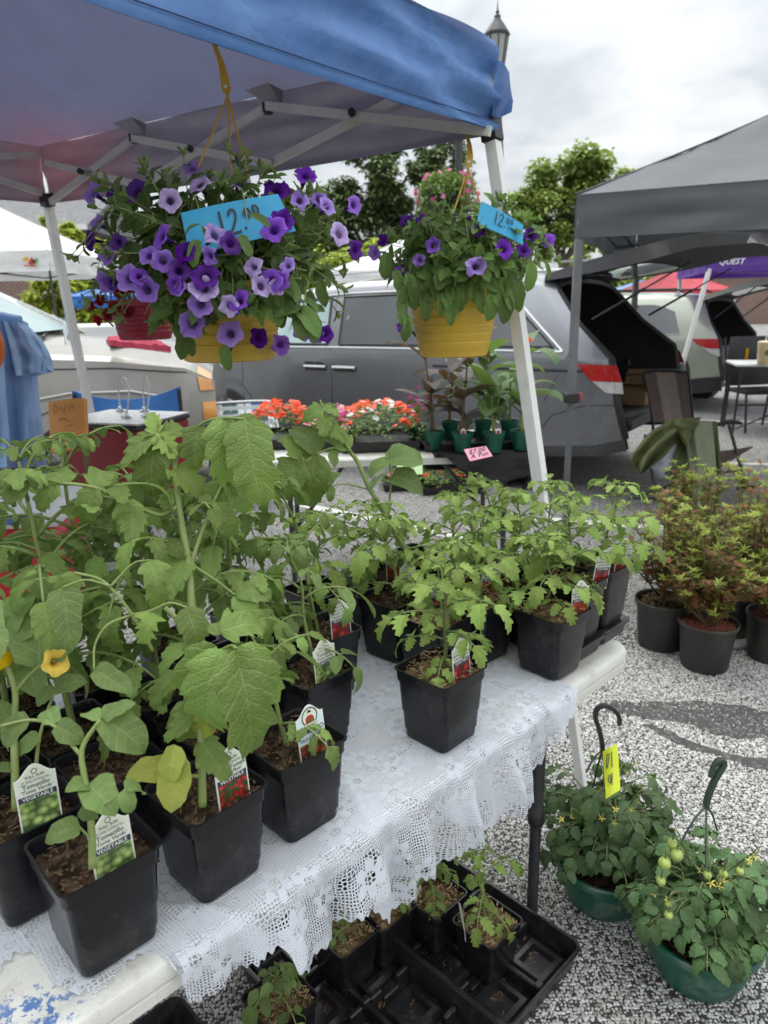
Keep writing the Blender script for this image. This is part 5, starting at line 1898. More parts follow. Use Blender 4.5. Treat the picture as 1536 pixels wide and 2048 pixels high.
root, pl = petunia('petunia_basket', 'large petunia basket in yellow pot full of lavender and purple flowers', c1, .325, .215, pc, .138, .106, .175, 185, 31, .050, FL1 + FLX, droop_low=-.80, avoid=(400, 548, 392, 478, 1.54),
    hook=[at(455, 192, dB - .03), at(452, 175, dB - .03), at(448, 150, dB - .04), at(440, 120, dB - .05), at(430, 94, dB - .06), at(427, 78, dB - .06)],
    strands=[at(386, 360, dB - .06), at(463, 352, dB + .03), at(504, 378, dB + .0)])
for b, t in [((600, 610, dB - .14), (560, 625, dB - .2)), ((450, 690, dB - .16), (452, 735, dB - .17)), ((372, 672, dB - .14), (384, 705, dB - .15)), ((362, 665, dB - .13), (366, 712, dB - .14)), ((345, 620, dB - .17), (300, 632, dB - .2)), ((640, 560, dB - .1), (648, 608, dB - .1)), ((620, 580, dB - .1), (622, 622, dB - .1)), ((480, 470, dB - .3), (500, 505, dB - .31)),
   ((540, 455, dB - .28), (505, 425, dB - .29)), ((372, 470, dB - .28), (385, 440, dB - .3)), ((415, 478, dB - .28), (408, 455, dB - .3)), ((395, 480, dB - .28), (382, 520, dB - .3))]:
 px_leaf(pl, 'petunia', b, t, random.Random(int(b[0])))
rr = random.Random(88)
for k in range(95):
 x = rr.uniform(322, 612)
 y = rr.uniform(545, 600 + 55 * abs((x - 467) / 145) ** 1.5)
 d = dB - .165 - .05 * rr.random() + .08 * abs((x - 467) / 145) ** 2
 px_leaf(pl, 'petunia', (x, y, d), (x + rr.uniform(-34, 34) + (x - 467) * .08, y + rr.uniform(6, 38), d - rr.uniform(-.01, .04)), rr, up=.9)
 if k % 4 == 0:
  px_path(pl, [(x + rr.uniform(-20, 20), 530, d + .05), (x + rr.uniform(-8, 8), y - 20, d + .01), (x, y + 12, d)], (.0017, .001), 8)
pl.finish()
FL2 = [(800, 552, 'violet', .055, -.5, -.2), (952, 532, 'lavender', .058, .0, .1), (1007, 497, 'violet', .058, .1, .2), (930, 438, 'deep', .052, -.2, .7), (1062, 470, 'deep', .046, .5, .1), (1100, 482, 'violet', .05, .9, .0), (1048, 500, 'deep', .046, .2, .2), (957, 460, 'deep', .044, .1, .3), (812, 440, 'deep', .046, -.5, .5), (845, 440, 'deep', .05, -.2, .6), (866, 490, 'violet', .046, -.3, .1),
 (872, 618, 'violet', .035, -.2, -.6), (915, 640, 'deep', .035, .2, -.6), (748, 505, 'lavender', .046, -.7, -.3), (765, 480, 'deep', .04, -.8, .0), (805, 655, 'violet', .038, -.5, -.4), (1080, 465, 'deep', .04, .8, .3), (838, 520, 'lavender', .036, -.3, -.2)]
dR = 2.10
c2 = at(935, 512, dR)
pc2 = at(907, 712, dR + .03)
root, pl = petunia('petunia_basket', 'smaller petunia basket in yellow pot beside the white tent leg', c2, .255, .15, pc2, .137, .098, .19, 130, 47, .054, FL2, droop_low=-.45, avoid=(985, 1040, 400, 458, 1.9),
    hook=[at(936, 338, dR - .02), at(938, 325, dR - .02), at(940, 308, dR - .02), at(938, 285, dR - .01), at(932, 265, dR), at(930, 250, dR)],
    strands=[at(905, 430, dR - .05), at(920, 436, dR + .06), at(962, 412, dR)])
rr = random.Random(8)
for x, y, L in [(rr.uniform(800, 1020), rr.uniform(545, 585), rr.uniform(25, 48)) for _ in range(34)] + [(800, 580, 40), (812, 625, 45), (790, 540, 40), (815, 640, 38), (860, 590, 45), (905, 600, 45), (1010, 590, 50), (1040, 560, 55), (1062, 525, 50), (775, 505, 45), (955, 575, 45), (985, 585, 50), (880, 585, 40), (800, 600, 46)]:
 px_leaf(pl, 'petunia', (x, y, dR - .17), (x + rr.uniform(-18, 18), y + L, dR - .18), rr)
for path in ([(870, 560, dR - .12), (866, 600, dR - .16), (872, 620, dR - .165)], [(905, 560, dR - .12), (912, 600, dR - .16), (915, 640, dR - .165)], [(825, 520, dR - .12), (808, 590, dR - .17), (806, 655, dR - .17)]):
 px_path(pl, path, (.0016, .001), 10)
pl.finish()
BL = [at(380, 512, dB - .24), at(592, 462, dB - .20), at(556, 386, dB - .21), at(361, 424, dB - .24)]
STR = [[(.36 + u * .44, .22 + v * .60) for u, v in s] for s in TWELVE]
price_card('price_card', 'large blue card with handwritten 12.00 in the bigger basket', BL, 'card_blue', STR, .0045)
BR = [at(953, 448, dR - .22), at(1046, 490, dR - .20), at(1047, 449, dR - .2), at(964, 401, dR - .22)]
STR = [[(.36 + u * .44, .30 + v * .58) for u, v in s] for s in TWELVE] + [[(.62, .42), (.75, .42)]]
price_card('price_card', 'small tilted blue card with handwritten 12.00 in the basket by the tent leg', BR, 'card_blue', STR, .0028)
# red basket behind on the far side of the tent
dQ = 2.85
c3 = at(250, 600, dQ)
hook_mat = 'hanger_green'
FL3 = [(200, 600, 'red', .05, -.3, 0), (240, 585, 'red', .05, 0, 0), (215, 630, 'red', .05, -.2, -.3), (262, 575, 'red', .05, .2, .2), (285, 560, 'red', .05, .2, .2), (195, 640, 'red', .045, -.3, -.4), (255, 625, 'red', .045, 0, -.3), (300, 590, 'red', .05, .2, 0), (230, 615, 'red', .05, 0, -.2), (182, 612, 'red', .045, -.5, 0)]
root, pl = petunia('petunia_basket', 'dark red basket with crimson flowers hanging behind the large one', at(268, 590, dQ), .215, .12, at(292, 679, dQ), .128, .098, .15, 44, 61, .034, FL3, pot='pot_red',
    hook=[at(300, 470, dQ), at(300, 455, dQ), at(298, 430, dQ), at(296, 405, dQ), at(294, 385, dQ), at(292, 372, dQ)], strands=[at(235, 600, dQ - .03), at(345, 600, dQ - .03), at(295, 590, dQ + .1)])
pl.finish()
hook_mat = 'hanger_yellow'

# ------------------------------------------------------------------ green tomato baskets standing on the ground
CHERRY = []


def fruit_mesh():
 mb = MB()
 mb.sphere((0, 0, 0), .5, 12, 8)
 n0 = len(mb.f)
 for k in range(5):
  a = 2 * PI * k / 5
  d = Vector((math.cos(a), math.sin(a), 0))
  e = Vector((-d.y, d.x, 0))
  mb.add([Vector((0, 0, .5)) + e * .06, Vector((0, 0, .5)) - e * .06, d * .5 + Vector((0, 0, .52)), d * .7 + Vector((0, 0, .6))], [(0, 1, 2), (0, 2, 3), (1, 3, 2)], 1)
 return mb.mesh('tomato', [pm('green_tomato', (.30, .40, .08), (.42, .50, .14), 3, .3), M_['stem_green']], .6)


FRUIT = fruit_mesh()


def star_flower():
 mb = MB()
 for k in range(5):
  a = 2 * PI * k / 5
  d = Vector((math.cos(a), math.sin(a), 0))
  e = Vector((-d.y, d.x, 0))
  mb.add([Vector((0, 0, 0)), d * .25 - e * .09, d * .6 + Vector((0, 0, -.12)), d * .25 + e * .09], [(0, 1, 2, 3)])
 mb.lathe([(.07, 0), (.05, .18), (.001, .24)], 6)
 return mb.mesh('flower', [pm('tomato_bloom', (.75, .62, .08), (.80, .72, .2), 5, .5)], .6)


STAR = star_flower()


def ground_basket(label, gx, gy, r1, r0, h, Rx, Rz, seed, nleaf, hook_px, strands, dep, fruits, stars, hmat, lift=.05):
 rr = random.Random(seed)
 loc = Vector((gx, gy, .004))
 root = thing('tomato_basket', label, 'hanging basket', loc, rr.uniform(0, 6), 'tomato baskets on the ground')
 pl = Plant(root, 'stem_dark')
 mb = MB()
 prof = [(.001, 0), (r0 * .9, 0), (r0, .003)]
 for k in range(1, 15):
  t = k / 15
  prof.append((lerp(r0, r1 - .006, math.sin(t * PI / 2) ** .8), h * t))
 prof += [(r1 - .004, h - .017), (r1 + .006, h - .016), (r1 + .007, h - .004), (r1 + .003, h), (r1 - .004, h - .001), (r1 - .009, h - .03), (r0, .03)]
 sw = lambda a, z: 1 + .0055 * max(0.0, math.sin(a * 2 + z * 75)) ** 6 * (z < h - .02)
 mb.lathe(prof, 56, wob=sw, cap1=True)
 mb.build('pot', M_['pot_green'], root, .8)
 soil_patch(MB(), r1 - .008, h - .03, rr, 12, .006, rad=True, chips=60).build('soil', [M_['soil'], M_['soil_chip']], root, 0)
 C = Vector((0, 0, h + lift))
 for i in range(nleaf):
  az = i * 2.39996
  el = math.asin(rr.uniform(.02, .97))
  k = rr.uniform(.25, .72)
  s = Vector((rr.uniform(-.4, .4) * r1, rr.uniform(-.4, .4) * r1, h - .02))
  e = C + Vector((math.cos(az) * math.cos(el) * Rx * k, math.sin(az) * math.cos(el) * Rx * k, math.sin(el) * Rz * k))
  q = (s + e) / 2 + Vector((0, 0, .04))
  pts = spline([s, q, e], 8)
  pl.stem.tube(pts, [lerp(.0028, .0016, t / 8) for t in range(9)], 5)
  d = Vector((math.cos(az) * .9, math.sin(az) * .9, .25 + .5 * math.sin(el)))
  for j in (3, 5, 6):
   pl.leaf('deep', pts[j], Vector((rr.uniform(-1, 1), rr.uniform(-1, 1), .25)), (rr.uniform(-.4, .4), rr.uniform(-.4, .4), 1), .05 * rr.uniform(.7, 1.2), rr)
  pl.compound(pts[-1], d, Rx * rr.uniform(.28, .45), .050 * rr.uniform(.75, 1.2), rr, 'deep', 2 if i % 3 else 1, 1.25, rad=.0018, small=False)
 pl.leaves = [q for q in pl.leaves if not ((q[1] @ Vector((0, .75, -.35))).z < h + .012 and (q[1] @ Vector((0, .75, -.35))).xy.length > r1 * .66 and rr.random() < .95)]
 join_far(pl)
 R3 = pl.M.to_3x3().inverted()
 for (x, y, dd, s) in fruits:
  p = pl.L(at(x, y, dd))
  put('tomato', FRUIT, root, Matrix.Translation(p) @ Matrix.Rotation(rr.uniform(-.4, .4), 4, 'X') @ Matrix.Scale(s, 4))
  pl.stem.tube(spline([p + Vector((0, 0, s * .5)), p + Vector((.004, .004, s * .5 + .02)), lerp(p, C, .45) + Vector((0, 0, .03))], 6), .0013, 5)
 for (x, y, dd) in stars:
  p = pl.L(at(x, y, dd))
  put('flower', STAR, root, frame_matrix(p, (rr.uniform(-1, 1), rr.uniform(-1, 1), .2), R3 @ (-FWD + Vector((rr.uniform(-.6, .6), 0, rr.uniform(-.8, .4)))), .017))
  pl.stem.tube(spline([p, p + Vector((rr.uniform(-.01, .01), rr.uniform(-.01, .01), .018)), lerp(p, C, .3) + Vector((0, 0, .02))], 6), .0011, 4)
 pl.finish()
 mb = MB()
 pts = spline([pl.L(at(*q)) for q in hook_px], 22)
 wv = R3 @ FWD
 rows = []
 for i, p in enumerate(pts):
  d = (pts[min(i + 1, 22)] - pts[max(i - 1, 0)]).normalized()
  f = d.cross(wv).normalized()
  w = wv - d * wv.dot(d)
  w.normalize()
  a_, b_ = .0045, .0085 * (1 if i < 19 else .6)
  w = (w * .5 + f * .0).normalized()
  rows.append([p + w * b_ + f * a_ * .6, p + w * b_ * .8 + f * a_, p - w * b_ * .8 + f * a_, p - w * b_ + f * a_ * .6, p - w * b_ - f * a_ * .6, p - w * b_ * .8 - f * a_, p + w * b_ * .8 - f * a_, p + w * b_ - f * a_ * .6])
 mb.rings(rows, cap0=True, cap1=True)
 k0 = pts[0]
 for px in strands:
  q = pl.L(px) if isinstance(px, Vector) else pl.L(at(*px))
  mb.tube(spline([k0, lerp(k0, q, .5) + Vector((0, 0, .01)), q], 10), .0022, 6)
 mb.build('hanger', M_[hmat], root, .6)
 return root


bc1 = on_z(1205, 1716, .12)
ground_basket('green pot of bushy tomato on the ground with bright yellow price tag on its hook', bc1.x + .005, bc1.y, .117, .082, .125, .175, .245, 17, 96,
   [(1205, 1500, 1.70), (1203, 1480, 1.70), (1198, 1458, 1.70), (1191, 1436, 1.70), (1194, 1418, 1.70), (1208, 1411, 1.70), (1226, 1418, 1.70), (1238, 1434, 1.70), (1239, 1450, 1.70)],
   [(1172, 1545, 1.66), (1186, 1575, 1.72), (1212, 1590, 1.74)], 1.72,
   [], [(1122, 1638, 1.6), (1143, 1634, 1.6), (1203, 1636, 1.58), (1228, 1645, 1.58), (1262, 1620, 1.6), (1278, 1604, 1.62), (1232, 1618, 1.58), (1270, 1530, 1.68), (1255, 1545, 1.66)], 'plastic_black')
bc2 = on_z(1403, 1852, .125)
ground_basket('green pot of bushy tomato with small green fruits at the lower right corner', bc2.x, bc2.y, .122, .085, .13, .16, .185, 23, 90,
   [(1412, 1612, 1.50), (1416, 1594, 1.50), (1424, 1572, 1.50), (1434, 1552, 1.50), (1444, 1536, 1.50), (1448, 1524, 1.50), (1440, 1520, 1.50), (1428, 1532, 1.50), (1421, 1555, 1.50)],
   [(1362, 1684, 1.48), (1412, 1740, 1.38), (1434, 1660, 1.55)], 1.5,
   [(1345, 1688, 1.36, .020), (1353, 1709, 1.35, .024), (1329, 1726, 1.35, .024), (1415, 1750, 1.32, .015), (1447, 1748, 1.33, .016), (1480, 1742, 1.34, .015), (1322, 1762, 1.36, .018), (1337, 1830, 1.34, .016), (1337, 1808, 1.34, .013)],
   [(1422, 1766, 1.32), (1438, 1772, 1.32), (1448, 1762, 1.32), (1400, 1742, 1.32), (1335, 1800, 1.35), (1310, 1790, 1.36), (1500, 1722, 1.34), (1510, 1712, 1.36)], 'hanger_green')
YT = [at(1212, 1598, 1.60), at(1241, 1580, 1.61), at(1236, 1486, 1.66), at(1206, 1502, 1.66)]
price_card('price_card', 'fluorescent yellow card on the hook of the green pot by the table leg', YT, 'card_yellow', [[(.48, .55), (.5, .88)], [(.12, .60), (.2, .86), (.32, .84), (.22, .66), (.12, .58)], [(.4, .2), (.46, .44)], zero(.28, .34, .08, .08)], .002)

# ------------------------------------------------------------------ black trays of seedlings under the table
C0 = on_z(1163, 1893, .062)
TA = TV.copy()
TB = TU.copy()


def tray_mesh(cols, rows, W, Lg, H):
 """x along the length, y across; built of rim, walls, floor, ridges and pockets"""
 mb = MB()
 R = []
 for ins, z in ((.014, .0), (.010, .002), (.004, H * .55), (.0, H - .012), (-.004, H - .010), (-.006, H - .003), (-.003, H), (.002, H - .001), (.006, H - .012), (.012, .006)):
  R.append(rrect(ins, ins, Lg - ins, W - ins, max(.022 - ins, .008), z, 4))
 mb.rings(R, cap0=True, cap1=True)
 zr = H * .62
 for k in range(1, cols):
  y = W * k / cols
  mb.box((.012, y - .006, .004), (Lg - .012, y + .006, zr), bev=.003)
  for j in range(rows + 1):
   x = .02 + (Lg - .04) * j / rows
   mb.box((x - .009, y - .010, zr - .012), (x + .009, y + .010, zr + .008), bev=.003)
 for j in range(1, rows):
  x = Lg * j / rows
  for k in range(cols):
   y0, y1 = W * k / cols + .012, W * (k + 1) / cols - .012
   mb.box((x - .006, y0, .004), (x + .006, y0 + (y1 - y0) * .30, zr * .95), bev=.003)
   mb.box((x - .006, y1 - (y1 - y0) * .30, .004), (x + .006, y1, zr * .95), bev=.003)
   mb.box((x - .012, y0 + (y1 - y0) * .30, .004), (x + .012, y1 - (y1 - y0) * .30, zr * .42), bev=.003)
 for j in range(rows):
  for k in range(cols):
   cx, cy = Lg * (j + .5) / rows, W * (k + .5) / cols
   s = min(Lg / rows, W / cols) * .30
   mb.rings([[Vector((cx + dx * q, cy + dy * q, z)) for dx, dy in ((-1, -1), (1, -1), (1, 1), (-1, 1))] for q, z in ((s * 1.25, .0065), (s, .020), (s * .72, .021), (s * .6, .0085))], cap1=True)
 return mb


def tray_crumbs(parent, W, Lg, rnd, n=160):
 mb = MB()
 for _ in range(n):
  cx, cy = rnd.uniform(.03, Lg - .03), rnd.uniform(.02, W - .02)
  for q in range(rnd.choice((1, 2, 5))):
   x, y = cx + rnd.uniform(-.012, .012), cy + rnd.uniform(-.012, .012)
   s = rnd.uniform(.0015, .005)
   z = .0068 + rnd.uniform(0, .003)
   a = rnd.uniform(0, 3)
   d, e = Vector((math.cos(a), math.sin(a), 0)) * s * 1.5, Vector((-math.sin(a), math.cos(a), 0)) * s * .5
   p = Vector((x, y, z))
   mb.add([p - d - e, p + d - e * .5, p + d + e, p - d + e * .6, p + Vector((0, 0, s * .8))], [(0, 1, 4), (1, 2, 4), (2, 3, 4), (3, 0, 4)])
 o = mb.build('soil_crumbs', M_['soil_chip'], parent, 0)
 o['kind'] = 'stuff'


tcam = [('black carrying tray nearest the gravel, under the table by its leg', 0.0, 0.0), ('black carrying tray in the middle under the table, mostly empty', .283, -.02), ('black carrying tray at the bottom edge of the picture under the table', .70, -.02)]
tangle = math.atan2(TA.y, TA.x)
TRAYS = []
rr = random.Random(14)
for k, (lab, off, da) in enumerate(tcam):
 o = C0 + TB * off + TA * da
 root = thing('nursery_tray', lab, 'tray', (o.x, o.y, .006), tangle, 'black carrying trays under the table')
 TRAYS.append(root)
 tray_mesh(2, 4, .275, .56, .062).build('tray_body', M_['tray_black'], root, .6)
 tray_crumbs(root, .275, .56, rr)
# local y of the tray points towards +TU?  keep pots by measured pixels instead
G_UN = 'seedling pots standing in the trays under the table'
UNDER = [
 ('UA', on_z(975, 1845, .135), 'young', .20, 6, .10, .046, (-.02, .02), 'tomato seedling in tray under the table, leggy stem rising past the lace hem'),
 ('UB', on_z(868, 1790, .135), 'tomato', .13, 6, .085, .050, (-.02, .0), 'drooping tomato seedling in the tray behind the leggy one'),
 ('UC', on_z(690, 1862, .135), 'tomatillo', .05, 4, .05, .034, (.0, .0), 'small yellowing seedling in the middle tray under the lace hem'),
 ('UD', on_z(765, 1815, .135), 'tomato', .07, 4, .06, .036, (.0, .02), 'small seedling just under the scalloped lace hem'),
 ('UE', on_z(560, 2000, .135), 'tomatillo', .07, 5, .08, .062, (.0, .0), 'broad leaved seedling at the bottom edge under the table'),
]
for key, p, kind, h, nl, L, size, lean, lab in UNDER:
 r2 = random.Random(hash_name(key))
 root = potted('potted_tomatillo' if kind == 'tomatillo' else 'potted_tomato', lab, 'potted plant', 0, 0, yaw=0, group=G_UN, rnd=r2, light=True, loc=(p.x, p.y, .015))
 ROOTS[key] = root
 pl, pts = grow(root, h, r2, kind, nl, L, size, 2 if kind != 'tomatillo' else 1, lean, r0=.0042, droop=1.5, start=.3)
 pl.finish()
for key, lx, ly, lab, yw in (('UA', -.045, .03, 'blank white back of a tag beside the leggy seedling under the table', .9), ('UB', -.03, .02, 'blank white back of a tag in the rear pot under the table', .4)):
 r = ROOTS[key]
 M = Matrix.Translation(r.location) @ Matrix.Rotation(r.rotation_euler.z, 4, 'Z')
 if 'blank' not in TAGMESH:
  mb = MB()
  mb.plate(tag_outline(.043, .078), .001)
  TAGMESH['blank'] = mb.mesh('plant_tag', M_['card_white'], .5)
 stick_tag('blank', M @ Vector((lx, ly, PH_ - .03)), r.rotation_euler.z + yw, lab, (-.1, .1))

# ------------------------------------------------------------------ azaleas in nursery pots
pm('bark_mulch', (.30, .09, .055), (.16, .05, .035), 60, .95, bump=1.0, bscale=120)
pm('mulch_chip', (.38, .12, .07), (.22, .07, .045), 40, .9)


def azalea(label, px, py, r, h, Rx, H, seed, dens=1.0, tall=5, mulch=True, kidx=0):
 rr = random.Random(seed)
 g0 = on_z(px, py, 0)
 away = Vector((g0.x, g0.y, 0)).normalized()
 loc = Vector((g0.x, g0.y, 0)) + away * r * .85
 root = thing('azalea', label, 'shrub', (loc.x, loc.y, .003), rr.uniform(0, 6), 'azaleas in black nursery pots')
 mb = MB()
 mb.lathe([(.001, 0), (r * .80, 0), (r * .82, .006), (r * .90, h * .5), (r * .965, h - .022), (r * .97, h - .02), (r * 1.035, h - .017), (r * 1.045, h - .004), (r * 1.02, h), (r * .965, h - .004), (r * .94, h - .05), (r * .8, .03)], 36, cap1=True)
 mb.build('pot', M_['pot_nursery'], root, .6)
 soil_patch(MB(), r * .95, h - .03, rr, 12, .01, rad=True, chips=110, chip=.014).build('soil', [M_['bark_mulch' if mulch else 'soil'], M_['mulch_chip' if mulch else 'soil_chip']], root, 0)
 st, fo = MB(), MB()
 tips = []
 nb = 13
 for i in range(nb):
  az = i * 2.39996 + rr.uniform(-.3, .3)
  sp = rr.uniform(.35, 1.0)
  s = Vector((rr.uniform(-.02, .02), rr.uniform(-.02, .02), h - .03))
  e = Vector((math.cos(az) * Rx * sp, math.sin(az) * Rx * sp, h + H * rr.uniform(.35, .72)))
  if i < tall:
   e = Vector((math.cos(az) * Rx * sp * .7, math.sin(az) * Rx * sp * .7, h + H * rr.uniform(.82, 1.05)))
  q = lerp(s, e, .45) + Vector((math.cos(az), math.sin(az), 0)) * Rx * .18 * sp
  pts = spline([s, q, e], 12)
  st.tube(pts, [lerp(.0045, .0018, t / 12) for t in range(13)], 5)
  tips.append((pts, 1))
  for k in range(int(9 * dens)):
   t = rr.randrange(4, 12)
   b = pts[t]
   a2 = rr.uniform(0, 6.28)
   ln = rr.uniform(.06, .13)
   e2 = b + Vector((math.cos(a2) * ln * .75, math.sin(a2) * ln * .75, ln * rr.uniform(.2, .95)))
   p2 = spline([b, lerp(b, e2, .5) + Vector((0, 0, -.008)), e2], 5)
   st.tube(p2, .0013, 4)
   tips.append((p2, 0))
 for pts, main in tips:
  n = len(pts)
  zf = (pts[-1].z - h) / H
  for j in range(n // 3 if main else 1, n):
   for k in range(6):
    if rr.random() > .8 * dens:
     continue
    a = rr.uniform(0, 6.28)
    d = Vector((math.cos(a), math.sin(a), rr.uniform(-.1, .7)))
    mi = 0 if rr.random() < .6 else 2
    if zf < .5 and rr.random() < .38:
     mi = 2
    leaf_quad(fo, lerp(pts[j], pts[max(0, j - 1)], rr.random()), d, (0, 0, 1), rr.uniform(.018, .033), rr.uniform(.008, .013), mi)
  tipmat = 1 if rr.random() < (.85 if zf > .55 else .4) else 2
  d0 = (pts[-1] - pts[-2]).normalized()
  for k in range(9):
   a = 2.4 * k
   d = Vector((math.cos(a), math.sin(a), .0)) * .8 + d0 * rr.uniform(.2, 1.0)
   leaf_quad(fo, pts[-1], d, (0, 0, 1), rr.uniform(.024, .042), rr.uniform(.009, .014), tipmat)
 st.build('stem', M_['stem_brown'], root, 0)
 o = fo.build('foliage', [M_['azalea_leaf'], M_['azalea_tip'], M_['azalea_red']], root, 0)
 o['kind'] = 'stuff'
 fl = MB()
 for k in range(kidx):
  pts, _ = rr.choice(tips)
  me = disc_flower('x', k)
  M = Matrix.Translation(pts[-1]) @ Matrix.Rotation(rr.uniform(-1, 1), 4, 'X') @ Matrix.Scale(.035, 4)
  fl.add([M @ Vector(v) for v in me.v], me.f, 0, me.uv)
 if fl.v:
  fl.build('flower', M_['petal_coral'], root, 0)


azalea('azalea in the front nursery pot with red bark mulch', 1405, 1352, .112, .20, .22, 0.44, 3, 1.1, 3, True, 2)
azalea('azalea in nursery pot next to the white table corner', 1318, 1308, .115, .215, .19, 0.46, 8, .9, 5, False, 2)
azalea('azalea in nursery pot cut by the right edge of the picture', 1535, 1332, .105, .20, .22, 0.40, 12, 1.2, 3, True, 1)
azalea('azalea hidden behind the front mulch pot', 1462, 1285, .11, .20, .20, 0.48, 15, 1.1, 5, True, 3)
azalea('azalea at the very back of the azalea group, behind the table corner', 1365, 1225, .11, .20, .20, 0.49, 19, 1.0, 7, False, 1)
azalea('tall azalea at the back right of the azalea group', 1500, 1215, .11, .20, .24, 0.49, 22, 1.0, 6, False, 2)
pm('concrete', (.42, .41, .39), (.36, .35, .33), 10, .8, bump=.4, bscale=120)
mb = MB()
q = on_z(1480, 1300, 0)
mb.box((q.x - .10, q.y - .0, .002), (q.x + .12, q.y + .16, .02), bev=.006)
tag(mb.build('concrete_slab', M_['concrete']), 'flat grey concrete slab on the gravel between azalea pots', 'slab')

# ------------------------------------------------------------------ vehicles
pm('paint_grey', (.20, .205, .22), (.185, .19, .205), 3, .28, coat=.6, metal=.6, rvar=.03)
pm('paint_pearl', (.34, .325, .29), (.31, .295, .265), 3, .25, coat=.5, metal=.2, rvar=.03)
pm('paint_sage', (.36, .385, .31), (.33, .355, .285), 3, .25, coat=.5, metal=.3, rvar=.03)
pm('glass_dark', (.040, .044, .048), (.055, .06, .065), 1.5, .03, spec=1.0, rvar=.01)
pm('glass_pale', (.32, .42, .41), (.24, .33, .33), 1.5, .05, spec=.8, rvar=.01)
pm('chrome', (.80, .80, .80), (.74, .74, .75), 4, .14, metal=1.0, rvar=.04)
pm('trim_black', (.016, .016, .017), (.022, .022, .023), 8, .5)
pm('interior_dark', (.028, .027, .027), (.04, .038, .037), 6, .8)
pm('tyre', (.022, .022, .022), (.032, .031, .03), 12, .75, bump=.3, bscale=60)
pm('alloy', (.45, .45, .46), (.38, .38, .39), 6, .3, metal=.8)
pm('lamp_red', (.50, .012, .016), (.38, .008, .012), 5, .12, coat=.8)
pm('lamp_clear', (.62, .60, .58), (.5, .48, .47), 14, .12, coat=.8)
pm('lamp_amber', (.72, .33, .08), (.62, .27, .06), 8, .15, coat=.8)
pm('cardboard', (.36, .235, .125), (.30, .19, .10), 7, .8)


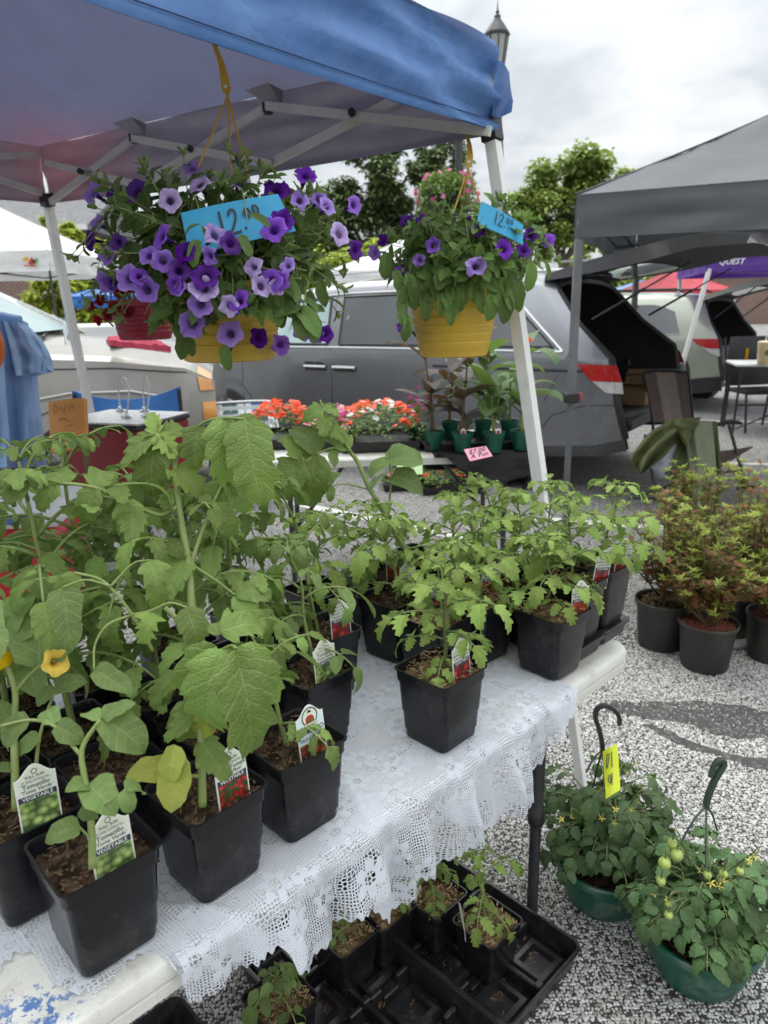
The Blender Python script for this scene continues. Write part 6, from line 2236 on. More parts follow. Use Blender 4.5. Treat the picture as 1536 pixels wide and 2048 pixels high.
class Car:
 """x forward from the rear bumper, y to the left, z up. station: xl xb xr (low, belt, roof), zb zbelt zroof, wl wb wr"""
 def __init__(s, name, label, loc, heading, paint, st, group=None):
  s.root = thing(name, label, 'car', loc, heading, group)
  s.st = st
  s.paint = paint
  s.M = Matrix.Translation(loc) @ Matrix.Rotation(heading, 4, 'Z')

 def ring(s, q, ins=0.0):
  xl, xb, xr, zb, zm, zr, wl, wb, wr = q
  k = [(xl, wl - .08, zb), (xl, wl, zb + .10), (lerp(xl, xb, .5), max(wl, wb) + .012, lerp(zb, zm, .55)), (lerp(xl, xb, .9), wb + .006, zm - .05), (xb, wb, zm), (lerp(xb, xr, .5), lerp(wb, wr, .48), lerp(zm, zr - .09, .5)), (lerp(xb, xr, .88), wr, zr - .09), (lerp(xb, xr, .97), wr - .07, zr - .025), (xr, wr * .55, zr + .008), (xr, 0, zr + .02)]
  k = [(x, max(0, y - ins), z - (ins if z > zm else 0)) for x, y, z in k]
  L = [Vector((x, y, z)) for x, y, z in k]
  return L + [Vector((p.x, -p.y, p.z)) for p in L[-2::-1]]

 def stations(s, n=5):
  out = []
  for a, b in zip(s.st, s.st[1:]):
   for i in range(n):
    out.append([lerp(u, v, i / n) for u, v in zip(a, b)])
  out.append(list(s.st[-1]))
  return out

 def body(s, cap_front=True, cap_rear=False):
  mb = MB()
  R = [s.ring(q) for q in s.stations()]
  mb.rings(R, closed=False)
  n = len(R[0])
  if cap_front:
   mb.add(R[-1], [tuple(range(n))])
  if cap_rear:
   mb.add(R[0], [tuple(range(n - 1, -1, -1))])
  return mb.build('body', M_[s.paint], s.root, .55)

 def side(s, x, z, sg=1, off=0.0):
  """point of the side surface at x, z"""
  for a, b in zip(s.st, s.st[1:]):
   xa = lerp(a[0], a[1], min(1, (z - a[3]) / (a[4] - a[3]))) if z <= a[4] else lerp(a[1], a[2], min(1, (z - a[4]) / max(.05, a[5] - .09 - a[4])))
   xb = lerp(b[0], b[1], min(1, (z - b[3]) / (b[4] - b[3]))) if z <= b[4] else lerp(b[1], b[2], min(1, (z - b[4]) / max(.05, b[5] - .09 - b[4])))
   if x <= xb or b is s.st[-1]:
    f = min(1, max(0, (x - xa) / max(xb - xa, 1e-5)))
    q = [lerp(u, v, f) for u, v in zip(a, b)]
    break
  _, _, _, zb, zm, zr, wl, wb, wr = q
  if z <= zm:
   t = (z - zb) / (zm - zb)
   w = lerp(wl, max(wl, wb) + .012, min(1, t / .55)) if t < .55 else lerp(max(wl, wb) + .012, wb, (t - .55) / .45)
  else:
   t = (z - zm) / max(.05, zr - .09 - zm)
   w = lerp(wb, wr, min(1, t))
  return Vector((x, sg * (w + off), z))

 def patch(s, name, poly, mat, sg=1, off=.006, parent=None, n=5, thick=.012):
  """panel lying on the side: polygon in x, z given as lower and upper polylines of equal length"""
  lo, up = poly
  lo2 = spline([Vector((x, 0, z)) for x, z in lo], n * (len(lo) - 1)) if len(lo) > 2 else [lerp(Vector((lo[0][0], 0, lo[0][1])), Vector((lo[1][0], 0, lo[1][1])), i / n) for i in range(n + 1)]
  up2 = spline([Vector((x, 0, z)) for x, z in up], n * (len(up) - 1)) if len(up) > 2 else [lerp(Vector((up[0][0], 0, up[0][1])), Vector((up[1][0], 0, up[1][1])), i / n) for i in range(n + 1)]
  P = []
  for a, b in zip(lo2, up2):
   P.append([s.side(lerp(a.x, b.x, j / 5), lerp(a.z, b.z, j / 5), sg, off) for j in range(6)])
  mb = MB()
  mb.grid(P if sg > 0 else P[::-1])
  rim = [r[0] for r in P] + P[-1][1:] + [r[-1] for r in P[::-1]][1:] + P[0][::-1][1:-1]
  mb.rings([rim, [Vector((p.x, p.y - sg * thick, p.z)) for p in rim]])
  return mb.build(name, M_[mat], parent or s.root, .5)

 def seal(s, poly):
  lo, up = poly
  s.line('window_seal', list(lo) + list(up)[::-1] + [lo[0]], .010, 'trim_black', off=.008)

 def line(s, name, pts, r, mat, sg=1, off=.004, parent=None, n=4):
  ps = []
  for (x0, z0), (x1, z1) in zip(pts, pts[1:]):
   for i in range(n):
    ps.append(s.side(lerp(x0, x1, i / n), lerp(z0, z1, i / n), sg, off))
  ps.append(s.side(*pts[-1], sg, off))
  mb = MB()
  mb.tube(ps, r, 6)
  return mb.build(name, M_[mat], parent or s.root)

 def wheel(s, x, r, sg, w):
  rt = Matrix.Translation((x, sg * (w - .10), r)) @ Matrix.Rotation(-sg * PI / 2, 4, 'X')
  mb = MB()
  mb.lathe([(.001, -.16), (r + .10, -.16), (r + .115, .090), (r + .095, .108)], 28, M=rt)
  mb.build('wheel_arch', M_['trim_black'], s.root)
  mb = MB()
  mb.lathe([(r * .66, -.1), (r * .9, -.1), (r, -.07), (r, .08), (r * .95, .112), (r * .70, .116), (r * .66, .10)], 32, M=rt)
  wh = mb.build('wheel', M_['tyre'], s.root)
  mb = MB()
  mb.lathe([(.001, .045), (r * .62, .04), (r * .66, .105), (r * .68, .113)], 32, M=rt)
  mb.build('brake_disc', M_['trim_black'], wh)
  mb = MB()
  mb.lathe([(r * .60, .09), (r * .66, .118), (r * .68, .112)], 32, M=rt)
  mb.lathe([(.001, .105), (r * .16, .10), (r * .18, .06)], 16, M=rt)
  for k in range(10):
   a = 2 * PI * k / 10 + (.12 if k % 2 else -.12)
   d = Vector((math.cos(a), math.sin(a), 0))
   mb.bar(rt @ (d * r * .1 + Vector((0, 0, .095))), rt @ (d * r * .64 + Vector((0, 0, .105))), .03, .02, up=rt.to_3x3() @ Vector((0, 0, 1)))
  mb.build('rim', M_['alloy'], wh, .6)


# grey minivan with its tailgate open
VD = at(1243, 800, 5.30)
VY = math.radians(180 - 35)
vl = Vector((VD.x, VD.y, 0)) - Matrix.Rotation(VY, 3, 'Z') @ Vector((.05, .92, 0))
VAN = [(.02, .15, .72, .36, 1.04, 1.63, .88, .92, .72), (.22, .34, .84, .31, 1.05, 1.655, .965, .965, .75), (.8, .82, 1.05, .26, 1.07, 1.69, 1.0, .99, .77), (1.6, 1.6, 1.6, .24, 1.09, 1.70, 1.0, 1.0, .77), (2.6, 2.6, 2.55, .22, 1.09, 1.69, 1.0, 1.0, .77), (3.3, 3.3, 3.2, .22, 1.08, 1.645, 1.0, .99, .74), (3.75, 3.75, 3.75, .22, 1.06, 1.35, .99, .97, .72), (4.2, 4.22, 4.25, .22, 1.04, 1.09, .97, .94, .70), (4.7, 4.7, 4.7, .22, .94, .99, .92, .86, .62), (5.02, 5.0, 4.98, .26, .76, .80, .78, .72, .5)]
van = Car('minivan', 'dark grey minivan with its tailgate raised and cargo bay open', vl, VY, 'paint_grey', VAN)
van.body()
for lo, up in ((((3.86, 1.12), (3.3, 1.125), (2.74, 1.125)), ((3.72, 1.23), (3.28, 1.50), (2.82, 1.53))),):
 van.patch('window', (lo[::-1], up[::-1]), 'glass_pale')
van.patch('window', (((2.60, 1.125), (1.62, 1.13)), ((2.66, 1.535), (1.66, 1.55))), 'glass_dark')
van.patch('window', (((1.56, 1.13), (1.0, 1.13), (.58, 1.125)), ((1.60, 1.55), (1.25, 1.545), (1.02, 1.50))), 'glass_dark')
for pl_ in (((2.74, 1.125), (3.86, 1.12)), ((2.82, 1.53), (3.28, 1.50), (3.72, 1.23))), (((1.62, 1.13), (2.60, 1.125)), ((1.66, 1.55), (2.66, 1.535))), (((.58, 1.125), (1.56, 1.13)), ((1.02, 1.50), (1.25, 1.545), (1.60, 1.55))):
 van.seal(pl_)
van.line('window_trim', [(3.92, 1.09), (2.6, 1.10), (1.6, 1.10), (.50, 1.095)], .013, 'chrome')
van.line('window_trim', [(.50, 1.095), (.72, 1.28), (1.0, 1.52), (1.25, 1.575), (2.6, 1.565), (3.25, 1.53), (3.7, 1.26), (3.95, 1.10)], .011, 'chrome')
van.line('slide_rail', [(.30, .955), (1.6, .965)], .011, 'trim_black')
for pts in ([(2.70, .36), (2.68, .8), (2.70, 1.08), (2.76, 1.56)], [(1.62, .40), (1.60, 1.08)], [(3.84, .4), (3.86, 1.05)], [(.75, .36), (.55, .62), (.32, .70), (.05, .72)], [(.62, .72), (.48, 1.0), (.45, 1.08)]):
 van.line('door_seam', pts, .0045, 'trim_black', off=-.001)
for x0, x1 in ((2.74, 3.0), (2.66, 2.40)):
 h = van.patch('handle_recess', (((min(x0, x1), .885), (max(x0, x1), .885)), ((min(x0, x1) - .01, .965), (max(x0, x1) + .01, .965))), 'trim_black', off=.003)
 van.line('handle', [(x0, .925), (x1, .925)], .016, 'chrome', off=.014, parent=h)
van.wheel(4.08, .335, 1, 1.0)
van.wheel(1.08, .335, 1, 1.0)
van.wheel(4.08, .335, -1, 1.0)
van.wheel(1.08, .335, -1, 1.0)
for sg in (1, -1):
 tl_ = van.patch('tail_light', (((.05, .885), (.18, .885), (.27, .89)), ((.10, 1.0), (.24, 1.005), (.38, 1.01))), 'lamp_red', sg=sg, off=.014)
 van.patch('reverse_light', (((.035, .80), (.10, .80), (.16, .805)), ((.05, .882), (.18, .882), (.26, .886))), 'lamp_clear', sg=sg, off=.012, parent=tl_)
# side mirror
mb = MB()
mp = van.side(3.70, 1.10, 1, .0)
mb.rings([[mp + Vector((dx * k * .09, .06 + t, .02 + dz * k * .075)) for dx, dz in [(math.cos(a), math.sin(a)) for a in [2 * PI * i / 10 for i in range(10)]]] for t, k in ((0, .4), (.04, .9), (.12, 1), (.20, .8), (.23, .3))], cap0=True, cap1=True)
mb.bar(mp + Vector((0, -.05, -.02)), mp + Vector((0, .1, .0)), .05, .04)
van_mirror = mb.build('side_mirror', M_['paint_grey'], van.root)
# roof rails
for sg in (1, -1):
 mb = MB()
 mb.tube([(.9, sg * .66, 1.70), (1.0, sg * .66, 1.745), (2.0, sg * .67, 1.76), (2.9, sg * .66, 1.745), (3.0, sg * .66, 1.70)], .014, 6)
 mb.build('roof_rail', M_['chrome'], van.root)
# cargo bay lining
mb = MB()
R = [van.ring(q, .055) for q in van.stations()[:16]]
mb.rings(R, closed=False)
n = len(R[0])
mb.add(R[-1], [tuple(range(n - 1, -1, -1))])
mb.grid([[Vector((x, y, .60)) for y in (-.86, 0, .86)] for x in (.10, .8, 1.6, 2.4)])
mb.build('interior', M_['interior_dark'], van.root, .6)
for sg in (1, -1):
 mb = MB()
 edge = [p for p in van.ring(VAN[0], .02)]
 half = edge[1:10] if sg > 0 else edge[9:18]
 mb.tube(half, .032, 6)
 mb.build('door_seal', M_['trim_black'], van.root)
mb = MB()
mb.box((.0, -.80, .50), (.14, .80, .61), bev=.02)
mb.build('bumper_step', M_['trim_black'], van.root)
# tailgate
P_out, P_in = [], []
for i in range(15):
 t = i / 14
 x = .76 - 1.42 * t
 z = 1.66 + .36 * t - .11 * t * t - (.30 * (t - .78) ** 1.0 if t > .78 else 0) * .9
 w = lerp(.72, .84, min(1, t * 1.6)) - (.10 * (t - .8) / .2 if t > .8 else 0)
 th = .05 + .06 * math.sin(PI * t)
 P_out.append([Vector((x, y * w, z + .05 * (1 - y * y))) for y in (-1, -.8, -.4, 0, .4, .8, 1)])
 P_in.append([Vector((x + .02, y * w * .96, z - th + .03 * (1 - y * y))) for y in (-1, -.8, -.4, 0, .4, .8, 1)])
mb = MB()
mb.grid(P_out[::-1])
rim = lambda P: [r[0] for r in P] + P[-1][1:] + [r[-1] for r in P[::-1]][1:] + P[0][::-1][1:-1]
mb.rings([rim(P_out), rim(P_in)])
tg = mb.build('tailgate', M_['paint_grey'], van.root, .6)
mb = MB()
mb.grid(P_in)
mb.build('tailgate_lining', M_['interior_dark'], tg, .6)
mb = MB()
mb.grid([[lerp(P_in[i][j], P_in[i][j], 0) + Vector((0, 0, -.006)) for j in (1, 2, 3, 4, 5)] for i in range(2, 8)])
mb.build('rear_window', M_['glass_dark'], tg, .6)
mb = MB()
mb.grid([[P_out[i][j] + Vector((.0, 0, .03 + .05 * (2 - i) / 2)) for j in range(7)] for i in (0, 1, 2, 3)])
mb.build('spoiler', M_['paint_grey'], tg, .6)
for sg in (1, -1):
 mb = MB()
 a, b = Vector((.36, sg * .76, 1.32)), Vector((-.30, sg * .74, 1.70))
 mb.tube([a, lerp(a, b, .55)], .011, 6)
 mb.tube([lerp(a, b, .5), b], .006, 6)
 mb.build('gas_strut', M_['trim_black'], tg)


def carton(label, car, lo, hi, rz, flap=True):
 p = car.M @ Vector(((lo[0] + hi[0]) / 2, (lo[1] + hi[1]) / 2, lo[2]))
 root = thing('cardboard_box', label, 'box', p, car.root.rotation_euler.z + rz, 'cardboard boxes in the open minivan')
 w, d, h = (hi[0] - lo[0]) / 2, (hi[1] - lo[1]) / 2, hi[2] - lo[2]
 mb = MB()
 t = .004
 for x0, y0, x1, y1 in ((-w, -d, w, -d + t), (-w, d - t, w, d), (-w, -d + t, -w + t, d - t), (w - t, -d + t, w, d - t)):
  mb.box((x0, y0, 0), (x1, y1, h))
 mb.box((-w + t, -d + t, 0), (w - t, d - t, t))
 mb.build('carton', M_['cardboard'], root)
 for sg in (1, -1):
  mb = MB()
  mb.add([(-w, sg * d, h), (w, sg * d, h), (w, sg * d * 1.35, h + .03), (-w, sg * d * 1.35, h + .03), (-w, sg * d * 1.35, h + .034), (w, sg * d * 1.35, h + .034)], [(0, 1, 2, 3), (3, 2, 5, 4), (4, 5, 1, 0)])
  mb.build('flap', M_['cardboard'], root)


carton('cardboard box standing upright in the open cargo bay', van, (.30, .30, .605), (.62, .64, .88), .1)
carton('low cardboard box at the edge of the open cargo bay', van, (.08, -.30, .605), (.40, .06, .76), -.15)
carton('crumpled cardboard box at the far side of the cargo bay', van, (.16, -.72, .605), (.46, -.40, .80), .25)
# pale truck on the left
TY = math.radians(9)
tf = at(420, 760, 5.15)
tloc = Vector((tf.x, tf.y, 0)) - Matrix.Rotation(TY, 3, 'Z') @ Vector((4.93, -.86, 0))
TRK = [(.02, .08, .35, .45, 1.12, 1.66, .90, .92, .74), (.6, .6, .75, .40, 1.14, 1.72, .98, .97, .78), (1.6, 1.6, 1.6, .36, 1.16, 1.74, 1.0, .99, .79), (2.6, 2.6, 2.5, .36, 1.17, 1.73, 1.0, .99, .78), (2.95, 2.95, 2.92, .36, 1.17, 1.69, 1.0, .99, .76), (3.45, 3.45, 3.45, .36, 1.17, 1.42, .99, .97, .76), (3.72, 3.75, 3.78, .36, 1.16, 1.27, .99, .96, .78), (4.3, 4.32, 4.35, .38, 1.12, 1.23, .99, .95, .76), (4.75, 4.77, 4.80, .42, 1.06, 1.15, .95, .90, .70), (4.95, 4.96, 4.93, .46, .96, 1.03, .86, .82, .62)]
trk = Car('suv', 'pale pearl SUV with hood facing right behind the left tent leg', tloc, TY, 'paint_pearl', TRK)
trk.body(cap_rear=True)
trk.patch('window', (((2.55, 1.20), (3.0, 1.20), (3.50, 1.20)), ((2.50, 1.58), (2.85, 1.57), (3.36, 1.33))), 'glass_dark', sg=-1)
# windshield
mb = MB()
G_ = []
for i in range(7):
 t = i / 6
 x, z, w = lerp(3.70, 2.99, t), lerp(1.305, 1.695, t), lerp(.76, .70, t)
 G_.append([Vector((x + .12 * (1 - abs(y)) * (1 - t), y * w, z + .012 + .01 * (1 - y * y))) for y in (-1, -.6, -.2, .2, .6, 1)])
mb.grid(G_)
mb.build('windshield', M_['glass_pale'], trk.root)
for sg in (1, -1):
 mb = MB()
 mb.tube([(3.76, sg * .80, 1.27), (3.4, sg * .78, 1.46), (2.96, sg * .735, 1.69), (2.6, sg * .745, 1.735)], .026, 6)
 mb.build('windshield_pillar', M_['paint_pearl'], trk.root)
 mb = MB()
 mb.tube([(1.2, sg * .66, 1.74), (1.25, sg * .66, 1.80), (2.6, sg * .66, 1.80), (2.85, sg * .65, 1.77), (2.92, sg * .65, 1.72)], .018, 6)
 mb.build('roof_rail', M_['paint_pearl'], trk.root)
mb = MB()
mb.tube([(3.78, -.60, 1.285), (3.70, -.1, 1.33), (3.68, .2, 1.34)], .009, 5)
mb.tube([(3.78, .35, 1.285), (3.72, .6, 1.32)], .009, 5)
mb.build('wiper', M_['trim_black'], trk.root)
trk.patch('cowl_panel', (((3.42, 1.19), (3.62, 1.19), (3.76, 1.185)), ((3.40, 1.30), (3.55, 1.27), (3.72, 1.20))), 'trim_black', sg=-1)
for pts in ([(3.40, 1.17), (3.50, 1.0), (3.56, .5)], [(3.80, 1.085), (4.3, 1.08), (4.78, 1.03)]):
 trk.line('door_seam', pts, .0055, 'trim_black', sg=-1, off=-.001)
trk.line('fender_crease', [(3.62, .86), (4.0, .92), (4.4, .92), (4.62, .87)], .012, 'paint_pearl', sg=-1, off=.0)
mb = MB()
p = trk.side(3.60, 1.18, -1, .01)
mb.tube([p, p + Vector((.0, -.01, .5)), p + Vector((-.03, -.02, .86))], .004, 5)
mb.build('antenna', M_['trim_black'], trk.root)
trk.wheel(4.02, .37, -1, 1.0)
trk.wheel(1.10, .37, -1, 1.0)
trk.wheel(4.02, .37, 1, 1.0)
trk.wheel(1.10, .37, 1, 1.0)
trk.patch('marker_light', (((4.86, .90), (4.95, .90)), ((4.84, 1.06), (4.93, 1.0))), 'lamp_amber', sg=-1, off=.012)
trk.patch('marker_light', (((4.87, .70), (4.96, .70)), ((4.87, .82), (4.96, .82))), 'lamp_amber', sg=-1, off=.012)
trk.patch('bumper', (((4.40, .46), (4.7, .46), (4.97, .48)), ((4.46, .64), (4.7, .65), (4.98, .66))), 'trim_black', sg=-1, off=.02)
for sg in (1, -1):
 mb = MB()
 c = Vector((3.40, sg * 1.10, 1.36))
 mb.rings([[c + Vector((t, dx * k * .12, dz * k * .085)) for dx, dz in [(math.cos(a), math.sin(a)) for a in [2 * PI * i / 12 for i in range(12)]]] for t, k in ((-.05, .9), (-.03, 1), (.04, .85), (.09, .4))], cap0=True, cap1=True)
 mb.bar(c + Vector((0, -sg * .2, -.08)), c + Vector((0, 0, -.04)), .05, .05)
 mb.build('side_mirror', M_['paint_pearl'], trk.root)
# things lying on the hood
pm('towel_red', (.45, .05, .09), (.33, .035, .065), 12, .9, bump=.6, bscale=60)
hood = trk.M @ Vector((4.42, -.55, 1.215))
mb = MB()
P = []
for i in range(22):
 row = []
 for j in range(12):
  u, t = i / 21 - .5, j / 11 - .5
  row.append(Vector((u * .42, t * .24, .005 + .06 * max(0, 1 - (2.1 * u) ** 2) * max(0, 1 - (2.1 * t) ** 2) + .035 * abs(noise.noise(Vector((u * 9, t * 9, 2)))))))
 P.append(row)
mb.grid(P)
mb.rings([[r[0] for r in P] + P[-1][1:] + [r[-1] for r in P[::-1]][1:] + P[0][::-1][1:-1], [Vector((p.x, p.y, -.03)) for p in [r[0] for r in P] + P[-1][1:] + [r[-1] for r in P[::-1]][1:] + P[0][::-1][1:-1]]])
o = mb.build('towel', M_['towel_red'], None, 0)
o.location = hood
o.rotation_euler = (0, .16, TY + .3)
tag(o, 'crumpled dark pink towel lying on the hood of the pale SUV', 'towel')
mt = bpy.data.materials.new('clear_glass')
mt.use_nodes = True
mt.node_tree.nodes['Principled BSDF'].inputs['Transmission Weight'].default_value = .92
mt.node_tree.nodes['Principled BSDF'].inputs['Roughness'].default_value = .06
mt.node_tree.nodes['Principled BSDF'].inputs['Base Color'].default_value = (.93, .96, .95, 1)
M_['clear_glass'] = mt
mb = MB()
mb.lathe([(.001, 0), (.045, 0), (.05, .01), (.05, .12), (.04, .145), (.042, .17), (.038, .17), (.036, .145), (.046, .12), (.046, .012), (.001, .010)], 20)
o = mb.build('glass_jar', mt, None, .6)
o.location = trk.M @ Vector((3.98, -.62, 1.222))
tag(o, 'empty clear glass jar standing on the hood of the pale SUV', 'jar')
# sage green car on the right with open rear hatch
SY = math.radians(180 - 40)
sr = at(1446, 705, 9.3)
sloc = Vector((sr.x, sr.y, 0)) - Matrix.Rotation(SY, 3, 'Z') @ Vector((.06, .86, 0))
SUV = [(.04, .12, .42, .34, .96, 1.46, .84, .88, .68), (.3, .32, .6, .28, .97, 1.50, .91, .90, .71), (1.0, 1.0, 1.05, .24, .98, 1.535, .92, .91, .72), (2.0, 2.0, 1.95, .22, .97, 1.55, .92, .91, .72), (2.8, 2.8, 2.6, .22, .96, 1.51, .92, .90, .70), (3.4, 3.4, 3.4, .22, .94, 1.06, .90, .87, .70), (4.1, 4.1, 4.1, .22, .88, .95, .88, .82, .62), (4.5, 4.5, 4.48, .26, .70, .76, .76, .70, .5)]
suv = Car('hatchback_suv', 'sage green SUV parked at the right with its rear hatch open', sloc, SY, 'paint_sage', SUV)
suv.body()
suv.patch('window', (((.62, 1.03), (1.0, 1.0), (1.38, 1.0)), ((.74, 1.30), (1.0, 1.385), (1.36, 1.39))), 'glass_dark')
suv.patch('window', (((1.46, 1.0), (2.28, 1.0)), ((1.44, 1.39), (2.22, 1.40))), 'glass_pale')
suv.patch('window', (((2.36, 1.0), (3.0, 1.0)), ((2.30, 1.40), (2.62, 1.37))), 'glass_pale')
suv.line('sill_trim', [(.62, 1.02), (1.0, .985), (3.1, .985)], .010, 'paint_sage')
for pts in ([(1.42, .36), (1.40, .96), (1.40, 1.42)], [(2.32, .34), (2.32, .96)]):
 suv.line('door_seam', pts, .005, 'trim_black', off=-.001)
for x, sg in ((.92, 1), (3.55, 1), (.92, -1), (3.55, -1)):
 suv.wheel(x, .34, sg, .92)
suv.patch('arch_trim', (((.45, .36), (.55, .66), (.92, .80)), ((.40, .36), (.50, .70), (.92, .84))), 'trim_black', off=.006)
suv.patch('bumper', (((.03, .30), (.3, .26), (.55, .26)), ((.05, .48), (.3, .46), (.50, .42))), 'trim_black', off=.012)
for sg in (1, -1):
 a = suv.patch('tail_light', (((.10, .84), (.22, .84), (.34, .87)), ((.13, .96), (.26, .96), (.46, .955))), 'lamp_red', sg=sg, off=.014)
 suv.patch('reverse_light', (((.08, .74), (.14, .75), (.20, .78)), ((.10, .835), (.22, .835), (.32, .86))), 'lamp_clear', sg=sg, off=.012, parent=a)
mb = MB()
R = [suv.ring(q, .05) for q in suv.stations()[:14]]
mb.rings(R, closed=False)
mb.add(R[-1], [tuple(range(len(R[0]) - 1, -1, -1))])
mb.grid([[Vector((x, y, .56)) for y in (-.78, 0, .78)] for x in (.12, .8, 1.6, 2.3)])
mb.build('interior', M_['interior_dark'], suv.root, .6)
mb = MB()
mb.tube(suv.ring(SUV[0], .02)[1:-1], .03, 6)
mb.build('door_seal', M_['trim_black'], suv.root)
mb = MB()
mb.box((.02, -.78, .46), (.16, .78, .57), bev=.02)
mb.build('bumper_step', M_['trim_black'], suv.root)
mb = MB()
mb.box((.0, .42, .34), (.06, .66, .40), bev=.01)
mb.build('reflector', M_['lamp_red'], suv.root)
P_out = [[Vector((.46 - .95 * t, y * (.66 + .12 * t), 1.48 + .34 * t - .12 * t * t + .03 * (1 - y * y))) for y in (-1, -.6, 0, .6, 1)] for t in [i / 10 for i in range(11)]]
P_in = [[p + Vector((.02, 0, -.07)) for p in r] for r in P_out]
mb = MB()
mb.grid(P_out[::-1])
mb.rings([rim(P_out), rim(P_in)])
tg = mb.build('tailgate', M_['paint_sage'], suv.root, .6)
MB().grid(P_in).build('tailgate_lining', M_['interior_dark'], tg, .6)
MB().grid([[p + Vector((0, 0, -.005)) for p in r[1:4]] for r in P_in[2:7]]).build('rear_window', M_['glass_pale'], tg, .6)
for sg in (1, -1):
 mb = MB()
 mb.tube([(.26, sg * .70, 1.2), (-.2, sg * .72, 1.58)], .009, 6)
 mb.build('gas_strut', M_['trim_black'], tg)
 mb = MB()
 mb.tube([(.7, sg * .62, 1.545), (.8, sg * .62, 1.59), (2.5, sg * .62, 1.595), (2.6, sg * .62, 1.54)], .014, 6)
 mb.build('roof_rail', M_['trim_black'], suv.root)

# ------------------------------------------------------------------ other canopies


def cloth_mat(name, col, tr, rough=.55, bscale=4):
 return pm(name, col, tuple(x * .88 for x in col), 3, rough, bump=.35, bscale=bscale, transl=(tr, .2))


cloth_mat('canopy_grey', (.105, .112, .122), (.15, .16, .175), .5, 7)
cloth_mat('canopy_white', (.80, .80, .79), (.85, .85, .85))
cloth_mat('canopy_red', (.55, .05, .075), (.7, .08, .1))
cloth_mat('canopy_sky', (.22, .40, .68), (.3, .5, .8))
cloth_mat('canopy_purple', (.11, .035, .30), (.2, .07, .45))
cloth_mat('canopy_royal', (.03, .17, .55), (.05, .25, .7))


def pop_up(name, label, A, d1, d2, zE, zT, zP, mat, leg_mat, n=14, joint=None, legs=(0, 1, 2, 3), legw=.028, group=None, slant=None):
 """A corner on the ground, d1 and d2 the two side vectors"""
 root = thing(name, label, 'canopy tent', (A.x, A.y, 0), 0, group)
 c = [Vector((0, 0, 0)), d1, d1 + d2, d2]
 cen = (d1 + d2) / 2
 mb = MB()
 for k in range(4):
  a, b = c[k], c[(k + 1) % 4]
  nn = ((a + b) / 2 - cen).normalized()
  P = [[zed(lerp(lerp(a, b, i / n), cen, j / n), lerp(zT, zP, j / n) - .05 * math.sin(PI * j / n) * (.4 + .6 * math.sin(PI * i / n)) - .022 * (noise.noise(lerp(lerp(a, b, i / n), cen, j / n) * 3 + A) + .6 * noise.noise(lerp(lerp(a, b, i / n), cen, j / n) * 8 + A)) * math.sin(PI * j / n)) for j in range(n + 1)] for i in range(n + 1)]
  mb.grid(P[::-1])
  P = []
  for i in range(n * 3 + 1):
   p = lerp(a, b, i / n / 3)
   P.append([zed(p + nn * (.01 * t + .022 * noise.noise(Vector((i * .12, t * 4.5, A.x + k)))), lerp(zT, zE, t) - .01 * math.sin(PI * i / n / 3)) for t in [j / 6 for j in range(7)]])
  mb.grid(P[::-1])
 mb.build('canopy', M_[mat], root, .8)
 mb = MB()
 for k in range(4):
  mb.tube([zed(lerp(c[k], cen, j / 12), lerp(zT, zP, j / 12) - .02 * math.sin(PI * j / 12) + .004) for j in range(13)], .007, 5)
 mb.build('seam', M_[mat], root, 0)
 for k in legs:
  inn = (cen - c[k]).normalized() * .03
  top = zed(c[k] + inn, zE + .1)
  foot = zed(c[k] + inn, 0) if slant is None else zed(c[k] - inn.normalized() * slant, 0)
  mb = MB()
  mb.bar(top, lerp(top, foot, .55), legw, legw)
  leg = mb.build('leg', M_[leg_mat], root, .5)
  mb = MB()
  mb.bar(lerp(top, foot, .5), foot, legw * .72, legw * .72)
  mb.build('inner_leg', M_[leg_mat], leg, .5)
  if joint:
   mb = MB()
   p = lerp(top, foot, .54)
   mb.box((-legw, -legw, -.03), (legw, legw, .03), M=Matrix.Translation(p), bev=.006)
   mb.build('leg_joint', M_['plastic_black'], leg)
   mb = MB()
   mb.box((legw * .9, -.012, -.02), (legw + .022, .012, .028), M=Matrix.Translation(p), bev=.004)
   mb.build('leg_button', M_['lamp_red'], leg)
 mb = MB()
 for k in range(4):
  a, b = c[k], c[(k + 1) % 4]
  for t0, z0, t1, z1 in ((.02, zE + .06, .5, zT - .06), (.02, zT - .1, .5, zE + .03), (.5, zT - .06, .98, zE + .06), (.5, zE + .03, .98, zT - .1)):
   i_ = (cen - (a + b) / 2).normalized() * .03
   mb.bar(zed(lerp(a, b, t0) + i_, z0), zed(lerp(a, b, t1) + i_, z1), .012, .024)
 mb.build('truss', M_[leg_mat], root, .5)
 return root


A = at(1149, 480, 4.25)
gd = Vector((.91, -.43, 0)).normalized()
gtent = pop_up('canopy_tent', 'charcoal grey pop-up canopy over the open back of the minivan', A, gd * 2.95, Vector((-gd.y, gd.x, 0)) * 2.95, 1.81, 2.045, 2.82, 'canopy_grey', 'metal_grey', 22, joint=True, legw=.045)
A = at(99, 530, 10.9)
w1 = pop_up('canopy_tent', 'white pop-up canopy with small bright emblem at the left edge', A, Vector((-3, .1, 0)), Vector((.1, 3, 0)), 2.06, 2.36, 3.2, 'canopy_white', 'metal_dark')
mb = MB()
e = Vector((-.28, -.028, 2.20))
for pts, mi in (([(-.12, .03), (-.02, .07), (0, .02), (-.06, .0)], 0), ([(-.03, -.03), (.04, .06), (.09, -.01), (.03, -.06)], 1), ([(.04, .0), (.12, .05), (.13, .01), (.08, -.04)], 2), ([(-.09, -.05), (.10, -.06), (.10, -.075), (-.09, -.065)], 1)):
 mb.add([e + Vector((x, 0, z)) for x, z in pts], [(3, 2, 1, 0)], mi)
mb.build('emblem', [M_['petal_gold'], M_['ink_red'], M_['ink_green']], w1, 0)
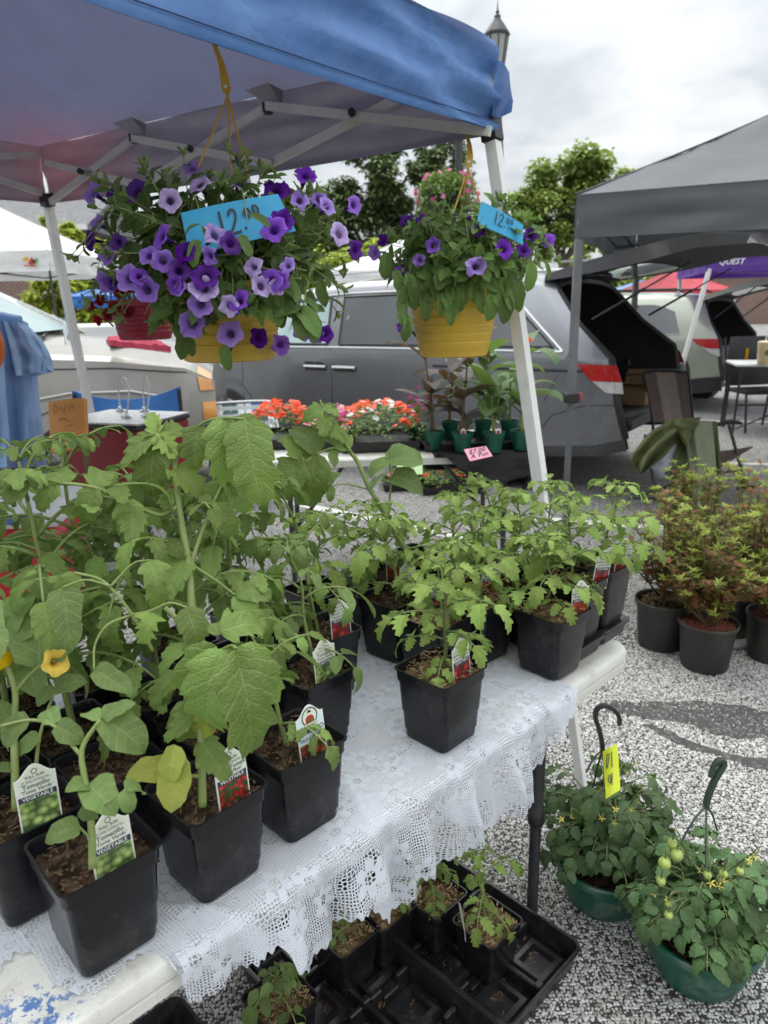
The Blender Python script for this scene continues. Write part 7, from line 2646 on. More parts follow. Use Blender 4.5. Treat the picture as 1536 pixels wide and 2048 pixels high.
A = at(660, 555, 13.5)
pop_up('canopy_tent', 'white pop-up canopy far behind between the two yellow baskets', A, Vector((3, .2, 0)), Vector((-.2, 3, 0)), 1.85, 2.1, 2.75, 'canopy_white', 'metal_white')
A = at(128, 618, 15.5)
pop_up('canopy_tent', 'royal blue canopy low behind the pale SUV', A, Vector((3, 0, 0)), Vector((0, 3, 0)), 1.55, 1.78, 2.3, 'canopy_royal', 'metal_white')
A = at(1300, 592, 24)
pop_up('canopy_tent', 'red pop-up canopy far behind the sage green SUV', A, Vector((3, .3, 0)), Vector((-.3, 3, 0)), 1.55, 1.75, 2.5, 'canopy_red', 'metal_white')
A = at(1238, 598, 26)
pop_up('canopy_tent', 'light blue pop-up canopy far behind left of the red one', A, Vector((3, .3, 0)), Vector((-.3, 3, 0)), 1.5, 1.7, 2.2, 'canopy_sky', 'metal_white')
A = at(1413, 548, 8.2)
pur = pop_up('canopy_tent', 'purple pop-up canopy with white lettering at the right edge', A, Vector((2.6, -.7, 0)), Vector((.7, 2.6, 0)), 1.745, 1.96, 2.9, 'canopy_purple', 'metal_white', legs=(), legw=.05)
mb = MB()
foot = on_z(1330, 850, 0) - pur.location
mb.tube([Vector((.03, .0, 1.78)), Vector((foot.x, foot.y, 0))], .028, 10)
mb.build('leg', M_['metal_white'], pur)
for q in ((2.6, -.7), (3.3, 1.9), (.7, 2.6)):
 MB().tube([(q[0] + .03, q[1] + .02, 1.8), (q[0] + .2, q[1], 0)], .028, 10).build('leg', M_['metal_white'], pur)
mb = MB()
px_ = Vector((2.6, -.7, 0)).normalized()
Mq = Matrix((px_, Vector((0, 0, 1)), px_.cross(Vector((0, 0, 1))))).transposed().to_4x4()
Mq.translation = px_ * .24 + Vector((0, 0, 1.845)) + px_.cross(Vector((0, 0, 1))) * .035
text_mesh('QUEST', .085, Mq, mb, 0, 1.0, .25)
for a, b in (((-.05, .05), (0, .10)), ((0, .10), (.05, .05)), ((.02, .075), (.05, .095)), ((.05, .095), (.08, .05))):
 A3, B3 = Mq @ Vector((*a, 0)), Mq @ Vector((*b, 0))
 mb.bar(A3, B3, .012, .002)
mb.build('lettering', M_['card_white'], pur, 0)

# ------------------------------------------------------------------ background plant table with flats and cannas
bt0, bt1 = on_z(500, 925, .72), on_z(1090, 905, .72)
bd = (bt1 - bt0)
bw = bd.length
bang = math.atan2(bd.y, bd.x)
btab = thing('folding_table', 'white folding table with flower flats and cannas in front of the minivan', 'table', (bt0.x, bt0.y, 0), bang)
BM = Matrix.Translation((bt0.x, bt0.y, 0)) @ Matrix.Rotation(bang, 4, 'Z')
mb = MB()
mb.rings([rrect(i, i, bw - i, .75 - i, .05, z) for i, z in ((.01, .675), (0, .68), (0, .712), (.006, .72), (.03, .72))], cap0=True, cap1=True)
mb.build('table_top', M_['table_white'], btab, .6)
for x in (.18, bw - .18):
 mb = MB()
 for y in (.1, .65):
  mb.tube([(x, y, .01), (x, y, .675)], .014, 8)
 mb.tube([(x, .1, .25), (x, .65, .25)], .01, 8)
 mb.build('leg', M_['metal_dark'], btab)
 mb = MB()
 mb.tube([(x, .38, .25), (lerp(x, bw / 2, .6), .38, .67)], .011, 8)
 mb.build('leg_brace', M_['metal_dark'], btab)
G_FLAT = 'flats of bedding flowers'
FLM = {}
for k in ('coral', 'orange', 'white', 'magenta', 'rosewhite', 'pink', 'gold'):
 FLM[k] = disc_flower('x', hash_name(k)).mesh('flower', M_['petal_' + k], 0)


def flat(label, M, W, D, H, cols, seed, nfl, leaf_n, dome=.1, size=.042):
 rr = random.Random(seed)
 root = thing('flower_flat', label, 'flower tray', M.to_translation(), M.to_euler().z, G_FLAT)
 mb = MB()
 mb.rings([rrect(i, i, W - i, D - i, .015, z, 3) for i, z in ((.012, 0), (.008, .003), (0, .05), (-.004, .052), (-.004, .056), (.004, .056), (.008, .03))], cap0=True, cap1=True)
 for k in range(int(W / .055)):
  mb.box((.03 + k * .055, -.001, .006), (.036 + k * .055, .01, .05))
 mb.build('tray_body', M_['tray_black'], root, .5)
 top = lambda x, y: .07 + H * (1 - .6 * abs(2 * x / W - 1) ** 3) * (1 - .5 * abs(2 * y / D - 1) ** 3)
 fo = MB()
 for _ in range(leaf_n):
  x, y = rr.uniform(-.02, W + .02), rr.uniform(-.02, D + .02)
  z = lerp(.05, top(min(max(x, 0), W), min(max(y, 0), D)), rr.random() ** .5)
  a = rr.uniform(0, 6.28)
  leaf_quad(fo, (x, y, z), (math.cos(a), math.sin(a), rr.uniform(-.4, .5)), (0, 0, 1), rr.uniform(.022, .045), rr.uniform(.012, .022))
 o = fo.build('foliage', M_['flat_leaf'], root, 0)
 o['kind'] = 'stuff'
 for _ in range(nfl):
  x, y = rr.uniform(0, W), rr.uniform(0, D)
  z = top(x, y) + rr.uniform(-.015, .015)
  k = rr.choice(cols)
  put('flower', FLM[k], root, frame_matrix((x, y, z), (rr.uniform(-1, 1), rr.uniform(-1, 1), 0), (rr.uniform(-.5, .5), rr.uniform(-1.1, .1), 1), size * rr.uniform(.8, 1.25)))


def on_bt(x, y, rz=0, z=.7215):
 return BM @ Matrix.Translation((x, y, z)) @ Matrix.Rotation(rz, 4, 'Z')


def bt_xy(px, py, z=.722):
 p = BM.inverted() @ on_z(px, py, z)
 return p.x, p.y


x0, y0 = bt_xy(500, 902)
flat('flat of coral red impatiens at the left end of the background table', on_bt(x0 - .02, y0 + .0), .36, .42, .15, ('coral', 'coral', 'orange', 'coral'), 1, 110, 700)
x1, y1 = bt_xy(606, 905)
flat('flat of pink and rose flowers in the middle of the background table', on_bt(x1, y1), .27, .45, .14, ('rosewhite', 'pink', 'magenta', 'rosewhite'), 2, 60, 700)
x2, y2 = bt_xy(682, 908)
flat('flat of orange impatiens with one white bloom beside the cannas', on_bt(x2, y2), .42, .42, .16, ('orange', 'coral', 'orange', 'orange', 'white'), 3, 95, 950)
for k, (px, py, lab, cols, w) in enumerate(((782, 985, 'flat of pink flowers on the ground under the background table, left one', ('magenta', 'pink', 'rosewhite'), .42), (858, 992, 'flat of mixed orange and green seedlings on the ground beside the black cloth', ('orange', 'coral', 'magenta'), .50))):
 p = on_z(px, py, 0)
 flat(lab, Matrix.Translation((p.x - .06, p.y, .004)) @ Matrix.Rotation(bang, 4, 'Z'), w, .34, .08, cols, 11 + k, 13, 320, size=.05)
p = on_z(905, 955, 0)
flat('flat of magenta flowers on the ground at the back of the row', Matrix.Translation((p.x - .3, p.y + .3, .004)) @ Matrix.Rotation(bang, 4, 'Z'), .5, .34, .08, ('magenta', 'orange'), 15, 12, 300, size=.05)
# black tray with small green pots of canna
x3, y3 = bt_xy(848, 905)
root = thing('nursery_tray', 'long shallow black tray under the green canna pots', 'tray', BM @ Vector((x3, y3, .7215)), bang)
mb = MB()
mb.rings([rrect(i, i, .62 - i, .36 - i, .02, z, 3) for i, z in ((.012, 0), (.006, .003), (0, .036), (-.004, .038), (-.004, .042), (.003, .042), (.008, .008))], cap0=True, cap1=True)
mb.build('tray_body', M_['tray_black'], root, .5)
CAN = [(868, 872, 'bronze', .42, 'bronze leaved canna in the leftmost green pot of the row'), (925, 876, 'bronze', .38, 'bronze leaved canna in green pot with white picture tag, second from the left'), (988, 876, 'canna', .40, 'green leaved canna in green pot with picture tag, third from the left'), (1042, 872, 'canna', .44, 'green leaved canna at the right end of the row by the white tent leg'),
 (900, 852, 'bronze', .30, 'bronze canna in the back row between two front pots'), (965, 850, 'canna', .34, 'green canna in the back row behind the tagged pots'), (1018, 850, 'canna', .32, 'green canna in the back row at the right')]
SP = MB()
SP.lathe([(.001, 0), (.036, 0), (.038, .003), (.050, .078), (.054, .079), (.0555, .098), (.054, .1), (.050, .098), (.046, .07)], 20, cap1=True)
SPOT = SP.mesh('pot', M_['pot_small_green'], .6)
for k, (px, py, kind, h, lab) in enumerate(CAN):
 rr = random.Random(200 + k)
 x, y = bt_xy(px, py, .80)
 p = BM @ Vector((x, y, .731))
 root = thing('canna', lab, 'potted plant', p, rr.uniform(0, 6), 'cannas in green pots')
 put('pot', SPOT, root)
 soil_patch(MB(), .046, .082, rr, 8, .004, rad=True, chips=10).build('soil', [M_['soil'], M_['soil_chip']], root, 0)
 pl = Plant(root, 'stem_brown' if kind == 'bronze' else 'stem_green')
 for s_ in range(2):
  b = Vector((rr.uniform(-.015, .015), rr.uniform(-.015, .015), .08))
  t = b + Vector((rr.uniform(-.04, .04), rr.uniform(-.04, .04), h * (1 - .3 * s_)))
  pts = spline([b, lerp(b, t, .5), t], 10)
  pl.stem.tube(pts, [lerp(.008, .004, i / 10) for i in range(11)], 6)
  az = rr.uniform(0, 6)
  for i in range(5 if s_ == 0 else 3):
   az += 2.5
   q = pts[min(10, 3 + i * 2)]
   el = rr.uniform(.45, 1.05)
   d = Vector((math.cos(az) * math.cos(el), math.sin(az) * math.cos(el), math.sin(el)))
   pl.leaf(kind, q, d, Vector((-d.x, -d.y, .9)), rr.uniform(.19, .27), rr)
  if s_ == 0 and k in (0, 2, 3):
   for j in range(4):
    put('flower', FLOWER['red'][j % 3] if False else FLM['coral'], root, frame_matrix(t + Vector((rr.uniform(-.008, .008), rr.uniform(-.008, .008), .012 * j)), (1, 0, .4), (rr.uniform(-1, 1), rr.uniform(-1, 1), .8), .03))
 pl.finish()
 if k in (1, 2):
  mb = MB()
  mb.plate(tag_outline(.026, .05), .001)
  mb.add([(-.009, -.0008, .012), (.009, -.0008, .012), (.009, -.0008, .038), (-.009, -.0008, .038)], [(0, 1, 2, 3)], 1, [(0, 0), (1, 0), (1, 1), (0, 1)])
  o = mb.build('plant_tag', [M_['card_white'], M_['print_slice']], None, .5)
  o.location = p + Vector((.0 if k == 1 else .015, -.042, .075))
  o.rotation_euler = (-.08, 0, .1)
  tag(o, 'white tag with red flower picture in the %s green canna pot' % ('second' if k == 1 else 'third'), 'plant tag')
# small magenta spray between the flat and the cannas
rr = random.Random(5)
x, y = bt_xy(838, 862, .8)
p = BM @ Vector((x, y + .1, .722))
root = thing('potted_flower', 'slender pink flower spray in green pot between orange impatiens and cannas', 'potted plant', p, 0)
put('pot', SPOT, root)
pl = Plant(root)
for k in range(7):
 e = Vector((rr.uniform(-.09, .09), rr.uniform(-.06, .06), rr.uniform(.2, .3)))
 pts = spline([Vector((0, 0, .08)), lerp(Vector((0, 0, .08)), e, .5), e], 8)
 pl.stem.tube(pts, .0016, 4)
 for j in range(6):
  put('flower', FLM['magenta'], root, frame_matrix(pts[rr.randrange(4, 9)] + Vector((rr.uniform(-.012, .012), rr.uniform(-.012, .012), rr.uniform(0, .02))), (1, rr.uniform(-1, 1), 0), (rr.uniform(-1, 1), -1, rr.uniform(0, 1)), .018))
 pl.leaf('canna', pts[3], e + Vector((0, 0, -.1)), (0, 0, 1), .07, rr)
pl.finish()
# black cloth over the front edge
pm('cloth_black', (.012, .012, .013), (.018, .018, .019), 6, .85, bump=.4, bscale=30)
tp = [BM.inverted() @ at(x, y, 3.42) for x, y in ((880, 906), (930, 903), (990, 900), (1050, 897), (1096, 893))]
bp_ = [BM.inverted() @ at(x, y, 3.38) for x, y in ((892, 918), (925, 950), (985, 996), (1060, 992), (1128, 962))]
tp, bp_ = spline(tp, 36), spline(bp_, 36)
P = []
for i, (a, b) in enumerate(zip(tp, bp_)):
 row = [Vector((a.x, .25, .7235)), Vector((a.x, .05, .7235)), Vector((a.x, -.004, .722))]
 for j in range(1, 15):
  t = j / 14
  f = .022 * math.sin(i * .55 + t * 2.2) * t + .012 * noise.noise(Vector((i * .2, t * 4, 1))) * t
  q = lerp(Vector((a.x, -.012, .712)), Vector((b.x, -.02, b.z)), t)
  row.append(q + Vector((0, -.010 * t - f, 0)))
 P.append(row)
mb = MB()
mb.grid(P)
o = mb.build('black_cloth', M_['cloth_black'], None, 0)
o.matrix_world = BM
tag(o, 'black cloth swagged over the front of the background table', 'cloth')


def text_card(name, label, corners, mat, lines, size, pen='ink_dark'):
 a, b, c, d = [Vector(q) for q in corners]
 root = thing(name, label, 'price card', lerp(a, b, .5))
 x = (b - a).normalized()
 nrm = x.cross(d - a).normalized()
 y = nrm.cross(x)
 L = lambda p: p - root.location
 mb = MB()
 mb.add([L(a), L(b), L(c), L(d)] + [L(q) - nrm * .0015 for q in (a, b, c, d)], [(0, 1, 2, 3), (7, 6, 5, 4), (0, 4, 5, 1), (1, 5, 6, 2), (2, 6, 7, 3), (3, 7, 4, 0)])
 mb.build('card', M_[mat], root, .4)
 mb = MB()
 M = Matrix((x, y, nrm)).transposed().to_4x4()
 for k, (t, u, v) in enumerate(lines):
  M2 = M.copy()
  M2.translation = L(lerp(lerp(a, b, u), lerp(d, c, u), v)) + nrm * .002
  text_mesh(t, size, M2, mb, 0, 1.0, .2)
 mb.build('lettering', M_[pen], root, 0)


text_card('price_card', 'pink card reading 7.00 A POT pinned to the black cloth', [at(940, 922, 3.33), at(985, 912, 3.33), at(972, 892, 3.37), at(928, 899, 3.37)], 'card_pink', [('$7.00', .5, .70), ('A Pot', .5, .30)], .036)
text_card('price_card', 'pale green card with a handwritten 10 at the front of the background table', [at(796, 953, 3.36), at(845, 948, 3.36), at(845, 908, 3.39), at(791, 913, 3.39)], 'card_lime', [('10 -', .5, .55)], .05)
# white bucket under the table
p = on_z(762, 958, 0)
mb = MB()
mb.lathe([(.001, 0), (.10, 0), (.105, .01), (.13, .24), (.138, .242), (.138, .255), (.13, .255), (.12, .2), (.10, .02)], 24)
o = mb.build('bucket', M_['metal_white'], None, .6)
o.location = (p.x, p.y + .15, .003)
tag(o, 'white plastic bucket on the ground beneath the background table', 'bucket')

# ------------------------------------------------------------------ chairs, jacket, table and bags on the right
pm('sling_brown', (.105, .075, .064), (.088, .062, .054), 20, .8, bump=.3, bscale=120)
pm('sling_tan', (.20, .165, .138), (.175, .145, .12), 20, .8, bump=.3, bscale=120)
pm('jacket_olive', (.10, .115, .042), (.082, .096, .036), 7, .9, bump=.5, bscale=26)
pm('jacket_lining', (.21, .245, .155), (.185, .215, .135), 7, .85, bump=.4, bscale=26)
pm('plastic_film', (.45, .48, .54), (.24, .26, .31), 9, .12, bump=1.0, bscale=14, spec=.8)
dC = 5.55
fr_ = on_z(1480, 982, 0)
chair = thing('folding_chair', 'brown sling folding rocker chair with tan stripe, draped with an olive jacket', 'chair', (fr_.x - .4, fr_.y, 0), 0)
cl_ = lambda x, y, d: at(x, y, d) - chair.location


def quad_sheet(mb, c00, c10, c11, c01, n=8, bow=Vector((0, 0, 0)), th=None, mi=0):
 P = [[lerp(lerp(c00, c10, i / n), lerp(c01, c11, i / n), j / n) + bow * math.sin(PI * i / n) * (.4 + .6 * math.sin(PI * j / n)) for j in range(n + 1)] for i in range(n + 1)]
 mb.grid(P, mi)
 if th:
  mb.grid([[p + th for p in r] for r in P][::-1], mi)
  e = [r[0] for r in P] + P[-1][1:] + [r[-1] for r in P[::-1]][1:] + P[0][::-1][1:-1]
  mb.rings([e, [p + th for p in e]], mi)


back = Vector((0, .012, 0))
for x0_, x1_, x2_, x3_, mat in ((1289, 1312, 1330, 1308, 'sling_brown'), (1312, 1350, 1366, 1330, 'sling_tan'), (1350, 1374, 1385, 1366, 'sling_brown')):
 mb = MB()
 quad_sheet(mb, cl_(x3_, 845, dC - .15), cl_(x2_, 845, dC - .15), cl_(x1_, 744, dC + .1), cl_(x0_, 746, dC + .1), 8, Vector((0, .03, 0)), back)
 mb.build('backrest', M_[mat], chair, .5)
mb = MB()
mb.tube(spline([cl_(1310, 900, dC - .2), cl_(1300, 800, dC + .0), cl_(1286, 752, dC + .1), cl_(1300, 742, dC + .1), cl_(1340, 741, dC + .1), cl_(1366, 744, dC + .1), cl_(1376, 752, dC + .1), cl_(1388, 850, dC - .1), cl_(1405, 925, dC - .25)], 40), .011, 8)
mb.tube([cl_(1458, 850, dC), cl_(1492, 972, dC - .05)], .013, 8)
mb.tube([cl_(1474, 978, dC + .05), cl_(1528, 970, dC - .2)], .013, 8)
mb.tube([cl_(1492, 972, dC - .05), cl_(1474, 978, dC + .05)], .013, 8)
mb.tube([cl_(1385, 955, dC - .3), cl_(1440, 945, dC - .1), cl_(1482, 940, dC - .05)], .011, 8)
mb.tube([cl_(1300, 985, dC - .5), cl_(1385, 955, dC - .3)], .011, 8)
mb.tube([cl_(1290, 870, dC - .3), cl_(1310, 985, dC - .45), cl_(1260, 995, dC - .4), cl_(1350, 1000, dC - .6)], .012, 8)
mb.build('frame', M_['plastic_black'], chair)
mb = MB()
mb.tube([cl_(1432, 850, dC), cl_(1450, 845, dC), cl_(1468, 843, dC), cl_(1484, 847, dC)], [.012, .02, .02, .012], 8)
mb.build('armrest', M_['plastic_black'], chair)
mb = MB()
quad_sheet(mb, cl_(1330, 945, dC - .45), cl_(1444, 930, dC - .2), cl_(1506, 892, dC + .05), cl_(1385, 900, dC - .1), 10, Vector((0, 0, -.05)), Vector((0, 0, -.012)))
mb.build('seat', M_['sling_brown'], chair, .5)


def drape(name, left, right, mat, parent, depth, folds, amp, seed=0, nL=24, nW=20, th=.012, bulge=.03):
 lf, rt = spline([Vector((x, y, 0)) for x, y in left], nL), spline([Vector((x, y, 0)) for x, y in right], nL)
 P = []
 for i in range(nL + 1):
  row = []
  t = i / nL
  for j in range(nW + 1):
   u = j / nW
   q = lerp(lf[i], rt[i], u)
   dd = depth(u, t) - bulge * math.sin(PI * u) - amp * math.sin(u * folds * 2 * PI + t * 2 + seed) * (.3 + .7 * t) - amp * .8 * noise.noise(Vector((u * 4 + seed, t * 4, seed)))
   row.append(at(q.x, q.y, dd) - parent.location)
  P.append(row)
 mb = MB()
 mb.grid(P)
 tv = FWD * th
 mb.grid([[p + tv for p in r] for r in P][::-1])
 e = [r[0] for r in P] + P[-1][1:] + [r[-1] for r in P[::-1]][1:] + P[0][::-1][1:-1]
 mb.rings([e, [p + tv for p in e]])
 return mb.build(name, M_[mat], parent, .9)


jk = thing('jacket', 'olive green jacket draped over the brown folding chair, one sleeve hanging left', 'jacket', at(1370, 850, 5.0))
drape('coat_body', [(1358, 840), (1350, 900), (1345, 960), (1340, 1010), (1330, 1060)], [(1434, 842), (1440, 900), (1444, 950), (1440, 1000), (1436, 1050)], 'jacket_olive', jk, lambda u, t: 5.12 - .05 * t, 3, .045, 1)
drape('coat_lining', [(1366, 846), (1375, 900), (1382, 950), (1386, 1000), (1384, 1045)], [(1424, 842), (1430, 900), (1433, 950), (1430, 990), (1424, 1035)], 'jacket_lining', jk, lambda u, t: 5.03 - .05 * t, 2, .03, 3)
drape('sleeve', [(1338, 842), (1306, 862), (1282, 890), (1264, 918), (1276, 942)], [(1396, 846), (1372, 872), (1346, 892), (1330, 912), (1288, 946)], 'jacket_olive', jk, lambda u, t: 5.06, 2, .05, 7, bulge=.06, th=.05)
drape('collar', [(1346, 838), (1350, 852), (1362, 872), (1374, 892)], [(1402, 834), (1398, 846), (1390, 858), (1384, 880)], 'jacket_olive', jk, lambda u, t: 4.97, 1, .03, 5, th=.03)
mb = MB()
cb = at(1326, 915, 5.18)
mb.sphere((0, 0, 0), .125, 20, 14, sc=(.95, .8, 1.25))
mb.v = [tuple(Vector(v) * (1 + .16 * noise.noise(Vector(v) * 14))) for v in mb.v]
o = mb.build('plastic_bag', M_['plastic_film'], None, .5)
o.location = cb
tag(o, 'crumpled clear plastic bag hanging under the jacket on the chair', 'bag')
# black camp table with a cup and a backpack
q0 = at(1474, 728, 7.7)
ct = thing('camp_table', 'low black camp table with pale top edge behind the sage green SUV', 'table', (q0.x, q0.y, 0), -.25)
zt = q0.z
mb = MB()
mb.box((0, 0, zt - .03), (1.0, .6, zt), bev=.008)
mb.build('table_top', M_['metal_white'], ct, .5)
for x in (.06, .94):
 mb = MB()
 for y in (.05, .55):
  mb.tube([(x, y, zt - .03), (x - .02, y, .02)], .013, 8)
 mb.tube([(x, .05, .3), (x, .55, .3)], .01, 8)
 mb.build('leg', M_['plastic_black'], ct)
mb = MB()
mb.tube([(.06, .05, .34), (.94, .05, .36)], .012, 8)
mb.tube([(.06, .05, .08), (.6, .05, .34)], .01, 8)
mb.tube([(.94, .05, .08), (.4, .05, .34)], .01, 8)
mb.build('brace', M_['plastic_black'], ct)
cup = at(1526, 727, 7.62)
root = thing('iced_coffee', 'tall cup of pale iced coffee with round dark emblem on the camp table', 'drink', (cup.x, cup.y, zt + .002))
mb = MB()
mb.lathe([(.001, 0), (.055, 0), (.058, .004), (.075, .22), (.076, .225), (.06, .235), (.02, .24), (.001, .24)], 20)
mb.build('cup', pm('coffee', (.70, .56, .33), (.62, .48, .27), 6, .3), root, .6)
MB().tube([(0, 0, .23), (.01, 0, .31)], .006, 8).build('straw', M_['metal_white'], root)
mb = MB()
n = 16
mb.add([Vector((.03 * math.cos(2 * PI * k / n), -.0735 - .004 * math.cos(2 * PI * k / n) ** 2 * -1, .12 + .03 * math.sin(2 * PI * k / n))) for k in range(n)], [tuple(range(n))])
mb.build('emblem', M_['stem_brown'], root, 0)
bp = at(1508, 722, 8.3)
root = thing('camp_chair', 'black camp chair back with yellow tab standing behind the camp table', 'chair', (bp.x, bp.y, 0), .1)
pm('fabric_black', (.020, .020, .022), (.028, .028, .03), 9, .85, bump=.3, bscale=60)
mb = MB()
for k in range(2):
 s = -1 if k else 1
 mb.tube([(s * .26, .1, 0), (s * .27, .05, .45), (s * .28, .16, 1.02)], .014, 8)
 mb.tube([(s * .26, -.4, 0), (s * .27, -.35, .45)], .014, 8)
mb.build('frame', M_['plastic_black'], root)
mb = MB()
mb.rings([[Vector((x, y + .09, z)) for x, y in ((-.27, 0), (-.2, -.035), (0, -.05), (.2, -.035), (.27, 0), (.2, .03), (0, .02), (-.2, .03))] for z in (.48, .6, .8, .95)] + [[Vector((x * .9, y + .12, 1.03)) for x, y in ((-.27, 0), (-.2, -.03), (0, -.03), (.2, -.03), (.27, 0), (.2, .02), (0, .02), (-.2, .02))]], cap0=True, cap1=True)
mb.build('backrest', M_['fabric_black'], root, .6)
mb = MB()
mb.box((-.27, -.38, .42), (.27, .08, .46), bev=.015)
mb.build('seat', M_['fabric_black'], root, .6)
MB().box((-.09, .03, .78), (-.06, .045, .90)).build('yellow_tab', M_['petal_gold'], root)
# storage bag in the hatch of the sage SUV
p = suv.M @ Vector((.35, .45, .565))
mb = MB()
mb.box((-.22, -.25, 0), (.22, .25, .28), bev=.04)
mb.tube(spline([(-.1, -.2, .27), (-.1, -.1, .38), (-.1, .1, .38), (-.1, .2, .27)], 10), .012, 6)
o = mb.build('storage_bag', pm('bag_grey', (.20, .19, .18), (.15, .15, .155), 8, .8), None, .6)
o.location = p
o.rotation_euler = (0, 0, SY)
tag(o, 'grey storage bag sitting inside the open hatch of the sage green SUV', 'bag')

# ------------------------------------------------------------------ left side things
pm('webbing_white', (.72, .74, .74), (.66, .68, .69), 10, .6)
pm('webbing_blue', (.06, .14, .42), (.05, .12, .36), 10, .6)
pm('webbing_green', (.05, .12, .10), (.04, .10, .085), 10, .6)
lc = at(478, 800, 5.6)
lawn = thing('lawn_chair', 'folding lawn chair with white, blue and green webbing in front of the minivan', 'chair', (lc.x, lc.y + .1, 0), .25)
zt = lc.z - .06
mb = MB()
mb.tube(spline([(-.28, -.05, .38), (-.27, .10, zt - .1), (-.24, .14, zt - .01), (-.2, .15, zt + .01), (0, .15, zt + .015), (.2, .15, zt + .01), (.24, .14, zt - .01), (.27, .10, zt - .1), (.28, -.05, .38)], 40), .012, 8)
mb.tube([(-.28, -.45, .0), (-.28, -.05, .38), (-.28, -.40, .40), (-.28, .2, .0)], .012, 8)
mb.tube([(.28, -.45, .0), (.28, -.05, .38), (.28, -.40, .40), (.28, .2, .0)], .012, 8)
mb.tube([(-.28, -.40, .40), (.28, -.40, .40)], .012, 8)
mb.build('frame', M_['alloy'], lawn)
for k in range(9):
 x = -.23 + k * .0575
 mb = MB()
 mb.bar((x, .148, zt), (x, -.04, .40), .048, .004, up=Vector((0, 1, .2)))
 mb.bar((x, -.04, .395), (x, -.40, .405), .048, .004)
 mb.build('strap', M_['webbing_blue' if k in (6, 7) else 'webbing_green' if k in (2, 3) else 'webbing_white'], lawn)
for k in range(5):
 mb = MB()
 t = .12 + k * .19
 y, z = lerp(.148, -.04, t), lerp(zt, .40, t)
 mb.bar((-.27, y + (.004 if k % 2 else -.004), z), (.27, y + (.004 if k % 2 else -.004), z), .004, .048)
 mb.build('strap', M_['webbing_white'], lawn)
pm('chair_blue', (.025, .13, .36), (.02, .105, .30), 7, .75, bump=.3, bscale=50)
bc = at(252, 815, 4.25)
camp = thing('camp_chair', 'blue fabric camp chair in front of the pale SUV wheel', 'chair', (bc.x, bc.y, 0), .2)
zt = bc.z + .08
mb = MB()
for s in (-1, 1):
 mb.tube([(s * .30, .15, 0), (s * .30, .12, zt)], .012, 8)
 mb.tube([(s * .30, -.35, 0), (-s * .28, .12, .42)], .010, 8)
 mb.tube([(s * .30, -.35, .62), (s * .30, -.35, 0)], .012, 8)
mb.build('frame', M_['plastic_black'], camp)
P = []
for i in range(17):
 u = i / 8 - 1
 P.append([Vector((u * .31, .12 - .06 * (1 - u * u) * math.sin(PI * j / 8 + .4), lerp(.42, zt + .02 - .07 * (1 - u * u), j / 8))) for j in range(9)])
mb = MB()
mb.grid(P)
mb.grid([[p + Vector((0, .012, 0)) for p in r] for r in P][::-1])
mb.rings([rim(P), [p + Vector((0, .012, 0)) for p in rim(P)]])
mb.build('backrest', M_['chair_blue'], camp, .7)
mb = MB()
mb.box((-.29, -.36, .40), (.29, .12, .425), bev=.01)
mb.build('seat', M_['chair_blue'], camp)
for s in (-1, 1):
 MB().box((s * .31 - .035, -.37, .615), (s * .31 + .035, .12, .635), bev=.008).build('armrest', M_['chair_blue'], camp)
# red box with silver top and white cord handles
pm('box_red', (.25, .012, .022), (.21, .010, .018), 8, .5)
pm('silver', (.66, .67, .68), (.60, .61, .62), 8, .3, metal=.5)
rb = at(255, 838, 2.75)
box = thing('display_case', 'red case with silver top, black edging and white cord handles behind the tomatoes', 'case', (rb.x, rb.y, 0), -.35)
zt = rb.z
mb = MB()
mb.box((-.26, -.10, zt - .36), (.12, .22, zt - .026), bev=.006)
mb.build('case_body', M_['box_red'], box)
MB().box((-.265, -.105, zt - .025), (.125, .225, zt - .008), bev=.004).build('case_edge', M_['plastic_black'], box)
MB().box((-.263, -.103, zt - .007), (.123, .223, zt), bev=.002).build('case_top', M_['silver'], box)
for (x0_, y0_, x1_, y1_) in ((-.17, .17, -.02, .02), (-.06, .18, .05, .05)):
 mb = MB()
 mb.tube(spline([(x0_ - .0, y0_, zt + .004), (x0_ + .02, y0_ - .02, zt + .09), ((x0_ + x1_) / 2 + .02, (y0_ + y1_) / 2, zt + .145), (x1_ + .01, y1_ + .02, zt + .11), (x1_, y1_, zt + .004)], 24), .0032, 6)
 mb.build('cord_handle', M_['metal_white'], box)
 for x, y in ((x0_, y0_), (x1_, y1_)):
  mb = MB()
  mb.box((x - .022, y - .008, zt + .001), (x + .022, y + .008, zt + .010), bev=.003)
  mb.lathe([(.008, .01), (.007, .02), (.001, .024)], 10, c=(x, y, zt))
  mb.build('clasp', M_['chrome'], box)
for x in (-.22, .08):
 for y in (-.06, .18):
  MB().tube([(x, y, zt - .36), (x, y, .0)], .014, 8).build('leg', M_['plastic_black'], box)
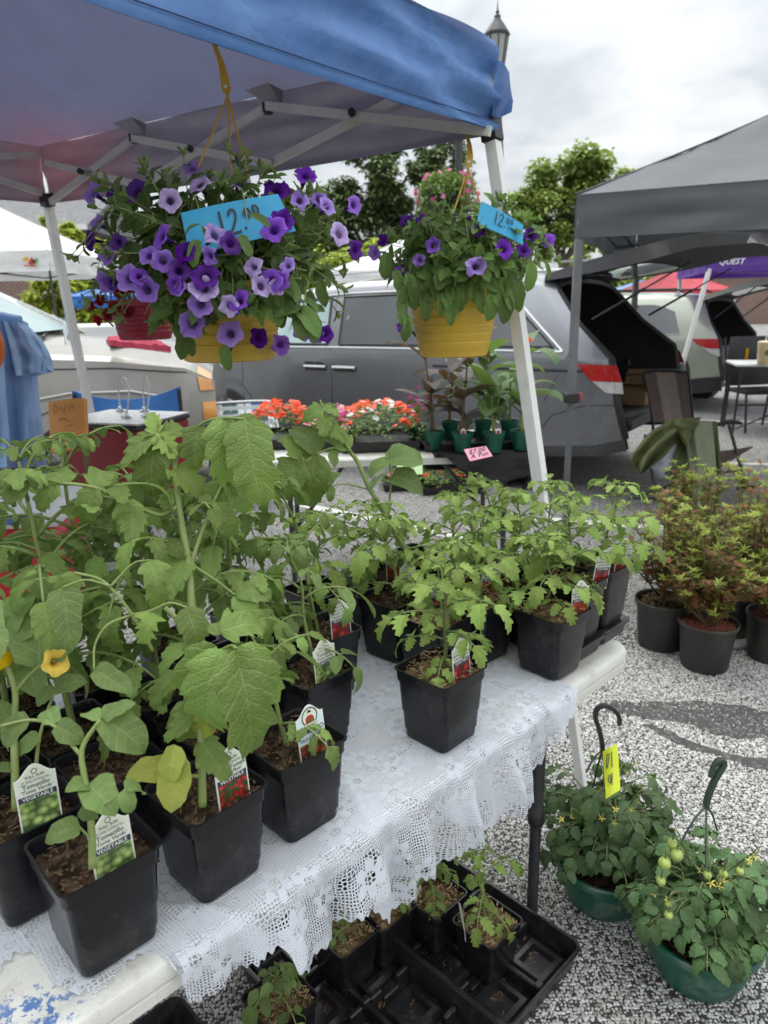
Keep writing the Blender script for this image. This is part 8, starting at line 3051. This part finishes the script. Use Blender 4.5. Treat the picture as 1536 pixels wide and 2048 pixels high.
# orange sign board
pm('sign_orange', (.62, .27, .06), (.55, .23, .05), 9, .6)
sc_ = [at(101, 905, 2.5), at(171, 897, 2.46), at(165, 795, 2.5), at(95, 803, 2.54)]
sg_ = price_card('sign_board', 'orange board with faint dark handwriting beside the red case', sc_, 'sign_orange', [[(.2, .85), (.22, .75), (.32, .78), (.25, .9), (.2, .85)], [(.4, .85), (.5, .75), (.55, .9)], [(.65, .75), (.7, .88), (.8, .78)], [(.3, .58), (.45, .62), (.6, .55)], [(.55, .45), (.75, .48)], [(.25, .35), (.5, .33)]], .0025, t=.02, ink='stem_brown')
sg_['category'] = 'sign'
mb = MB()
q1, q2 = (sc_[0] + sc_[3]) / 2 - sg_.location, (sc_[1] + sc_[2]) / 2 - sg_.location
for q in (lerp(q1, q2, .2), lerp(q1, q2, .8)):
 mb.bar(q + Vector((0, .04, 0)), Vector((q.x, q.y + .04, -sg_.location.z)), .02, .012)
mb.build('post', M_['stem_brown'], sg_)
# light blue shirt on a rail
pm('shirt_blue', (.34, .52, .78), (.29, .47, .73), 5, .8, bump=.4, bscale=24, transl=((.3, .5, .85), .15))
dS = 3.0
sh = thing('shirt', 'light blue short sleeved shirt hanging at the left edge', 'shirt', at(0, 640, dS))
drape('shirt_body', [(-120, 640), (-118, 700), (-116, 780), (-114, 860), (-112, 940)], [(44, 640), (60, 700), (66, 780), (74, 850), (82, 930)], 'shirt_blue', sh, lambda u, t: dS - .03 * u, 4, .035, 2, bulge=.07, th=.05)
drape('sleeve', [(4, 642), (14, 690), (24, 725), (32, 752)], [(44, 646), (68, 672), (88, 706), (94, 738)], 'shirt_blue', sh, lambda u, t: dS - .07, 2, .03, 4, bulge=.06, th=.06)
mb = MB()
mb.tube(spline([at(-60, 612, dS) - sh.location, at(-40, 628, dS) - sh.location, at(0, 634, dS) - sh.location, at(40, 642, dS) - sh.location], 12), .022, 8)
mb.build('shirt_yoke', M_['shirt_blue'], sh)
a = at(-400, 600, dS)
b = at(-30, 600, dS)
rack = thing('garment_rack', 'metal garment rack just outside the left edge holding the blue shirt', 'rack', (b.x, b.y, 0))
mb = MB()
za = b.z
mb.tube([(0, 0, .0), (0, 0, za)], .012, 8)
mb.tube([(a.x - b.x, 0, 0), (a.x - b.x, 0, za)], .012, 8)
mb.tube([(a.x - b.x, 0, za), (0, 0, za)], .012, 8)
mb.build('frame', M_['metal_grey'], rack)
mb = MB()
mb.sphere((0, 0, 0), .075, 18, 12, sc=(.8, .8, 1.35))
o = mb.build('orange_float', pm('orange_plastic', (.80, .20, .03), (.74, .17, .025), 5, .35), None, .6)
o.location = at(-26, 690, 2.72)
tag(o, 'smooth bright orange rounded object at the left edge in front of the shirt', 'ball')
# red and white cooler low behind the tomatoes at the left
p = at(5, 1050, 2.3)
cool = thing('cooler', 'red cooler with white and blue lid behind the tomatoes at the left edge', 'cooler', (p.x, p.y, 0), .1)
zt = p.z + .09
MB().box((-.22, -.14, zt - .40), (.22, .14, zt - .07), bev=.02).build('cooler_body', pm('cooler_red', (.45, .015, .02), (.4, .012, .018), 6, .4), cool)
MB().box((-.225, -.145, zt - .068), (.225, .145, zt), bev=.015).build('lid', M_['webbing_white'], cool)
MB().box((-.18, -.149, zt - .05), (.18, -.146, zt - .02)).build('lid_stripe', M_['webbing_blue'], cool)
mb = MB()
for x in (-.2, .2):
 for y in (-.12, .12):
  MB().tube([(x, y, zt - .40), (x, y, 0)], .012, 8).build('leg', M_['plastic_black'], cool)
# white skirted table behind the SUV
p = at(250, 690, 8.4)
wt = thing('skirted_table', 'table under a white cloth standing behind the pale SUV', 'table', (p.x, p.y, 0), 0)
mb = MB()
mb.box((-.9, -.35, 0.02), (.9, .35, 1.32), bev=.03)
mb.build('table_skirt', M_['canopy_white'], wt, .6)

# ------------------------------------------------------------------ lamp posts
pm('iron', (.035, .037, .037), (.045, .047, .046), 6, .5)
pm('lamp_glass', (.55, .56, .54), (.48, .49, .47), 3, .35, transl=((.75, .76, .73), .35))


def lamp(label, base, ztop, lean, s=1.0, cat='street lamp', group='old style street lamps'):
 root = thing('street_lamp', label, cat, base, 0, group)
 h = ztop
 sh_ = lambda z: Vector((lean * z, 0, 0))
 mb = MB()
 for (r, z0, z1) in ((.14, 0, .25), (.10, .25, .8), (.055, .8, h - .95 * s)):
  mb.tube([sh_(z0) + Vector((0, 0, z0)), sh_(z1) + Vector((0, 0, z1))], [r * s, r * s * .85], 12)
 mb.lathe([(.05 * s, 0), (.09 * s, .04 * s), (.06 * s, .08 * s), (.10 * s, .13 * s), (.12 * s, .16 * s)], 8, c=tuple(sh_(h - .95 * s) + Vector((0, 0, h - .95 * s))))
 mb.build('post', M_['iron'], root, .6)
 zb = h - .80 * s
 c = sh_(zb)
 mb = MB()
 mb.lathe([(.105 * s, zb), (.165 * s, zb + .42 * s)], 8, c=tuple(c))
 mb.build('lamp_glass', M_['lamp_glass'], root, .3)
 mb = MB()
 for k in range(8):
  a = 2 * PI * k / 8
  d = Vector((math.cos(a), math.sin(a), 0))
  mb.bar(c + d * .108 * s + Vector((0, 0, zb)), c + d * .168 * s + Vector((0, 0, zb + .42 * s)), .018 * s, .018 * s)
 mb.lathe([(.001, zb - .02), (.12 * s, zb - .015), (.12 * s, zb + .015)], 8, c=tuple(c))
 mb.lathe([(.17 * s, zb + .41 * s), (.19 * s, zb + .42 * s), (.19 * s, zb + .45 * s), (.12 * s, zb + .55 * s), (.06 * s, zb + .62 * s), (.045 * s, zb + .65 * s), (.05 * s, zb + .67 * s), (.02 * s, zb + .70 * s), (.03 * s, zb + .725 * s), (.012 * s, zb + .75 * s), (.004 * s, zb + .86 * s), (.001, zb + .90 * s)], 8, c=tuple(c))
 mb.build('lantern_cage', M_['iron'], root, .4)
 return root


lt = at(980, 15, 10.5)
lamp('black street lamp with glass lantern rising above the corner of the blue tent', (lt.x + .47, lt.y, 0), lt.z + .02, -.075, 1.0)
l2 = at(917, 330, 8.6)
lamp('black lamp post behind the tent carrying a hanging basket of pink flowers', (l2.x, l2.y, 0), 4.15, 0, .9)
bk = at(893, 395, 8.5)
root = thing('flower_basket', 'hanging basket of pink flowers on the lamp post behind the tent', 'hanging basket', (bk.x, bk.y, bk.z - .2))
mb = MB()
mb.lathe([(.001, 0), (.14, 0), (.2, .1), (.24, .22), (.22, .22), (.18, .1)], 20)
mb.tube([(.22, 0, .2), (.05, 0, .75)], .006, 5)
mb.tube([(-.22, 0, .2), (.0, 0, .75)], .006, 5)
mb.build('basket', M_['plastic_black'], root)
fo = MB()
rr = random.Random(6)
for _ in range(2400):
 a, el = rr.uniform(0, 6.28), math.asin(rr.uniform(-.75, 1))
 k = rr.uniform(.6, 1)
 q = Vector((math.cos(a) * math.cos(el) * .36 * k, math.sin(a) * math.cos(el) * .34 * k, .25 + math.sin(el) * (.24 if el > 0 else .40) * k))
 leaf_quad(fo, q, (rr.uniform(-1, 1), rr.uniform(-1, 1), rr.uniform(-.7, .5)), (0, 0, 1), rr.uniform(.04, .07), .03)
o = fo.build('foliage', M_['flat_leaf'], root, 0)
o['kind'] = 'stuff'
for _ in range(44):
 a, el = rr.uniform(0, 6.28), math.asin(rr.uniform(-.8, .9))
 q = Vector((math.cos(a) * math.cos(el) * .37, math.sin(a) * math.cos(el) * .36, .25 + math.sin(el) * (.25 if el > 0 else .42)))
 put('flower', FLM['pink' if rr.random() < .8 else 'magenta'], root, frame_matrix(q, (1, rr.uniform(-1, 1), 0), q - Vector((0, 0, .25)) + Vector((0, -.3, .1)), .06))
mb = MB()
mb.tube(spline([l2 - root.location + Vector((0, 0, .55)), Vector((.12, 0, .83)), Vector((.02, 0, .78))], 8), .014, 6)
mb.build('bracket', M_['iron'], root)

# ------------------------------------------------------------------ trees, houses and the far edge of the lot
pm('bark', (.11, .085, .065), (.16, .13, .10), 9, .9, bump=1.0, bscale=20)
leaf_mat('tree_dark', (.13, .18, .065), (.23, .28, .11), (.09, .12, .05), (.1, .14, .05), nv=3, transl=(.12, .2, .05), tamt=.25, veinamt=.1, rand=0)
leaf_mat('tree_mid', (.29, .37, .09), (.43, .51, .14), (.14, .19, .06), (.16, .22, .06), nv=3, transl=(.36, .48, .10), tamt=.35, veinamt=.1, rand=0)
leaf_mat('tree_gold', (.34, .42, .04), (.50, .56, .08), (.32, .36, .08), (.36, .4, .08), nv=3, transl=(.5, .6, .08), tamt=.3, veinamt=.1, rand=0)
for nm in ('tree_dark', 'tree_mid', 'tree_gold'):        # leaf to leaf variation inside one crown
 nt = M_[nm].node_tree
 oi = [n for n in nt.nodes if n.type == 'OBJECT_INFO'][0]
 gi = nt.nodes.new('ShaderNodeNewGeometry')
 for l in list(oi.outputs['Random'].links):
  nt.links.new(gi.outputs['Random Per Island'], l.to_socket)
 for n in nt.nodes:
  if n.type == 'HUE_SAT':
   mm = [l.from_node for l in n.inputs['Value'].links][0]
   mm.inputs[1].default_value, mm.inputs[2].default_value = .9, .55


def tree(name, label, base, trunk_h, clumps, n, leaf, mat, seed, trunk_r=.16, cat='tree', group=None):
 """clumps: (x, y, z, rx, ry, rz) relative to the base"""
 rr = random.Random(seed)
 root = thing(name, label, cat, (base.x, base.y, 0), 0, group)
 tr = MB()
 if trunk_h:
  top = Vector((0, 0, trunk_h))
  tr.tube(spline([(0, 0, 0), (.06, 0, trunk_h * .5), top], 8), [lerp(trunk_r, trunk_r * .6, i / 8) for i in range(9)], 8)
  for c in clumps:
   tr.tube(spline([top * rr.uniform(.75, 1), lerp(top, Vector(c[:3]), .5) + Vector((0, 0, .15)), Vector(c[:3])], 8), [lerp(trunk_r * .45, .02, i / 8) for i in range(9)], 6)
  tr.build('trunk', M_['bark'], root, 0)
 mb = MB()
 vol = [c[3] * c[4] * c[5] for c in clumps]
 tot = sum(vol)
 sub = []
 for c, v in zip(clumps, vol):
  k = max(4, int(70 * v / tot))
  for _ in range(k):
   d = Vector((rr.gauss(0, 1), rr.gauss(0, 1), rr.gauss(0, 1))).normalized() * rr.random() ** .4
   q = Vector((c[0] + d.x * c[3], c[1] + d.y * c[4], c[2] + d.z * c[5]))
   sub.append((q, min(c[3], c[5]) * rr.uniform(.22, .42)))
 per = n // len(sub)
 for q, r in sub:
  for _ in range(per):
   d = Vector((rr.gauss(0, 1), rr.gauss(0, 1), rr.gauss(0, .75)))
   d = d.normalized() * r * rr.random() ** .45
   a = rr.uniform(0, 6.28)
   leaf_quad(mb, q + d, (math.cos(a), math.sin(a), rr.uniform(-.9, .4)), (rr.uniform(-.5, .5), rr.uniform(-.5, .5), 1), leaf * rr.uniform(.6, 1.3), leaf * .55)
 o = mb.build('crown', M_[mat], root, 0)
 return root


b = at(1125, 520, 26)
tree('maple_tree', 'spreading mid green tree behind the white tent leg and grey canopy', Vector((b.x, b.y, 0)), 3.2,
 [(-1.2, 0, 4.6, 1.2, 1.2, 1.1), (.2, .2, 5.6, 1.5, 1.3, 1.3), (1.7, 0, 5.3, 1.3, 1.2, 1.0), (-.6, .3, 3.4, 1.3, 1.0, .8), (1.0, 0, 3.9, 1.5, 1.2, .8), (2.2, .2, 4.6, .8, .8, .7), (-1.7, 0, 3.6, .6, .8, .7)], 26000, .24, 'tree_mid', 4)
b = at(740, 480, 31)
tree('spruce_tree', 'large dark green tree behind the petunia baskets', Vector((b.x, b.y, 0)), 4.0,
 [(-1.6, 0, 5.4, 1.8, 1.5, 2.6), (.2, 0, 5.8, 1.9, 1.6, 2.8), (1.9, .2, 5.6, 1.5, 1.3, 2.2), (-2.6, 0, 4.0, 1.0, 1.2, 1.5), (.2, 0, 8.6, 1.3, 1.2, 1.6), (2.6, 0, 4.6, .9, 1, 1.2), (2.2, .3, 7.4, .9, .9, 1.1)], 30000, .30, 'tree_dark', 7, .25)
b = at(890, 470, 36)
tree('spruce_tree', 'thin drooping dark tree right of the large dark one', Vector((b.x, b.y, 0)), 4.0, [(0, 0, 5.5, 1.2, 1.2, 2.2), (.3, 0, 8.0, 1.0, 1, 2.0), (-.9, 0, 8.6, .9, .9, 1.4)], 6500, .26, 'tree_dark', 17, .2)
b = at(135, 600, 19)
tree('shrub_tree', 'bright yellow green bushy tree beside the left tent leg', Vector((b.x, b.y, 0)), .8, [(-.25, 0, 2.4, .75, .7, 1.0), (.35, 0, 1.9, .75, .7, .9), (0, .1, 3.4, .45, .5, .7), (.55, 0, 3.0, .4, .4, .6), (-.55, .2, 1.2, .6, .6, .7), (.2, 0, .9, .9, .7, .6)], 14000, .19, 'tree_gold', 9, .1)
b = at(690, 480, 24)
tree('shrub_tree', 'yellow green bush low between the two yellow baskets', Vector((b.x, b.y, 0)), .5, [(0, 0, 2.0, 1.6, .8, 1.3), (.9, .2, 3.0, .7, .6, .7), (1.8, .1, 2.2, .9, .7, 1.0)], 8000, .22, 'tree_gold', 19, .1)
for k, (px, py, dep, w, h, mt_, lab) in enumerate(((1180, 560, 44, 3.6, 5.0, 'tree_mid', 'green tree in the far row behind the grey tent leg'), (1265, 560, 48, 3.4, 4.6, 'tree_mid', 'green tree in the far row above the light blue canopy'), (1350, 560, 46, 3.4, 5.2, 'tree_mid', 'green tree in the far row above the red canopy'), (1440, 560, 50, 3.6, 5.0, 'tree_dark', 'darker tree in the far row behind the purple canopy'), (1540, 560, 48, 3.6, 5.5, 'tree_mid', 'green tree in the far row at the right edge'),
             (600, 560, 50, 4.0, 5.6, 'tree_mid', 'green tree in the far row behind the minivan'), (800, 560, 52, 4.5, 5.2, 'tree_dark', 'dark tree in the far row behind the small petunia basket'), (980, 560, 50, 4.0, 4.8, 'tree_mid', 'green tree in the far row behind the tent leg'), (430, 560, 46, 4.0, 5.6, 'tree_dark', 'dark tree in the far row behind the large petunia basket'), (260, 560, 44, 4.2, 6.5, 'tree_dark', 'dark tree in the far row right of the house'), (60, 500, 48, 4.5, 9.8, 'tree_dark', 'dark tree rising behind the roof of the brick house'), (-90, 500, 48, 4.5, 9.6, 'tree_mid', 'green tree behind the left end of the brick house'))):
 b = at(px, py, dep)
 rr = random.Random(k + 70)
 tree('far_tree', lab, Vector((b.x, b.y, 0)), h * .3, [(rr.uniform(-.4, .4) * w, 0, h * .45, w * .6, w * .5, h * .32), (rr.uniform(-.5, .5) * w, 0, h * .68, w * .45, w * .4, h * .24), (rr.uniform(-.6, .6) * w, .4, h * .3, w * .6, w * .5, h * .25)], 5200, .42, mt_, 100 + k, .2, group='trees along the far edge of the lot')


def brick_mat():
 mt = bpy.data.materials.new('brick')
 mt.use_nodes = True
 g = G(mt.node_tree)
 co = g.n('ShaderNodeTexCoord').outputs['Object']
 sp = g.n('ShaderNodeSeparateXYZ', i={0: co})
 cv = g.n('ShaderNodeCombineXYZ', i={0: g.math('ADD', sp.outputs[0], sp.outputs[1]), 1: sp.outputs[2]})
 br = g.n('ShaderNodeTexBrick', i={'Vector': cv, 'Color1': (.20, .075, .05, 1), 'Color2': (.12, .055, .045, 1), 'Mortar': (.3, .27, .24, 1), 'Scale': 1.0, 'Mortar Size': .012, 'Brick Width': .22, 'Row Height': .075})
 b = g.n('ShaderNodeBsdfPrincipled', i={'Base Color': br.outputs[0], 'Roughness': .85})
 g.n('ShaderNodeOutputMaterial', i={0: b.outputs[0]})
 M_['brick'] = mt


brick_mat()
pm('shingle', (.17, .17, .175), (.13, .13, .135), 5, .9, bump=.6, bscale=9)
pm('house_white', (.74, .74, .72), (.68, .68, .66), 4, .6)
h0 = at(175, 560, 28)
house = thing('brick_house', 'brick house with grey shingle roof and white windows at the far left', 'house', (h0.x, h0.y, 0), .04)
EZ = 4.55
MB().box((-9, 0, 0), (0, 7, EZ)).build('wall', M_['brick'], house)
mb = MB()
mb.add([(-9.4, -.5, EZ + .02), (.4, -.5, EZ + .02), (.4, 3.5, EZ + 1.55), (-9.4, 3.5, EZ + 1.55), (.4, 7.5, EZ + .02), (-9.4, 7.5, EZ + .02), (-9.4, -.5, EZ - .12), (.4, -.5, EZ - .12), (.4, 7.5, EZ - .12), (-9.4, 7.5, EZ - .12)],
 [(0, 1, 2, 3), (3, 2, 4, 5), (6, 7, 1, 0), (1, 7, 8, 4, 2), (9, 8, 7, 6), (0, 3, 5, 9, 6)])
roof = mb.build('roof', M_['shingle'], house, .3)
MB().tube([(-5.6, .9, EZ + .4), (-5.6, .9, EZ + .95)], .05, 8).build('vent_pipe', M_['metal_grey'], roof)
MB().box((-9.4, -.62, EZ - .14), (.4, -.50, EZ + .04)).build('gutter', M_['house_white'], house)
for x, z0, z1, w in ((-3.4, 3.35, 4.3, 1.0), (-6.6, 3.35, 4.3, 1.0), (-1.1, 3.35, 4.3, .9), (-4.6, .9, 2.2, 1.2), (-1.2, .9, 2.2, 1.2)):
 wf = MB()
 for x0_, x1_, a, c in ((x - w / 2 - .08, x - w / 2, z0 - .08, z1 + .08), (x + w / 2, x + w / 2 + .08, z0 - .08, z1 + .08), (x - w / 2, x + w / 2, z0 - .08, z0), (x - w / 2, x + w / 2, z1, z1 + .08), (x - .025, x + .025, z0, z1)):
  wf.box((x0_, -.05, a), (x1_, .04, c))
 win = wf.build('window', M_['house_white'], house, .5)
 MB().box((x - w / 2, -.012, z0), (x + w / 2, -.004, z1)).build('pane', M_['glass_pale'], win)
h1 = at(1416, 590, 42)
shop = thing('brick_building', 'low brick building far behind the purple canopy', 'building', (h1.x, h1.y, 0), -.05)
MB().box((0, 0, 0), (9, 6, 2.75)).build('wall', M_['brick'], shop)
MB().box((-.2, -.2, 2.755), (9.2, 6.2, 2.95)).build('roof', M_['house_white'], shop)
# utility pole
up = at(1393, 560, 34)
pole = thing('utility_pole', 'weathered grey utility pole in front of the far trees at the right', 'pole', (up.x, up.y, 0))
mb = MB()
mb.tube([(0, 0, 0), (.02, 0, 3.3)], [.13, .11], 10)
mb.build('post', pm('pole_wood', (.30, .28, .25), (.24, .22, .20), 6, .9), pole)
mb = MB()
for z in (2.6, 3.0):
 mb.tube(spline([(-9, 2, z - .2), (-4, 1, z - .45), (0, 0, z)], 10), .012, 4)
mb.build('wire', M_['plastic_black'], pole)
# far cars between the tents
for k, (px, py, dep, hd, paint, lab) in enumerate(((300, 660, 17, 100, 'paint_pearl', 'white car parked far behind the red basket'), (850, 590, 19, 170, 'paint_pearl', 'pale car parked far behind the minivan roof'), (1330, 640, 17, 150, 'paint_grey', 'grey car parked far behind the sage green SUV'))):
 q = at(px, py, dep)
 c = Car('parked_car', lab, Vector((q.x, q.y, 0)), math.radians(hd), paint, SUV, 'cars parked farther back')
 c.body(cap_rear=True)
 for sg in (1, -1):
  c.patch('window', (((.62, 1.03), (1.0, 1.0), (1.38, 1.0)), ((.74, 1.30), (1.0, 1.385), (1.36, 1.39))), 'glass_dark', sg=sg)
  c.patch('window', (((1.46, 1.0), (2.28, 1.0)), ((1.44, 1.39), (2.22, 1.40))), 'glass_dark', sg=sg)
  c.patch('window', (((2.36, 1.0), (3.0, 1.0)), ((2.30, 1.40), (2.62, 1.37))), 'glass_dark', sg=sg)
  for x in (.92, 3.55):
   c.wheel(x, .34, sg, .92)
